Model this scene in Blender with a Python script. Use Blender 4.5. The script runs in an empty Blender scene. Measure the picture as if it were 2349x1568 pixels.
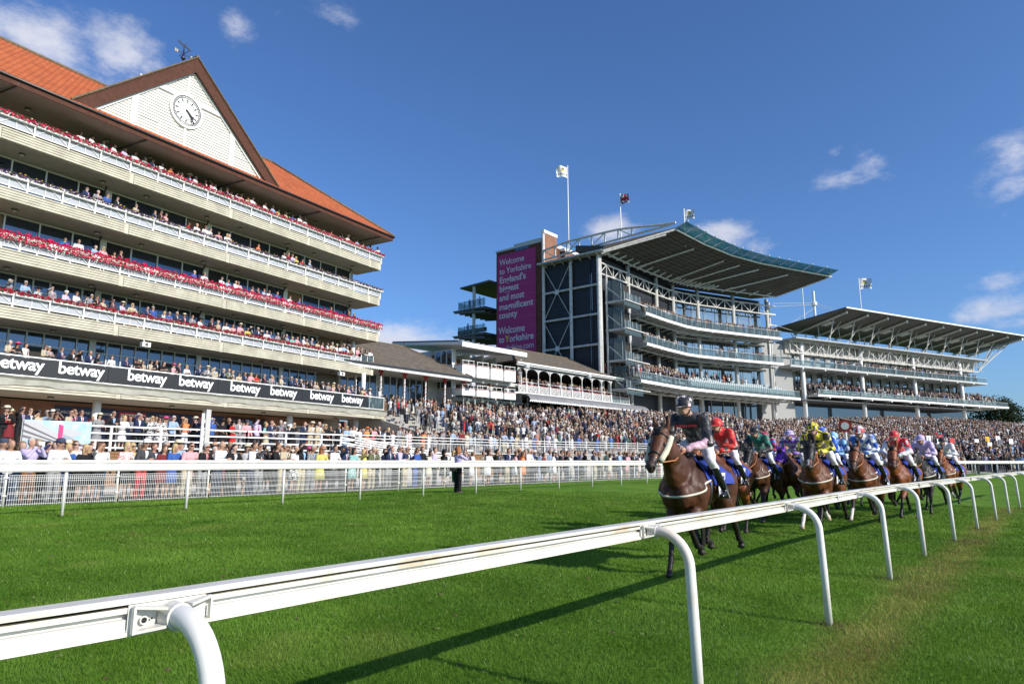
import bpy, bmesh, math, random
import numpy as np
from mathutils import Vector, Matrix
from mathutils.bvhtree import BVHTree
random.seed(7); rng = np.random.default_rng(7)
sc = bpy.context.scene
COL = sc.collection
R = math.radians

# ---------------------------------------------------------------- camera
cam = bpy.data.objects.new('camera', bpy.data.cameras.new('camera'))
COL.objects.link(cam)
cam.location = (0, 0, 1.5)
cam.rotation_euler = (R(90 + 9.926), 0, 0)
cam.data.sensor_width = 36.0
cam.data.lens = 36.0 * 1560.0 / 2349.0
cam.data.clip_start = 0.05
cam.data.clip_end = 6000
sc.camera = cam

# ---------------------------------------------------------------- sun, sky, exposure
SUN_H, SUN_E = 122.0, 28.5            # compass heading (from +Y towards +X) and elevation
sd = Vector((math.sin(R(SUN_H)) * math.cos(R(SUN_E)), math.cos(R(SUN_H)) * math.cos(R(SUN_E)), math.sin(R(SUN_E))))
sun = bpy.data.objects.new('sun', bpy.data.lights.new('sun', 'SUN'))
COL.objects.link(sun)
sun.data.energy = 5.0
sun.data.angle = R(0.5)
sun.data.color = (1.0, 0.93, 0.82)
sun.rotation_euler = sd.to_track_quat('Z', 'Y').to_euler()
sun.location = (40, -20, 60)
w = bpy.data.worlds.new('World'); sc.world = w; w.use_nodes = True
sc.view_settings.view_transform = 'Standard'
sc.view_settings.look = 'None'
sc.view_settings.gamma = 1.0
sc.view_settings.use_curve_mapping = False
sc.view_settings.exposure = 0.15
nt = w.node_tree; N = nt.nodes; N.clear()

def link(a, b): nt.links.new(a, b)
def mth(op, a, b=None, c=None):
    n = N.new('ShaderNodeMath'); n.operation = op
    for i, v in enumerate((a, b, c)):
        if v is None: continue
        if isinstance(v, (int, float)): n.inputs[i].default_value = v
        else: link(v, n.inputs[i])
    return n.outputs[0]
sky = N.new('ShaderNodeTexSky'); sky.sky_type = 'NISHITA'; sky.sun_disc = False
sky.sun_elevation = R(SUN_E); sky.sun_rotation = R(SUN_H)
sky.air_density = 1.0; sky.dust_density = 1.1; sky.ozone_density = 3.0; sky.altitude = 50
tc = N.new('ShaderNodeTexCoord'); sx = N.new('ShaderNodeSeparateXYZ'); link(tc.outputs['Generated'], sx.inputs[0])
az = mth('ARCTAN2', sx.outputs[0], sx.outputs[1])
el = mth('ARCSINE', sx.outputs[2])
noi = N.new('ShaderNodeTexNoise'); noi.inputs['Scale'].default_value = 8.5; noi.inputs['Detail'].default_value = 11; noi.inputs['Roughness'].default_value = .66
mp = N.new('ShaderNodeMapping'); mp.inputs['Scale'].default_value = (1, 1, 1.9); link(tc.outputs['Generated'], mp.inputs[0]); link(mp.outputs[0], noi.inputs[0])
noi2 = N.new('ShaderNodeTexNoise'); noi2.inputs['Scale'].default_value = 3; noi2.inputs['Detail'].default_value = 7
link(mp.outputs[0], noi2.inputs[0])
# clouds: azimuth, elevation, half width, half height (degrees), density
CL = [(-37, 28.0, 4.6, 2.2, 1.15), (-32.4, 28.8, 3.6, 2.1, 1.15), (-41, 27.5, 4, 2.4, 1.0), (-30.0, 28.2, 2.0, 1.4, 1.0), (-24.2, 32.1, 1.3, 1.0, .6), (-16.0, 34.7, 3.8, 1.3, .6),
      (-9.0, 8.6, 8.0, 2.5, 1.6), (-4.3, 9.0, 4.0, 1.7, 1.5), (-12, 9.0, 3, 2.2, 1.0), (8.6, 19.0, 2.8, 1.2, .9), (17.7, 18.1, 4.0, 1.5, 1.0), (20.7, 17.0, 1.8, .9, .8),
      (28.9, 22.0, 1.3, 1.2, .5), (27.2, 21.1, 2.0, .8, .42), (26.9, 23.0, .7, .5, .4), (38.1, 20.6, 2.4, 1.8, .85), (38.3, 18.5, 1.4, .8, .7), (36.4, 12.3, 2.6, .9, .85), (36.8, 10.4, 2.8, 1.4, .9), (37.1, 9.3, 1.6, .7, .8), (34.1, 9.9, 1.0, .6, .6),
      (52, 14, 9, 5, .7), (72, 20, 14, 6, .7), (-60, 22, 12, 6, .8), (-95, 28, 16, 6, .8), (120, 25, 20, 8, .6), (170, 22, 20, 8, .7), (-150, 24, 22, 8, .7)]
acc = None
for (a, e, ra, re, dn) in CL:
    dx = mth('DIVIDE', mth('SUBTRACT', az, R(a)), R(ra * 1.12)); dy = mth('DIVIDE', mth('SUBTRACT', el, R(e)), R(re * 1.15))
    d = mth('SQRT', mth('ADD', mth('MULTIPLY', dx, dx), mth('MULTIPLY', dy, dy)))
    v = mth('MULTIPLY', mth('SUBTRACT', 1.25, d), dn)
    v = mth('MINIMUM', v, dn)
    acc = v if acc is None else mth('MAXIMUM', acc, v)
acc = mth('MAXIMUM', acc, -0.6)
dens = mth('ADD', acc, mth('MULTIPLY', mth('SUBTRACT', noi.outputs[0], .5), 2.9))
rmp = N.new('ShaderNodeMapRange'); rmp.interpolation_type = 'SMOOTHSTEP'
link(dens, rmp.inputs[0]); rmp.inputs[1].default_value = .22; rmp.inputs[2].default_value = 1.30
cmask = mth('MULTIPLY', rmp.outputs[0], .92)
shade = N.new('ShaderNodeMapRange'); link(noi2.outputs[0], shade.inputs[0]); shade.inputs[1].default_value = .3; shade.inputs[2].default_value = .7
cc = N.new('ShaderNodeMix'); cc.data_type = 'RGBA'; link(shade.outputs[0], cc.inputs['Factor'])
cc.inputs['A'].default_value = (4.2, 4.5, 5.5, 1); cc.inputs['B'].default_value = (6.6, 6.6, 7.1, 1)
tint = N.new('ShaderNodeMix'); tint.data_type = 'RGBA'; tint.blend_type = 'MULTIPLY'; tint.inputs['Factor'].default_value = 1
link(sky.outputs[0], tint.inputs['A']); tint.inputs['B'].default_value = (.62, .86, 1.19, 1)
mx = N.new('ShaderNodeMix'); mx.data_type = 'RGBA'; link(cmask, mx.inputs['Factor']); link(tint.outputs['Result'], mx.inputs['A']); link(cc.outputs['Result'], mx.inputs['B'])
bg = N.new('ShaderNodeBackground'); bg.inputs[1].default_value = 0.126; link(mx.outputs['Result'], bg.inputs[0])
wo = N.new('ShaderNodeOutputWorld'); link(bg.outputs[0], wo.inputs[0])

# ---------------------------------------------------------------- materials
MATS = {}
def mat(name, col, rough=.6, metal=0.0, var=0.0, scale=4.0, bump=0.0, bscale=None, spec=.5, col2=None, stretch=None, coat=0.0, sheen=0.0, thresh=None):
    if name in MATS: return MATS[name]
    m = bpy.data.materials.new(name); m.use_nodes = True; MATS[name] = m
    t = m.node_tree; b = t.nodes['Principled BSDF']
    b.inputs['Base Color'].default_value = (*col, 1); b.inputs['Roughness'].default_value = rough; b.inputs['Metallic'].default_value = metal
    b.inputs['Specular IOR Level'].default_value = spec
    b.inputs['Coat Weight'].default_value = coat
    b.inputs['Sheen Weight'].default_value = sheen
    m.diffuse_color = (*col, 1)
    if var or bump or col2:
        c = t.nodes.new('ShaderNodeTexCoord'); mpp = t.nodes.new('ShaderNodeMapping'); t.links.new(c.outputs['Object'], mpp.inputs[0])
        if stretch: mpp.inputs['Scale'].default_value = stretch
        n = t.nodes.new('ShaderNodeTexNoise'); n.inputs['Scale'].default_value = scale; n.inputs['Detail'].default_value = 6; n.inputs['Roughness'].default_value = .62
        t.links.new(mpp.outputs[0], n.inputs[0])
        if var or col2:
            rp = t.nodes.new('ShaderNodeValToRGB')
            lo, hi = (.36, .66) if thresh is None else thresh
            rp.color_ramp.elements[0].position = lo; rp.color_ramp.elements[1].position = hi
            a = [x * (1 - var) for x in col]; z = [min(1, x * (1 + var)) for x in col] if col2 is None else col2
            rp.color_ramp.elements[0].color = (*a, 1); rp.color_ramp.elements[1].color = (*z, 1)
            t.links.new(n.outputs[0], rp.inputs[0]); t.links.new(rp.outputs[0], b.inputs['Base Color'])
        if bump:
            n2 = t.nodes.new('ShaderNodeTexNoise'); n2.inputs['Scale'].default_value = bscale or scale * 4; n2.inputs['Detail'].default_value = 5
            t.links.new(mpp.outputs[0], n2.inputs[0])
            bp = t.nodes.new('ShaderNodeBump'); bp.inputs['Strength'].default_value = bump; bp.inputs['Distance'].default_value = .02
            t.links.new(n2.outputs[0], bp.inputs['Height']); t.links.new(bp.outputs[0], b.inputs['Normal'])
    return m
def attr_mat(name, rough=.7, spec=.3, transl=0.0, coat=0, sheen=0, bump=0):
    m = bpy.data.materials.new(name); m.use_nodes = True; MATS[name] = m; t = m.node_tree; b = t.nodes['Principled BSDF']
    a = t.nodes.new('ShaderNodeAttribute'); a.attribute_name = 'Col'
    t.links.new(a.outputs['Color'], b.inputs['Base Color']); b.inputs['Roughness'].default_value = rough; b.inputs['Specular IOR Level'].default_value = spec
    b.inputs['Coat Weight'].default_value = coat; b.inputs['Sheen Weight'].default_value = sheen
    if bump:
        c = t.nodes.new('ShaderNodeTexCoord'); n = t.nodes.new('ShaderNodeTexNoise'); n.inputs['Scale'].default_value = 9; n.inputs['Detail'].default_value = 4
        t.links.new(c.outputs['Object'], n.inputs[0]); bp = t.nodes.new('ShaderNodeBump'); bp.inputs['Strength'].default_value = bump; bp.inputs['Distance'].default_value = .03
        t.links.new(n.outputs[0], bp.inputs['Height']); t.links.new(bp.outputs[0], b.inputs['Normal'])
    if transl:
        tr = t.nodes.new('ShaderNodeBsdfTranslucent'); t.links.new(a.outputs['Color'], tr.inputs[0])
        ms = t.nodes.new('ShaderNodeMixShader'); ms.inputs[0].default_value = transl
        t.links.new(b.outputs[0], ms.inputs[1]); t.links.new(tr.outputs[0], ms.inputs[2]); t.links.new(ms.outputs[0], t.nodes['Material Output'].inputs[0])
    return m
def brick_mat(name, c1, c2, mortar, scale=1.0, bw=.225, bh=.075, ms=.012, rough=.85, offset=.5, plane='XZ', bump=.3):
    m = bpy.data.materials.new(name); m.use_nodes = True; MATS[name] = m; t = m.node_tree; b = t.nodes['Principled BSDF']
    c = t.nodes.new('ShaderNodeTexCoord'); s = t.nodes.new('ShaderNodeSeparateXYZ'); t.links.new(c.outputs['Object'], s.inputs[0])
    cb = t.nodes.new('ShaderNodeCombineXYZ')
    ad = t.nodes.new('ShaderNodeMath'); ad.operation = 'ADD'; t.links.new(s.outputs[0], ad.inputs[0]); t.links.new(s.outputs[1], ad.inputs[1])
    t.links.new({'XZ': s.outputs[0], 'YZ': s.outputs[1], 'SZ': ad.outputs[0], 'XY': s.outputs[0]}[plane], cb.inputs[0]); t.links.new(s.outputs[1] if plane == 'XY' else s.outputs[2], cb.inputs[1])
    br = t.nodes.new('ShaderNodeTexBrick'); t.links.new(cb.outputs[0], br.inputs[0])
    br.inputs['Color1'].default_value = (*c1, 1); br.inputs['Color2'].default_value = (*c2, 1); br.inputs['Mortar'].default_value = (*mortar, 1)
    br.inputs['Scale'].default_value = scale; br.inputs['Brick Width'].default_value = bw; br.inputs['Row Height'].default_value = bh; br.inputs['Mortar Size'].default_value = ms
    br.offset = offset
    n = t.nodes.new('ShaderNodeTexNoise'); n.inputs['Scale'].default_value = .9; n.inputs['Detail'].default_value = 7; t.links.new(c.outputs['Object'], n.inputs[0])
    mr = t.nodes.new('ShaderNodeMapRange'); mr.inputs[3].default_value = .7; mr.inputs[4].default_value = 1.25; t.links.new(n.outputs[0], mr.inputs[0])
    mu = t.nodes.new('ShaderNodeMix'); mu.data_type = 'RGBA'; mu.blend_type = 'MULTIPLY'; mu.inputs['Factor'].default_value = 1
    t.links.new(br.outputs[0], mu.inputs['A']); t.links.new(mr.outputs[0], mu.inputs['B']); t.links.new(mu.outputs['Result'], b.inputs['Base Color'])
    b.inputs['Roughness'].default_value = rough; b.inputs['Specular IOR Level'].default_value = .25
    if bump:
        bp = t.nodes.new('ShaderNodeBump'); bp.inputs['Strength'].default_value = bump; bp.inputs['Distance'].default_value = .02; bp.invert = True
        t.links.new(br.outputs['Fac'], bp.inputs['Height']); t.links.new(bp.outputs[0], b.inputs['Normal'])
    return m

WHITE = mat('white_paint', (.78, .78, .76), .45, var=.05, scale=3)
PVC = mat('white_plastic', (.60, .58, .53), .35, scale=2.5, col2=(.70, .69, .66), coat=.1)
GROOVE_DARK = mat('groove_dark', (.10, .09, .06), .8, col2=(.35, .32, .24), scale=5)
STAIN = mat('weathered_plastic', (.55, .43, .29), .4, col2=(.74, .71, .63), scale=3.0, stretch=(1, 1, 1), thresh=(.30, .5))
CREAM = mat('cream_concrete', (.52, .49, .395), .8, var=.16, scale=1.1, bump=.1, spec=.2)
CREAMD = mat('groove_shade', (.30, .28, .20), .9)
SOFFIT = mat('soffit_boards', (.42, .37, .30), .8, var=.08, scale=2, spec=.2)
PANEL = mat('perforated_panel', (.36, .38, .42), .6, var=.04, scale=6)
GLASS = mat('window_glass', (.10, .13, .17), .05, metal=.8)
GLASSW = mat('wavy_window_glass', (.25, .29, .31), .06, metal=.85, bump=.12, bscale=.35, scale=.5)
def clear_mat(name, col, amt, tint):
    m = mat(name, col, .08, spec=.8); t = m.node_tree; b = t.nodes['Principled BSDF']; tr = t.nodes.new('ShaderNodeBsdfTransparent'); tr.inputs[0].default_value = (*tint, 1)
    ms = t.nodes.new('ShaderNodeMixShader'); ms.inputs[0].default_value = amt; t.links.new(b.outputs[0], ms.inputs[1]); t.links.new(tr.outputs[0], ms.inputs[2]); t.links.new(ms.outputs[0], t.nodes['Material Output'].inputs[0]); return m
GREYG = clear_mat('glass_balustrade', (.12, .16, .17), .70, (.84, .92, .92))
TEAL = clear_mat('teal_glass', (.04, .19, .22), .45, (.35, .75, .78))
FRAME = mat('window_frame', (.55, .56, .56), .5)
BLACKM = mat('black_metal', (.02, .02, .022), .4)
DARK = mat('dark_interior', (.03, .028, .025), .9)
TAN = mat('tan_interior', (.22, .14, .08), .9)
GUT = mat('black_gutter', (.03, .03, .035), .35)
BROWN = mat('brown_fascia', (.085, .034, .022), .75, var=.15, scale=3, spec=.2)
LIGHTG = mat('pale_grey_steel', (.48, .48, .46), .45, var=.06, scale=2)
STEELW = mat('dirty_white_steel', (.38, .38, .36), .5, col2=(.60, .59, .57), scale=2.2, thresh=(.3, .55))
CLAD = brick_mat('charcoal_cladding', (.022, .025, .032), (.027, .03, .038), (.012, .013, .016), bw=4.9, bh=.74, ms=.03, rough=.5, offset=0, plane='SZ', bump=.1)
BRICK = brick_mat('red_brick', (.30, .105, .055), (.22, .075, .04), (.26, .20, .15), plane='SZ')
BRICKD = brick_mat('dark_and_shaded_brick', (.16, .05, .035), (.10, .035, .025), (.12, .09, .07), bw=.45, bh=.15, plane='SZ')
TILE = brick_mat('orange_clay_tiles', (.52, .145, .05), (.42, .105, .038), (.20, .05, .022), bw=.33, bh=.22, ms=.025, plane='XZ', bump=.6)
TILEY = brick_mat('orange_hip_tiles', (.52, .145, .05), (.42, .105, .038), (.20, .05, .022), bw=.33, bh=.22, ms=.025, plane='YZ', bump=.6)
SLATE = brick_mat('old_brown_slates', (.20, .165, .125), (.13, .11, .09), (.06, .05, .04), bw=.30, bh=.17, ms=.018, plane='XZ', bump=.5)
RIDGE = mat('mossy_ridge', (.16, .12, .075), .9, var=.3, scale=6)
CONC = mat('grey_concrete', (.34, .32, .29), .85, var=.15, scale=1.2, bump=.15)
PAVE = mat('pale_paving', (.46, .42, .36), .9, var=.12, scale=.8)
WOOD = brick_mat('timber_boarding', (.28, .15, .075), (.22, .12, .06), (.07, .04, .02), bw=3, bh=.14, plane='SZ')
BANNER = mat('black_banner', (.012, .014, .018), .55, var=.1, scale=1)
BLUEB = mat('navy_board', (.018, .035, .11), .5)
REDB = mat('red_board', (.45, .02, .03), .5)
SIGNW = mat('sign_lettering', (.78, .78, .78), .6)
MAG = mat('magenta_banner', (.38, .012, .14), .6, var=.06, scale=.6)
YEL = mat('yellow_lettering', (.75, .55, .03), .6)
PALET = mat('grey_lettering', (.62, .55, .62), .6)

# ---------------------------------------------------------------- mesh helpers
def tag(o, label=None, cat=None, group=None, kind=None):
    if label: o['label'] = label
    if cat: o['category'] = cat
    if group: o['group'] = group
    if kind: o['kind'] = kind
    return o
def empty(name, loc=(0, 0, 0), rz=0.0):
    o = bpy.data.objects.new(name, None); COL.objects.link(o); o.location = loc; o.rotation_euler = (0, 0, rz)
    o.empty_display_size = .3
    return o
def bmat(o):
    m = Matrix.Translation(o.location) @ o.rotation_euler.to_matrix().to_4x4()
    return bmat(o.parent) @ m if o.parent is not None else m
class MB:
    def __init__(s, xf=None): s.v = []; s.f = []; s.m = []; s.xf = xf
    def add(s, V, F, m=0):
        k = len(s.v); s.v += [tuple(map(float, p)) for p in V]; s.f += [tuple(k + i for i in f) for f in F]; s.m += [m] * len(F); return s
    def box(s, x0, x1, y0, y1, z0, z1, m=0):
        V = [(x, y, z) for z in (z0, z1) for y in (y0, y1) for x in (x0, x1)]
        return s.add(V, [(0, 2, 3, 1), (4, 5, 7, 6), (0, 1, 5, 4), (2, 6, 7, 3), (0, 4, 6, 2), (1, 3, 7, 5)], m)
    def bar(s, p, q, w, h=None, m=0):
        p = Vector(p); q = Vector(q); h = h or w; d = (q - p)
        if d.length < 1e-6: return s
        d.normalize(); up = Vector((0, 0, 1)) if abs(d.z) < .95 else Vector((0, 1, 0))
        a = d.cross(up).normalized() * (w / 2); b = a.cross(d).normalized() * (h / 2)
        V = [c + i * a + j * b for c in (p, q) for i, j in ((-1, -1), (1, -1), (1, 1), (-1, 1))]
        return s.add(V, [(3, 2, 1, 0), (4, 5, 6, 7), (0, 1, 5, 4), (1, 2, 6, 5), (2, 3, 7, 6), (3, 0, 4, 7)], m)
    def tube(s, pts, r, n=8, m=0, cap=True):
        pts = [Vector(p) for p in pts]; rr = r if hasattr(r, '__len__') else [r] * len(pts); V = []; F = []
        pa = None
        for i, p in enumerate(pts):
            d = (pts[min(i + 1, len(pts) - 1)] - pts[max(i - 1, 0)])
            d = d.normalized() if d.length > 1e-9 else Vector((0, 0, 1))
            if pa is None:
                up = Vector((0, 0, 1)) if abs(d.z) < .9 else Vector((1, 0, 0)); a = d.cross(up).normalized()
            else: a = (pa - d * pa.dot(d)).normalized()
            pa = a; b = d.cross(a)
            V += [p + (a * math.cos(2 * math.pi * k / n) + b * math.sin(2 * math.pi * k / n)) * rr[i] for k in range(n)]
        for i in range(len(pts) - 1):
            F += [(i * n + k, i * n + (k + 1) % n, (i + 1) * n + (k + 1) % n, (i + 1) * n + k) for k in range(n)]
        if cap: F += [tuple(range(n - 1, -1, -1)), tuple((len(pts) - 1) * n + k for k in range(n))]
        return s.add(V, F, m)
    def ball(s, c, r, m=0, nu=10, nv=7, R3=None):
        rx, ry, rz = r if hasattr(r, '__len__') else (r, r, r); V = []; F = []
        for j in range(nv + 1):
            t = math.pi * j / nv
            for i in range(nu):
                a = 2 * math.pi * i / nu; p = Vector((rx * math.sin(t) * math.cos(a), ry * math.sin(t) * math.sin(a), rz * math.cos(t)))
                if R3 is not None: p = R3 @ p
                V.append((c[0] + p.x, c[1] + p.y, c[2] + p.z))
        for j in range(nv): F += [(j * nu + i, (j + 1) * nu + i, (j + 1) * nu + (i + 1) % nu, j * nu + (i + 1) % nu) for i in range(nu)]
        return s.add(V, F, m)
    def quad(s, a, b, c, d, m=0): return s.add([a, b, c, d], [(0, 1, 2, 3)], m)
    def prism(s, P, d, m=0):
        """P: planar polygon, d: extrusion vector"""
        n = len(P); Q = [tuple(Vector(p) + Vector(d)) for p in P]
        return s.add(list(P) + Q, [tuple(range(n - 1, -1, -1)), tuple(range(n, 2 * n))] + [(i, (i + 1) % n, n + (i + 1) % n, n + i) for i in range(n)], m)
    def sweep(s, line, prof, m=0, cap=True):
        """line: list of (x,y) ; prof: list of (n,z), n measured outwards to the right of the line"""
        L = [Vector(p) for p in line]; V = []; F = []; n = len(prof)
        for i, p in enumerate(L):
            a = (L[i] - L[i - 1]).normalized() if i else (L[1] - L[0]).normalized()
            b = (L[i + 1] - L[i]).normalized() if i < len(L) - 1 else a
            t = (a + b).normalized(); nn = Vector((t.y, -t.x)) / max(.5, t.dot(a))
            V += [(p.x + nn.x * q[0], p.y + nn.y * q[0], q[1]) for q in prof]
        for i in range(len(L) - 1): F += [(i * n + k, (i + 1) * n + k, (i + 1) * n + (k + 1) % n, i * n + (k + 1) % n) for k in range(n)]
        if cap: F += [tuple(range(n)), tuple((len(L) - 1) * n + k for k in range(n - 1, -1, -1))]
        return s.add(V, F, m)
    def build(s, name, mats, parent=None, smooth=False, loc=None):
        V = s.v if s.xf is None else [s.xf(*p) for p in s.v]
        if parent is not None:
            iv = bmat(parent).inverted(); V = [tuple(iv @ Vector(p)) for p in V] if s.xf is not None or getattr(s, 'world', False) else V
        me = bpy.data.meshes.new(name); me.from_pydata([tuple(p) for p in V], [], s.f)
        for mm in (mats if isinstance(mats, (list, tuple)) else [mats]): me.materials.append(mm)
        if len(me.materials) > 1: me.polygons.foreach_set('material_index', s.m)
        if smooth: me.polygons.foreach_set('use_smooth', [True] * len(me.polygons))
        me.update()
        return obj(name, me, parent)
def obj(name, me, parent=None):
    o = bpy.data.objects.new(name, me); COL.objects.link(o)
    if parent is not None: o.parent = parent
    return o
def base_root(o, name, label, cat, group=None):
    o.name = name; return tag(o, label, cat, group)
_tx = {}
def text_mesh(t, size, ext=.01, bold=0.0, space=1.0, align='LEFT', sx=1.0):
    k = (t, size, ext, bold, space, align, sx)
    if k in _tx: return _tx[k]
    cu = bpy.data.curves.new('lettering', 'FONT'); cu.body = t; cu.size = size; cu.extrude = ext; cu.offset = bold; cu.space_character = space; cu.align_x = align; cu.resolution_u = 3
    o = bpy.data.objects.new('lettering', cu); COL.objects.link(o); dg = bpy.context.evaluated_depsgraph_get(); dg.update()
    me = bpy.data.meshes.new_from_object(o.evaluated_get(dg)); bpy.data.objects.remove(o)
    V = np.zeros(len(me.vertices) * 3); me.vertices.foreach_get('co', V); V = V.reshape(-1, 3); V[:, 0] *= sx
    me.vertices.foreach_set('co', V.ravel()); _tx[k] = me
    return me
def put_text(t, size, org, xa, ya, m, parent, name='lettering', **kw):
    """org/xa/ya in world; mesh copied and placed under parent"""
    me = text_mesh(t, size, **kw).copy(); xa = Vector(xa).normalized(); ya = Vector(ya).normalized(); za = xa.cross(ya)
    M4 = Matrix(((xa.x, ya.x, za.x, org[0]), (xa.y, ya.y, za.y, org[1]), (xa.z, ya.z, za.z, org[2]), (0, 0, 0, 1)))
    if parent is not None: M4 = bmat(parent).inverted() @ M4
    me.transform(M4); me.materials.clear(); me.materials.append(m)
    return obj(name, me, parent)

# track curve: w metres behind (outside) the far running rail at arc length s
TA = np.array([math.sin(R(38.4)), math.cos(R(38.4))]); TB = np.array([-TA[1], TA[0]])
_a = np.arange(-40, 330, .25)
_b = np.where(_a < 35, 17, np.where(_a < 70, 17 - .0087 * (_a - 35) ** 2, 17 - .0087 * 35 ** 2 - .609 * (_a - 70)))
_XY = _a[:, None] * TA + _b[:, None] * TB
_S = np.r_[0, np.cumsum(np.hypot(*np.diff(_XY, axis=0).T))] - 40.0
def fr(s, w):
    x = np.interp(s, _S, _XY[:, 0]); y = np.interp(s, _S, _XY[:, 1]); e = .5
    tx = np.interp(s + e, _S, _XY[:, 0]) - np.interp(s - e, _S, _XY[:, 0]); ty = np.interp(s + e, _S, _XY[:, 1]) - np.interp(s - e, _S, _XY[:, 1]); l = np.hypot(tx, ty)
    return x - ty / l * w, y + tx / l * w
def fhead(s):
    a = fr(s - .5, 0); b = fr(s + .5, 0); return math.atan2(b[1] - a[1], b[0] - a[0])
def gz(x, y):
    x = np.asarray(x, float); y = np.asarray(y, float)
    a = x * TA[0] + y * TA[1]; b = x * TB[0] + y * TB[1]
    bb = np.interp(a, _a, _b); sl = np.where(a < 35, 0, np.where(a < 70, -.0174 * (a - 35), -.609))
    wv = (b - bb) / np.sqrt(1 + sl ** 2)
    return .33 * np.clip(1 + wv / 15.0, 0, 1)
def frame(P, h, k=1.0):
    h = R(h); u = (math.sin(h), math.cos(h)); n = (math.cos(h), -math.sin(h))
    def T(x, y, z): return (k * (P[0] - x * u[0] + y * n[0]), k * (P[1] - x * u[1] + y * n[1]), 1.5 + k * (z - 1.5))   # x runs back towards the camera, y out to the track
    T.u = Vector((u[0], u[1], 0)); T.n = Vector((n[0], n[1], 0)); T.rz = math.atan2(-u[1], -u[0]); T.P = P
    return T

# ================================================================ SETTING: ground, turf, paths
def ground():
    xs = np.r_[-1500, -700, -300, -150, np.arange(-90, -30, 6), np.arange(-30, 60, 1.5), np.arange(60, 140, 5), 160, 220, 350, 700, 1500]
    ys = np.r_[-1200, -400, -100, -40, np.arange(-20, 0, 4), np.arange(0, 75, 1.5), np.arange(75, 180, 6), 220, 300, 500, 900, 1800]
    X, Y = np.meshgrid(xs, ys, indexing='ij'); Z = gz(X, Y)
    V = np.stack([X, Y, Z], -1).reshape(-1, 3); nx, ny = X.shape
    F = [(i * ny + j, (i + 1) * ny + j, (i + 1) * ny + j + 1, i * ny + j + 1) for i in range(nx - 1) for j in range(ny - 1)]
    me = bpy.data.meshes.new('ground'); me.from_pydata(V.tolist(), [], F); me.polygons.foreach_set('use_smooth', [True] * len(F))
    m = bpy.data.materials.new('turf_ground'); m.use_nodes = True; t = m.node_tree; b = t.nodes['Principled BSDF']; b.inputs['Roughness'].default_value = .9; b.inputs['Specular IOR Level'].default_value = .1
    c = t.nodes.new('ShaderNodeTexCoord')
    def nz(sc_, det=6, st=None, ro=.6):
        mpp = t.nodes.new('ShaderNodeMapping'); t.links.new(c.outputs['Object'], mpp.inputs[0])
        if st: mpp.inputs['Scale'].default_value = st
        n = t.nodes.new('ShaderNodeTexNoise'); n.inputs['Scale'].default_value = sc_; n.inputs['Detail'].default_value = det; n.inputs['Roughness'].default_value = ro; t.links.new(mpp.outputs[0], n.inputs[0]); return n.outputs[0]
    r1 = t.nodes.new('ShaderNodeValToRGB'); r1.color_ramp.elements[0].position = .3; r1.color_ramp.elements[1].position = .72
    r1.color_ramp.elements[0].color = (.064, .158, .010, 1); r1.color_ramp.elements[1].color = (.150, .285, .032, 1)
    t.links.new(nz(.55, 8, None, .7), r1.inputs[0])
    r2 = t.nodes.new('ShaderNodeValToRGB'); r2.color_ramp.elements[0].position = .5; r2.color_ramp.elements[1].position = .75
    r2.color_ramp.elements[0].color = (0, 0, 0, 1); r2.color_ramp.elements[1].color = (.6, .6, .6, 1); t.links.new(nz(.8, 9, None, .75), r2.inputs[0])
    mx_ = t.nodes.new('ShaderNodeMix'); mx_.data_type = 'RGBA'; t.links.new(r2.outputs[0], mx_.inputs['Factor']); t.links.new(r1.outputs[0], mx_.inputs['A']); mx_.inputs['B'].default_value = (.23, .27, .05, 1)
    fine = t.nodes.new('ShaderNodeMapRange'); fine.inputs[1].default_value = .3; fine.inputs[2].default_value = .7; fine.inputs[3].default_value = .55; fine.inputs[4].default_value = 1.35; t.links.new(nz(14, 8, None, .8), fine.inputs[0])
    mu = t.nodes.new('ShaderNodeMix'); mu.data_type = 'RGBA'; mu.blend_type = 'MULTIPLY'; mu.inputs['Factor'].default_value = 1
    t.links.new(mx_.outputs['Result'], mu.inputs['A']); t.links.new(fine.outputs[0], mu.inputs['B']); t.links.new(mu.outputs['Result'], b.inputs['Base Color'])
    bp = t.nodes.new('ShaderNodeBump'); bp.inputs['Strength'].default_value = .8; bp.inputs['Distance'].default_value = .05; t.links.new(nz(20, 8), bp.inputs['Height']); t.links.new(bp.outputs[0], b.inputs['Normal'])
    me.materials.append(m); return tag(obj('ground', me), kind='structure')
ground()

NR_PTS = [(-3.2, -.45), (-1.29, 1.82), (-1.03, 2.125), (.85, 4.53), (2.68, 6.86), (4.62, 9.37), (6.37, 11.55), (8.2, 13.65), (10.15, 15.9), (12.15, 18.15), (14.1, 20.4), (16.1, 22.7), (18.2, 25.0), (20.3, 27.4), (22.6, 29.9)]
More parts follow.
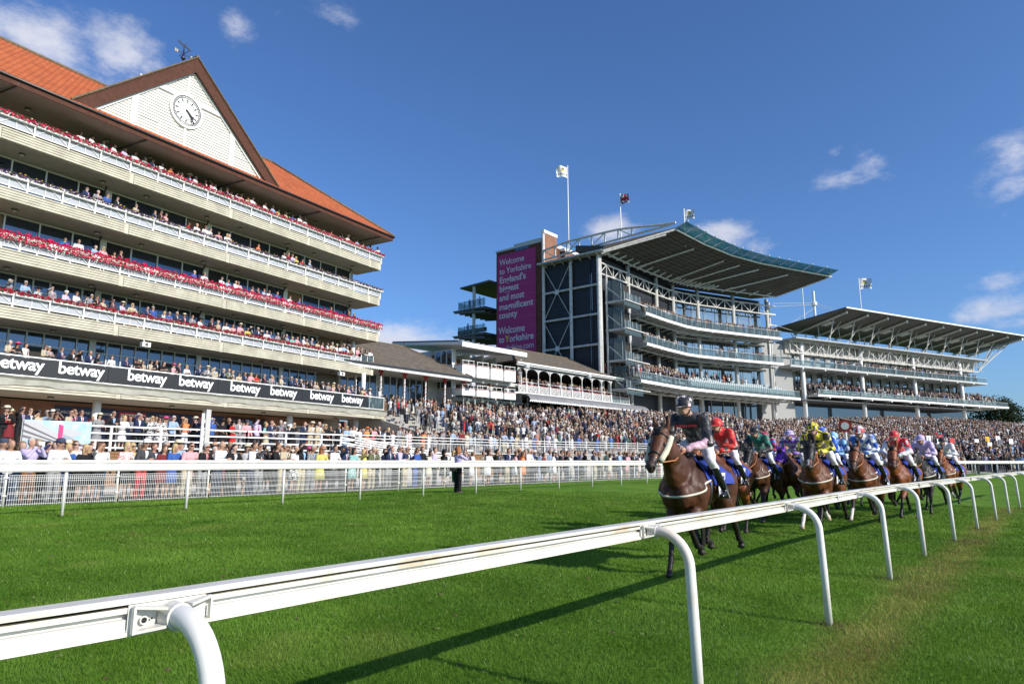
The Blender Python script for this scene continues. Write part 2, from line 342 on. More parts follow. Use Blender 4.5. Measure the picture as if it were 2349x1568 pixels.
# grass blades on the near turf
def vnoise(x, y, seed):
    """smooth value noise, numpy"""
    def h(i, j): return np.modf(np.abs(np.sin(i * 127.1 + j * 311.7 + seed * 17.3) * 43758.5453))[0]
    i = np.floor(x); j = np.floor(y); f = x - i; g = y - j; f = f * f * (3 - 2 * f); g = g * g * (3 - 2 * g)
    return (h(i, j) * (1 - f) + h(i + 1, j) * f) * (1 - g) + (h(i, j + 1) * (1 - f) + h(i + 1, j + 1) * f) * g
def grass():
    n = 1300000
    rad = 1.6 * (28 / 1.6) ** (rng.random(n) ** .85)
    az_ = R(-44) + R(92) * rng.random(n)
    x = rad * np.sin(az_); y = rad * np.cos(az_)
    z = gz(x, y)
    nn = len(x); hgt = (.014 + .022 * rng.random(nn)) * (1 + .02 * rad); wd = (.0013 + .0012 * rng.random(nn)) * np.clip(rad / 4.0, 1, 4.5)
    th_ = rng.random(nn) * 6.283; lx = (rng.random(nn) - .5) * 1.5 + (vnoise(x * 2.2, y * 2.2, 4) - .5) * 1.1; ly = (rng.random(nn) - .5) * 1.5 + (vnoise(x * 2.2, y * 2.2, 9) - .5) * 1.1
    V = np.zeros((nn, 3, 3), np.float32)
    dx = np.cos(th_) * wd; dy = np.sin(th_) * wd
    V[:, 0] = np.stack([x - dx, y - dy, z - .004], 1); V[:, 1] = np.stack([x + dx, y + dy, z - .004], 1); V[:, 2] = np.stack([x + lx * hgt, y + ly * hgt, z + hgt], 1)
    me = bpy.data.meshes.new('grass'); me.vertices.add(nn * 3); me.vertices.foreach_set('co', V.ravel())
    me.loops.add(nn * 3); me.loops.foreach_set('vertex_index', np.arange(nn * 3, dtype=np.int32))
    me.polygons.add(nn); me.polygons.foreach_set('loop_start', np.arange(0, nn * 3, 3, dtype=np.int32))
    try: me.polygons.foreach_set('loop_total', np.full(nn, 3, np.int32))
    except Exception: pass
    me.update()
    b = x * TB[0] + y * TB[1]; a = x * TA[0] + y * TA[1]
    dry = np.clip((vnoise(x * .9, y * .9, 1) * .6 + vnoise(x * 2.7, y * 2.7, 2) * .4 - .58) * 3, 0, 1) * .35
    # worn strip along the feet of the rail posts
    dpost = np.abs(b - 1.45); wear = np.exp(-(dpost / .30) ** 2) * np.clip(.35 + .9 * vnoise(a * .9, b * 1.4, 5) + .4 * vnoise(a * 4, b * 4, 6) - .25, 0, 1)
    fade = np.where(a > 2.5, 1, 0) * np.clip(wear * 1.4, 0, 1)
    patch = vnoise(x * .5, y * .5, 3) * .6 + vnoise(x * 1.9, y * 1.9, 8) * .4
    r_ = rng.random(nn)
    g1 = np.array([.062, .165, .010]); g2 = np.array([.205, .375, .040]); dr = np.array([.36, .34, .09]); st_ = np.array([.62, .58, .35])
    mixv = np.clip(-.08 + patch * 1.0 + (r_ - .5) * .7, 0, 1)[:, None]
    c = g1 * (1 - mixv) + g2 * mixv
    k = np.clip(dry + fade * .85 + (rng.random(nn) - .5) * .25, 0, 1)[:, None]; c = c * (1 - k) + dr * k
    brown = (fade * np.clip(vnoise(a * 1.3, b * 2, 12) * 2 - .9, 0, 1))[:, None]; c = c * (1 - brown * .5) + np.array([.15, .10, .045]) * brown * .5
    for (p0, p1) in zip(NR_PTS[1:-1], NR_PTS[2:]):
        d_ = np.array(p1) - np.array(p0); d_ /= np.linalg.norm(d_); fx = p1[0] + d_[1] * .33; fy = p1[1] - d_[0] * .33
        ft = np.exp(-(np.hypot(x - fx, y - fy) / .16) ** 2)[:, None] * .9; c = c * (1 - ft) + np.array([.17, .12, .06]) * ft
    straw = (rng.random(nn) < .003)[:, None]; c = np.where(straw, st_, c)
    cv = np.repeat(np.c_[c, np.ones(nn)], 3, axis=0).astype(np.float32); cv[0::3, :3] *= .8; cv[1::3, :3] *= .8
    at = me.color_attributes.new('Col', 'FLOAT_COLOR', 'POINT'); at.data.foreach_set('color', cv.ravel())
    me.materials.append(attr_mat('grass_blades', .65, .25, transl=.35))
    return tag(obj('grass', me), 'short green racecourse turf growing across the track, worn beside the near rail', 'grass', kind='stuff')
grass()

# paving, terraces
def heights(s, w):
    """standing banks: left terraces and the far sloping lawn"""
    left = 2.0 + .232 * np.clip(w - 17.4, 0, 20)
    right = .35 + .152 * np.clip(w - 4.0, 0, 66)
    k = np.clip((s - 52) / 22.0, 0, 1); k = k * k * (3 - 2 * k)
    left = np.where(w < 17, .36, left)
    return left * (1 - k) + right * k
def grid_obj(name, S, W, hf, m, kind='structure'):
    V = []; F = []
    for s in S:
        for w_ in W:
            x, y = fr(s, w_); V.append((float(x), float(y), float(hf(s, w_))))
    nw = len(W)
    for i in range(len(S) - 1): F += [(i * nw + j, (i + 1) * nw + j, (i + 1) * nw + j + 1, i * nw + j + 1) for j in range(nw - 1)]
    me = bpy.data.meshes.new(name); me.from_pydata(V, [], F); me.materials.append(m); return tag(obj(name, me), kind=kind)
grid_obj('path', np.arange(-38, 70, 3), [7.2, 17.2], lambda s, w_: .345, PAVE)
grid_obj('plaza', np.arange(-38, 44, 4), [17.25, 36], lambda s, w_: 2.0, PAVE)
tw = []
for k in range(21): tw += [(17.3 + k * .95, k), (17.3 + (k + 1) * .95 - .001, k)]
grid_obj('terrace_steps', np.arange(39.5, 79, 3), [t_[0] for t_ in tw], lambda s, w_: 2.0 + .22 * int((w_ - 17.2999) / .95 + 1e-4), CONC)
grid_obj('terrace_landing', [42, 78], [37.25, 50], lambda s, w_: 6.41, CONC)
grid_obj('lawn_bank', np.arange(60, 250, 4), np.arange(4.2, 76, 3), lambda s, w_: .30 + .152 * (w_ - 4) * min(1, (s - 58) / 10) - .1, CONC)
def wall_strip(name, s0, s1, w_, z0, z1, th, m, label, cat):
    mb = MB(); L = [tuple(map(float, fr(s, w_))) for s in np.arange(s0, s1 + .1, 3)]
    mb.sweep(L, [(0, z0), (0, z1), (-th, z1), (-th, z0)]); o = mb.build(name, m); return tag(o, label, cat)
wall_strip('retaining_wall', -38, 42, 17.2, .3, 1.96, .3, WOOD, 'brown timber faced retaining wall below the white picket railing of the plaza', 'wall')
wall_strip('terrace_wall', 42.3, 75, 17.2, .3, 1.97, .3, CONC, 'grey concrete retaining wall below the picket fence in front of the stepped terrace', 'wall')
mb = MB()
L = [tuple(map(float, fr(39.5, w_))) for w_ in (17.6, 37)]
mb.prism([(*L[0], .3), (*L[0], 2.02), (*L[1], 6.45), (*L[1], .3)], (-.22, -.18, 0)); tag(mb.build('flank_wall', PAVE), 'pale sloping side wall where the stepped terrace meets the balconied grandstand', 'wall')

# ---------------------------------------------------------------- far running rail (white, round topped, straight posts)
rr = empty('running_rail', (*map(float, fr(0, 0)), .33)); tag(rr, 'long white plastic running rail with straight posts on the stand side of the track', 'rail')
mb = MB(); mb.world = True
L = [tuple(map(float, fr(s, 0))) for s in np.arange(-14, 150, 1.35)]
prof = [(-.055, 1.275), (.055, 1.275), (.075, 1.30), (.075, 1.39), (.05, 1.432), (0, 1.445), (-.05, 1.432), (-.075, 1.39), (-.075, 1.30)]
mb.sweep(L, prof); mb.build('rail', PVC, rr)
for k in range(50):
    s = 3.1 + (k - 5) * 2.7
    x, y = map(float, fr(s, .0)); zz = float(gz(x, y))
    mb = MB(); mb.world = True; mb.tube([(x, y, zz - .02), (x, y, 1.30)], .033, 10); mb.build('post', PVC, rr, smooth=True)

# spectator fence: white posts, rail and wire mesh panels
fe = empty('mesh_fence', (*map(float, fr(0, 4.3)), .33)); tag(fe, 'white wire mesh fence with top rail that holds the spectators back', 'fence')
mb = MB(); mb.world = True
L = [tuple(map(float, fr(s, 4.3))) for s in np.arange(-14, 150, 2.7)]
mb.sweep(L, [(-.05, 1.44), (.05, 1.44), (.06, 1.49), (.04, 1.53), (-.04, 1.53), (-.06, 1.49)]); mb.build('top_rail', PVC, fe)
MESHM = mat('white_wire', (.74, .74, .73), .5)
for k in range(60):
    s0 = -13 + k * 2.7; x, y = map(float, fr(s0, 4.3)); zz = .33
    mb = MB(); mb.world = True; mb.tube([(x, y, zz - .02), (x, y, 1.46)], .03, 8)
    for z_ in (.56, 1.02): mb.tube([(x, y, zz + z_ - .3), (x, y, zz + z_ - .25)], .06, 8)
    mb.build('post', PVC, fe, smooth=True)
    if k < 30:
        mb = MB(); mb.world = True
        for q in range(51 if k < 14 else 26):
            p = fr(s0 + .06 + q * (2.58 / (50 if k < 14 else 25)), 4.24); mb.bar((p[0], p[1], .36), (p[0], p[1], 1.14), .007 if k < 14 else .011)
        A_ = fr(s0 + .04, 4.23); B_ = fr(s0 + 2.66, 4.23)
        for z_ in (.40, .52, .66, .70, .84, .98, 1.04, 1.08, 1.14): mb.bar((*A_, z_), (*B_, z_), .009)
        mb.build('mesh_panel', MESHM, fe)

# picket railing along the plaza and terrace edge
pk = empty('picket_railing', (*map(float, fr(20, 17.3)), 2.0)); tag(pk, 'white upright bar railing along the raised terrace edge in front of the stands', 'railing')
for i, (s0, s1) in enumerate([(-12, -4), (28, 40), (40, 53), (53, 66)]):
    mb = MB(); mb.world = True; P = lambda s, z: (*map(float, fr(s, 17.35)), z)
    for s in np.arange(s0, s1, .13): mb.bar(P(s, 2.05), P(s, 2.72), .022)
    for s in np.arange(s0, s1 - .5, .99):
        for z_ in (2.05, 2.72): mb.bar(P(s, z_), P(min(s + .99, s1), z_), .04)
        for z_ in (2.92, 3.12): mb.bar(P(s, z_), P(min(s + .99, s1), z_), .045)
    mb.build('bar_panel', WHITE, pk)
    for s in np.arange(s0, s1 - .2, 1.98):
        mb = MB(); mb.world = True; mb.bar(P(s, 1.95), P(s, 3.3), .06); mb.build('post', WHITE, pk)
rp = empty('ramp_railing', (*map(float, fr(20, 16.8)), 2.0)); tag(rp, 'white four bar railing round the ramp in front of the balconied grandstand', 'railing')
def rail_run(par, pts, hs, post=1.9, r_=.035, name='rail_panel'):
    for (a, b) in zip(pts[:-1], pts[1:]):
        a = Vector(a); b = Vector(b); mb = MB(); mb.world = True
        for h in hs: mb.bar(a + Vector((0, 0, h)), b + Vector((0, 0, h)), r_ * 2, r_ * 2)
        n = max(1, int((b - a).length / post))
        for i in range(n + 1):
            p = a.lerp(b, i / n); mb.bar(p, p + Vector((0, 0, hs[-1] + .04)), r_ * 2.4)
        mb.build(name, WHITE, par)
P2 = lambda s, w_, z: (*map(float, fr(s, w_)), z)
rail_run(rp, [P2(11, 17.0, 1.95), P2(20, 17.0, 1.95), P2(27.2, 17.0, 1.95)], (.15, .48, .8, 1.12))
rail_run(rp, [P2(25.5, 16.1, 1.9), P2(30, 16.1, 1.35), P2(36.5, 16.1, .55)], (.15, .42, .7, .98))
rail_run(rp, [P2(27.2, 17.0, 1.95), P2(30, 16.9, 1.6), P2(37, 16.9, .75)], (.15, .42, .7, .98))
mb = MB(); mb.world = True
a, b, c_, d_ = P2(25.5, 16.1, 1.88), P2(37, 16.1, .45), P2(37, 17.0, .45), P2(25.5, 17.0, 1.88)
mb.prism([a, (a[0], a[1], .3), (b[0], b[1], .3), b], Vector(d_) - Vector(a)); mb.build('ramp', CONC, rp)
# terrace handrails
for i, s in enumerate((48.5, 62.0)):
    hr = empty('handrail', P2(s, 18, 2.0)); tag(hr, ['grey metal handrail climbing the terrace steps beside the striped poles', 'grey metal handrail climbing the terrace steps below the arched veranda'][i], 'handrail', 'handrails on the terrace steps')
    rail_run(hr, [P2(s, 24, 3.6), P2(s, 36.5, 6.4)], (.5, 1.0), 1.5, .025)

# ---------------------------------------------------------------- near running rail
nr_pts = [(-3.2, -.45), (-1.29, 1.82), (-1.03, 2.125), (.85, 4.53), (2.68, 6.86), (4.62, 9.37), (6.37, 11.55), (8.2, 13.65), (10.15, 15.9), (12.15, 18.15), (14.1, 20.4), (16.1, 22.7), (18.2, 25.0), (20.3, 27.4), (22.6, 29.9)]
nr = empty('running_rail', (.96, 4.72, 0)); tag(nr, 'near white running rail with grooved profile and curved posts crossing the foreground', 'rail')
prof = [(-.05, 1.018), (.05, 1.018), (.058, 1.021), (.058, 1.034), (.050, 1.036), (.050, 1.043), (.044, 1.045), (.044, 1.078), (.016, 1.080), (.016, 1.099), (.050, 1.100), (.052, 1.120), (.022, 1.123), (.022, 1.131), (.060, 1.132), (.062, 1.147), (.050, 1.153), (-.050, 1.153), (-.062, 1.147), (-.058, 1.03)]
mz = lambda z: 1.12 - (1.153 - z) * .778
prof = [(a * .70, mz(b)) for a, b in prof]
L = [Vector(p) for p in nr_pts]; LL = []
for i in range(len(L) - 1):
    for k in range(4): LL.append(tuple(L[i].lerp(L[i + 1], k / 4)))
LL.append(tuple(L[-1]))
for i in range(len(L) - 1):
    seg = [tuple(L[i].lerp(L[i + 1], k / 4)) for k in range(5)]
mb = MB(); mb.world = True; mb.sweep(LL, prof)
# stained strips: top lip and bottom lip (faces between chosen profile points)
n_ = len(prof)
for fi in range(len(mb.f)):
    k = fi % n_
    if fi < (len(LL) - 1) * n_ and k in (2, 10, 14): mb.m[fi] = 1
    elif fi < (len(LL) - 1) * n_ and k in (11, 12, 13): mb.m[fi] = 2  # groove faces below the top lip get a darker brown
mb.build('rail', [PVC, STAIN, GROOVE_DARK], nr)
for i in range(2, len(L)):
    p = L[i]; d = (L[min(i + 1, len(L) - 1)] - L[i - 1]).normalized(); q = Vector((d.y, -d.x)); T3 = lambda a_, b_, z_: (p.x + d.x * a_ + q.x * b_, p.y + d.y * a_ + q.y * b_, z_)
    if i in (5, 7, 9):
        jp = T3; mb = MB(); mb.world = True; mb.prism([jp(-1.15, .046, mz(1.045)), jp(-.93, .046, mz(1.045)), jp(-.93, .046, mz(1.128)), jp(-1.15, .046, mz(1.128))], Vector(jp(0, .008, 0)) - Vector(jp(0, 0, 0)))
        for q_ in (-1.09, -.99): mb.tube([jp(q_, .053, 1.07), jp(q_, .058, 1.07)], .011, 8, 1)
        mb.build('joint_plate', [PVC, BLACKM], nr)
    pts = [T3(0, .045, 1.058), T3(0, .095, 1.06)]
    for k in range(1, 11):
        t_ = k / 10 * math.pi / 2; pts.append(T3(0, .10 + .205 * math.sin(t_), 1.06 - .21 * (1 - math.cos(t_))))
    pts += [T3(0, .318, .5), T3(0, .33, -.03)]
    mb = MB(); mb.world = True; mb.tube(pts, .0325, 18); po = mb.build('post', mat('post_plastic', (.66, .56, .44), .4, col2=(.74, .72, .68), scale=1.3, thresh=(.28, .44)), nr, smooth=True)
    T5 = T3; T3 = lambda a_, b_, z_: T5(a_, b_ - .0125 if b_ else 0, mz(z_) if z_ else 0)
    mb = MB(); mb.world = True
    # bracket: plate, flared ribs, collar, bolts
    mb.prism([T3(-.12, .048, 1.024), T3(.105, .048, 1.024), T3(.105, .048, 1.129), T3(-.12, .048, 1.129)], Vector(T3(0, .012, 0)) - Vector(T3(0, 0, 0)))
    for s_ in (-1, 1):
        for z_ in (1.03, 1.117):
            e = 1.042 if z_ < 1.05 else 1.105
            mb.prism([T3(s_ * .112, .058, z_), T3(s_ * .112, .072, z_), T3(s_ * .035, .105, e), T3(s_ * .035, .058, e)], (0, 0, .008))
        mb.prism([T3(s_ * .108, .058, 1.03), T3(s_ * .108, .074, 1.03), T3(s_ * .108, .074, 1.124), T3(s_ * .108, .058, 1.124)], Vector(T3(s_ * .007, 0, 0)) - Vector(T3(0, 0, 0)))
    mb.tube([T3(0, .056, 1.071), T3(0, .108, 1.073), T3(0, .109, 1.073)], [.042, .039, .0325], 18)
    mb.tube([T3(-.08, .058, 1.072), T3(-.08, .0605, 1.072)], .012, 12, 0); mb.tube([T3(-.08, .058, 1.072), T3(-.08, .0615, 1.072)], .008, 10, 1); mb.tube([T3(-.058, .058, 1.074), T3(-.058, .061, 1.074)], .003, 8, 1)
    mb.build('bracket', [PVC, BLACKM], po)

# ================================================================ balconied grandstand (left)
TA_ = frame((-12.69, 63.5), 30.9)
sa = empty('grandstand', TA_(0, 0, 2.0), TA_.rz); tag(sa, 'cream five storey grandstand with flower balconies, orange tiled roof and clock gable', 'grandstand')
def A(): return MB(TA_)
X1 = 50.0
ZB = {1: 5.3, 2: 9.37, 3: 12.62, 4: 16.14, 5: 19.62}
YO = {1: 1.0, 2: 0, 3: 0, 4: 0, 5: 0}
b_ = A(); b_.box(2.6, X1, -13.2, -2.75, 5.35, 22.6); b_.build('wall', mat('interior_shell', (.20, .17, .13), .9), sa)
BAY = 7.66; C0 = -1.5     # bay lines at C0 + k*BAY (x)
bays = [1.55 + k * BAY for k in range(7)]
for lv in (1, 2, 3, 4, 5):
    z0 = ZB[lv]; yo = YO[lv]; x0 = 0.55 if lv == 2 else 0.0
    mb = A()
    mb.box(x0, X1, -3.2, yo - .07, z0, z0 + .64)
    edges = [x0] + [q for q in [b0 - .25 for b0 in bays] if q > x0 + 1] + [X1]
    for a, b in zip(edges[:-1], edges[1:]):
        for k in range(4):
            zz = z0 + .02 + k * .155; mb.box(a + .28, b - .04 if b < X1 else X1, yo - .07, yo, zz, zz + .115)
        mb.box(a, a + .28, yo - .07, yo + .01, z0 - .01, z0 + .64)
    mb.box(x0 - .02, X1, -.5 + yo, yo + .03, z0 + .64, z0 + .72)
    for k in range(3):
        zz = z0 + .02 + k * .2; mb.box(x0 - .05, x0, -2.8, yo - .1, zz, zz + .15)
    mb.build('balcony_slab', CREAM, sa)
    mb = A(); mb.box(x0 + .06, X1, -3.0, yo - .2, z0 - .03, z0 - .004); mb.build('soffit', SOFFIT, sa)
# balustrades for levels 2-5
for lv in (2, 3, 4, 5):
    z0 = ZB[lv] + .72; xs = -.05 if lv != 2 else 2.2
    PX = [xs] + [x for x in np.arange(1.55, X1, 1.915) if x > xs + .8]
    for a, b in zip(PX[:-1], PX[1:]):
        mb = A()
        mb.box(a - .045, a + .045, -.17, -.03, z0 - .1, z0 + .75, 0)
        mb.box(a + .08, b - .08, -.10, -.085, z0 + .14, z0 + .74, 1)
        mb.bar((a + .05, -.05, z0 + .14), (b - .05, -.05, z0 + .14), .05, .04, 0); mb.bar((a + .05, -.05, z0 + .74), (b - .05, -.05, z0 + .74), .05, .04, 0)
        mb.bar((a + .05, -.045, z0 + .16), (a + .62, -.045, z0 + .62), .025, .03, 0); mb.bar((b - .05, -.045, z0 + .16), (b - .62, -.045, z0 + .62), .025, .03, 0)
        mb.bar((.5 * (a + b), -.05, z0 + .14), (.5 * (a + b), -.05, z0 + .74), .03, .03, 0)
        mb.build('balustrade_panel', [WHITE, PANEL], sa)
    mb = A()
    if lv != 2:
        mb.box(xs - .05, xs, -2.4, 0, z0 + .12, z0 + .74, 1)
        for y in (-2.4, -1.2, -.03): mb.box(xs - .08, xs - .02, y - .04, y + .04, z0 - .1, z0 + .8, 0)
    else:
        mb.box(.55, 2.15, -.06, -.04, z0, z0 + 1.05, 2); mb.box(.5, .54, -2.4, -.05, z0, z0 + 1.05, 2)
        for x in (.55, 1.35, 2.15): mb.box(x - .03, x + .03, -.08, -.02, z0 - .1, z0 + 1.12, 0)
        mb.bar((.5, -.05, z0 + 1.1), (2.2, -.05, z0 + 1.1), .06, .05, 0); mb.bar((.53, -.05, z0 + 1.1), (.53, -2.4, z0 + 1.1), .06, .05, 0)
    mb.build('end_balustrade', [WHITE, PANEL, GREYG], sa)
# window walls
for lv in (0, 1, 2, 3, 4, 5):
    z0 = (ZB[lv] + .74) if lv else 2.0; z1 = ZB[lv + 1] if 0 < lv < 5 else (22.62 if lv == 5 else 5.3)
    if lv == 0: continue
    st_x = 1.5 if lv > 2 else 5.2
    yw = -2.4
    mb = A(); mb.box(st_x, X1, yw - .12, yw - .06, z0, z1 - .05); mb.build('window_glazing', GLASS, sa)
    fine = lv <= 2
    step = BAY / 4 if not fine else BAY / 8
    xk = 1.55
    mb = A(); i = 0
    while xk < X1:
        if xk >= st_x - .1:
            big = (i % (4 if not fine else 8) == 0); wd = .2 if big else .045
            mb.box(xk - wd, xk + wd, yw - .04, yw + (.06 if big else .0), z0, z1 - .05)
        xk += step; i += 1
    if fine:
        mb.box(st_x, X1, yw - .04, yw, z1 - .95, z1 - .87); mb.box(st_x, X1, yw - .04, yw, z0 + 2.05 - .5, z0 + 2.05 - .42) if False else None
    mb.box(st_x, X1, yw - .03, yw + .02, z1 - .16, z1 - .06)
    mb.build('window_frame', WHITE if not fine else FRAME, sa)
    # open doorways, blinds and curtains seen through the glazing
    for k in range(26):
        xk = 1.55 + k * BAY / 4
        if (k * 7 + lv * 5) % 4 == 0 and xk > st_x:
            mb = A(); mb.box(xk + .1, xk + BAY / 4 - .1, yw - .055, yw - .045, z0, z1 - .2 if not fine else z1 - 1.0); mb.build('open_doorway', TAN if (k + lv) % 3 == 0 else DARK, sa)
mb = A()
for lv in (3, 4, 5):
    mb.box(1.32, 1.62, -13, -2.3, ZB[lv] + .7, (ZB[lv + 1] if lv < 5 else 22.6) - .04)
mb.box(2.3, 2.6, -13, -2.3, 2.0, ZB[3] - .05); mb.build('end_wall', mat('end_cladding', (.40, .38, .34), .7, var=.1), sa)
# soffit lamps and downpipes
LAMP = mat('bulkhead_lamp', (.10, .095, .09), .5); LENS = mat('lamp_lens', (.62, .56, .42), .4)
for lv in (1, 2, 3, 4, 5, 6):
    zz = ZB[lv] - .03 if lv < 6 else 22.5
    for k in range(7 if lv < 3 else 13):
        x = (4.5 + k * BAY) if lv < 3 else (2.6 + k * BAY / 2 + (.9 if k % 2 else 0))
        if x > X1 - 1: continue
        mb = A(); y = -1.2 if lv > 1 else -.6
        mb.tube([(x, y, zz), (x, y, zz - .12)], [.17, .16], 12, 0); mb.tube([(x, y, zz - .12), (x, y, zz - .15)], [.13, .10], 12, 1); mb.build('soffit_lamp', [LAMP, LENS], sa, smooth=False)
for k in range(6):
    x = 1.23 + k * BAY
    mb = A(); mb.tube([(x, 1.15, 22.75), (x, 1.1, 22.5), (x + .1, .9, 22.42), (x + .5, -1.9, 22.3), (x + .55, -2.2, 22.1), (x + .55, -2.25, 20.3)], .055, 8); mb.build('downpipe', GUT, sa, smooth=True)
    for lv in (2, 3, 4):
        mb = A(); zt = ZB[lv + 1]; xx = x + .75; mb.tube([(xx, -1.9, zt), (xx, -2.0, zt - .25), (xx, -2.22, zt - .5), (xx, -2.25, ZB[lv] + .8)], .055, 8); mb.build('downpipe', GUT, sa, smooth=True)
for k in range(5):
    x = 1.7 + k * BAY if k else 1.7
    mb = A(); mb.tube([(x, -.8, 2.0), (x, -.8, 5.3)], .24, 16); mb.build('column', WHITE, sa, smooth=True)
mb = A(); mb.tube([(2.0, .2, 6.0), (2.0, .2, 9.4)], .2, 14); mb.build('column', WHITE, sa, smooth=True)
mb = A(); mb.tube([(1.75, -1.5, 10.0), (1.75, -1.5, 12.62)], .2, 14); mb.build('column', WHITE, sa, smooth=True)
# speakers below level 2 slab
for x in (4.9, 22.6):
    mb = A(); mb.box(x - .28, x + .28, .15, .45, 8.86, 9.16, 0); mb.tube([(x, .45, 9.01), (x, .47, 9.01)], .11, 12, 1); mb.bar((x, .2, 9.16), (x, 0, 9.4), .05, .05, 0); mb.build('loudspeaker', [WHITE, LAMP], sa)
# level 1 banner, rail and end glass
z1_ = ZB[1]
mb = A()
for a, b in zip(np.arange(2.2, X1, 7.66), list(np.arange(2.2 + 7.66, X1, 7.66)) + [X1]): mb.box(a + .01, b - .01, 1.02, 1.06, 6.22, 7.16)
mb.build('advertising_banner', BANNER, sa)
mb = A(); mb.bar((0, 1.0, 7.24), (X1, 1.0, 7.24), .09, .07); mb.bar((0, 1.0, 6.16), (X1, 1.0, 6.16), .06, .06); mb.bar((.02, 1.0, 7.24), (.02, -1.5, 7.24), .07, .07)
for x in np.arange(.03, X1, 1.915): mb.box(x - .035, x + .035, .93, .99, 5.95, 7.24)
for x in np.arange(2.3, X1, 2.5): mb.box(x, x + .55, 1.0, 1.3, 6.07, 6.12)
mb.build('balcony_rail', WHITE, sa)
mb = A(); mb.box(.06, 2.1, .98, 1.0, 6.2, 7.2); mb.box(0, .02, -1.4, .95, 6.2, 7.2); mb.build('glass_screen', GREYG, sa)
NET = mat('grey_netting', (.36, .36, .31), .9, var=.15, scale=1.5)
mb = A(); xs_ = np.arange(-.3, X1, .35); V = []
for i, x in enumerate(xs_):
    sag = .1 * math.sin(x * 1.9) + .06 * math.sin(x * 4.3 + 1); V += [(x, 1.32, 6.10), (x, 1.12, 5.95 - .02 * math.sin(x * 3)), (x, 1.06, 5.62 - sag * .5)]
mb.add(V, [(i * 3 + j, i * 3 + 3 + j, i * 3 + 4 + j, i * 3 + 1 + j) for i in range(len(xs_) - 1) for j in (0, 1)]); mb.build('netting', NET, sa)
for uc in (-30.09, -26.74, -22.71, -19.24, -15.25, -11.72, -7.73, -4.20):
    put_text('betway', .95, TA_(-uc, 1.065, 6.50), -TA_.u * -1, (0, 0, 1), SIGNW, sa, bold=.022, align='CENTER', ext=.008, sx=1.0, space=.94)
# ground floor: brick wall, shutters and boards
mb = A(); mb.box(-.4, X1, -4.3, -4.0, 2.0, 5.25); mb.build('brick_wall', BRICK, sa)
def board(x0, x1, z0, z1, m, y=-3.93, name='sign_board'):
    mb = A(); mb.box(x0, x1, y - .05, y, z0, z1); return mb.build(name, m, sa)
def bt(t, size, x, z, m=SIGNW, y=-3.925, **kw): return put_text(t, size, TA_(x, y, z), TA_.u, (0, 0, 1), m, sa, ext=.004, **kw)
board(28.6, 37, 2.0, 5.1, mat('maroon_shutter', (.06, .012, .015), .5), -3.97, 'betting_window')
board(29.4, 32.6, 4.05, 4.95, BLUEB); bt('TOTEPOOL', .42, 32.3, 4.2, bold=.012)
board(28.7, 29.35, 3.95, 4.95, BLUEB); bt('TOTEPOOL', .1, 29.3, 4.3, REDB)
board(28.6, 37, 3.62, 3.8, REDB); 
for k in range(6): bt('bet here', .13, 36.6 - k * 1.35, 3.66)
for k in range(3):
    board(33.2 + k * 1.2, 34.1 + k * 1.2, 4.1, 4.7, GLASS)
board(21.8, 25.6, 2.6, 5.0, BLUEB, -3.94); bt('WELCOME TO THE KNAVESMIRE', .235, 25.3, 4.55, sx=.92); 
board(22.3, 24.9, 3.7, 4.25, REDB, -3.92); bt('BETFRED', .5, 24.8, 3.8, y=-3.915, bold=.012); bt('BETTING SHOP', .25, 24.6, 3.2)
board(13.2, 21.75, 4.2, 4.95, BLUEB); board(19.6, 21.5, 4.3, 4.85, REDB, -3.92); bt('BETFRED', .46, 21.4, 4.4, y=-3.915, bold=.01); bt('THE BONUS', .16, 18.6, 4.68); bt('KING', .4, 18.6, 4.32, bold=.012)
board(14.3, 15.9, 4.3, 4.85, REDB, -3.92); bt('BETFRED', .4, 15.85, 4.42, y=-3.915, bold=.01); bt('Betting Shop', .2, 13.9, 4.0) if False else None
for a in (18.8, 20.3): board(a, a + 1.3, 2.0, 4.1, WHITE, -3.93, 'door'); board(a + .15, a + 1.15, 2.2, 3.95, GLASS, -3.91, 'door_glass')
board(15.4, 18.6, 2.0, 4.1, DARK, -3.93, 'doorway')
board(9.2, 13.0, 2.0, 5.0, mat('maroon_shutter_', (.05, .012, .012), .5), -3.95, 'betting_window')
for a in (12.2, 9.9, 8.8): board(a - .35, a + .35, 3.9, 4.7, BLUEB, -3.93); bt('TOTEPOOL', .1, a + .3, 4.25, REDB)
for a in (10.5, 11.4): board(a, a + .55, 3.9, 4.75, GLASS, -3.93)
board(8.4, 13.0, 3.35, 3.5, REDB); 
for k in range(3): bt('bet here', .12, 12.8 - k * 1.5, 3.38)
board(3.0, 7.3, 2.9, 4.6, mat('pale_board', (.55, .55, .56), .6)); bt('YOU CAN NOW WATCH', .2, 4.7, 4.1, BLUEB, sx=.8); bt('RACING UK... ANYTIME', .2, 4.7, 3.85, BLUEB, sx=.8)
mb = A(); 
for k in range(24):
    a0 = 2 * math.pi * k / 24; a1 = 2 * math.pi * (k + 1) / 24; mb.bar((6.5 + .42 * math.cos(a0), -3.91, 4.0 + .5 * math.sin(a0)), (6.5 + .42 * math.cos(a1), -3.91, 4.0 + .5 * math.sin(a1)), .05, .04)
for z_ in (3.6, 4.35): mb.bar((6.1, -3.91, z_), (4.9, -3.91, z_), .04, .04)
mb.build('board_emblem', BLUEB, sa); bt('YORK', .2, 6.78, 3.95, BLUEB)
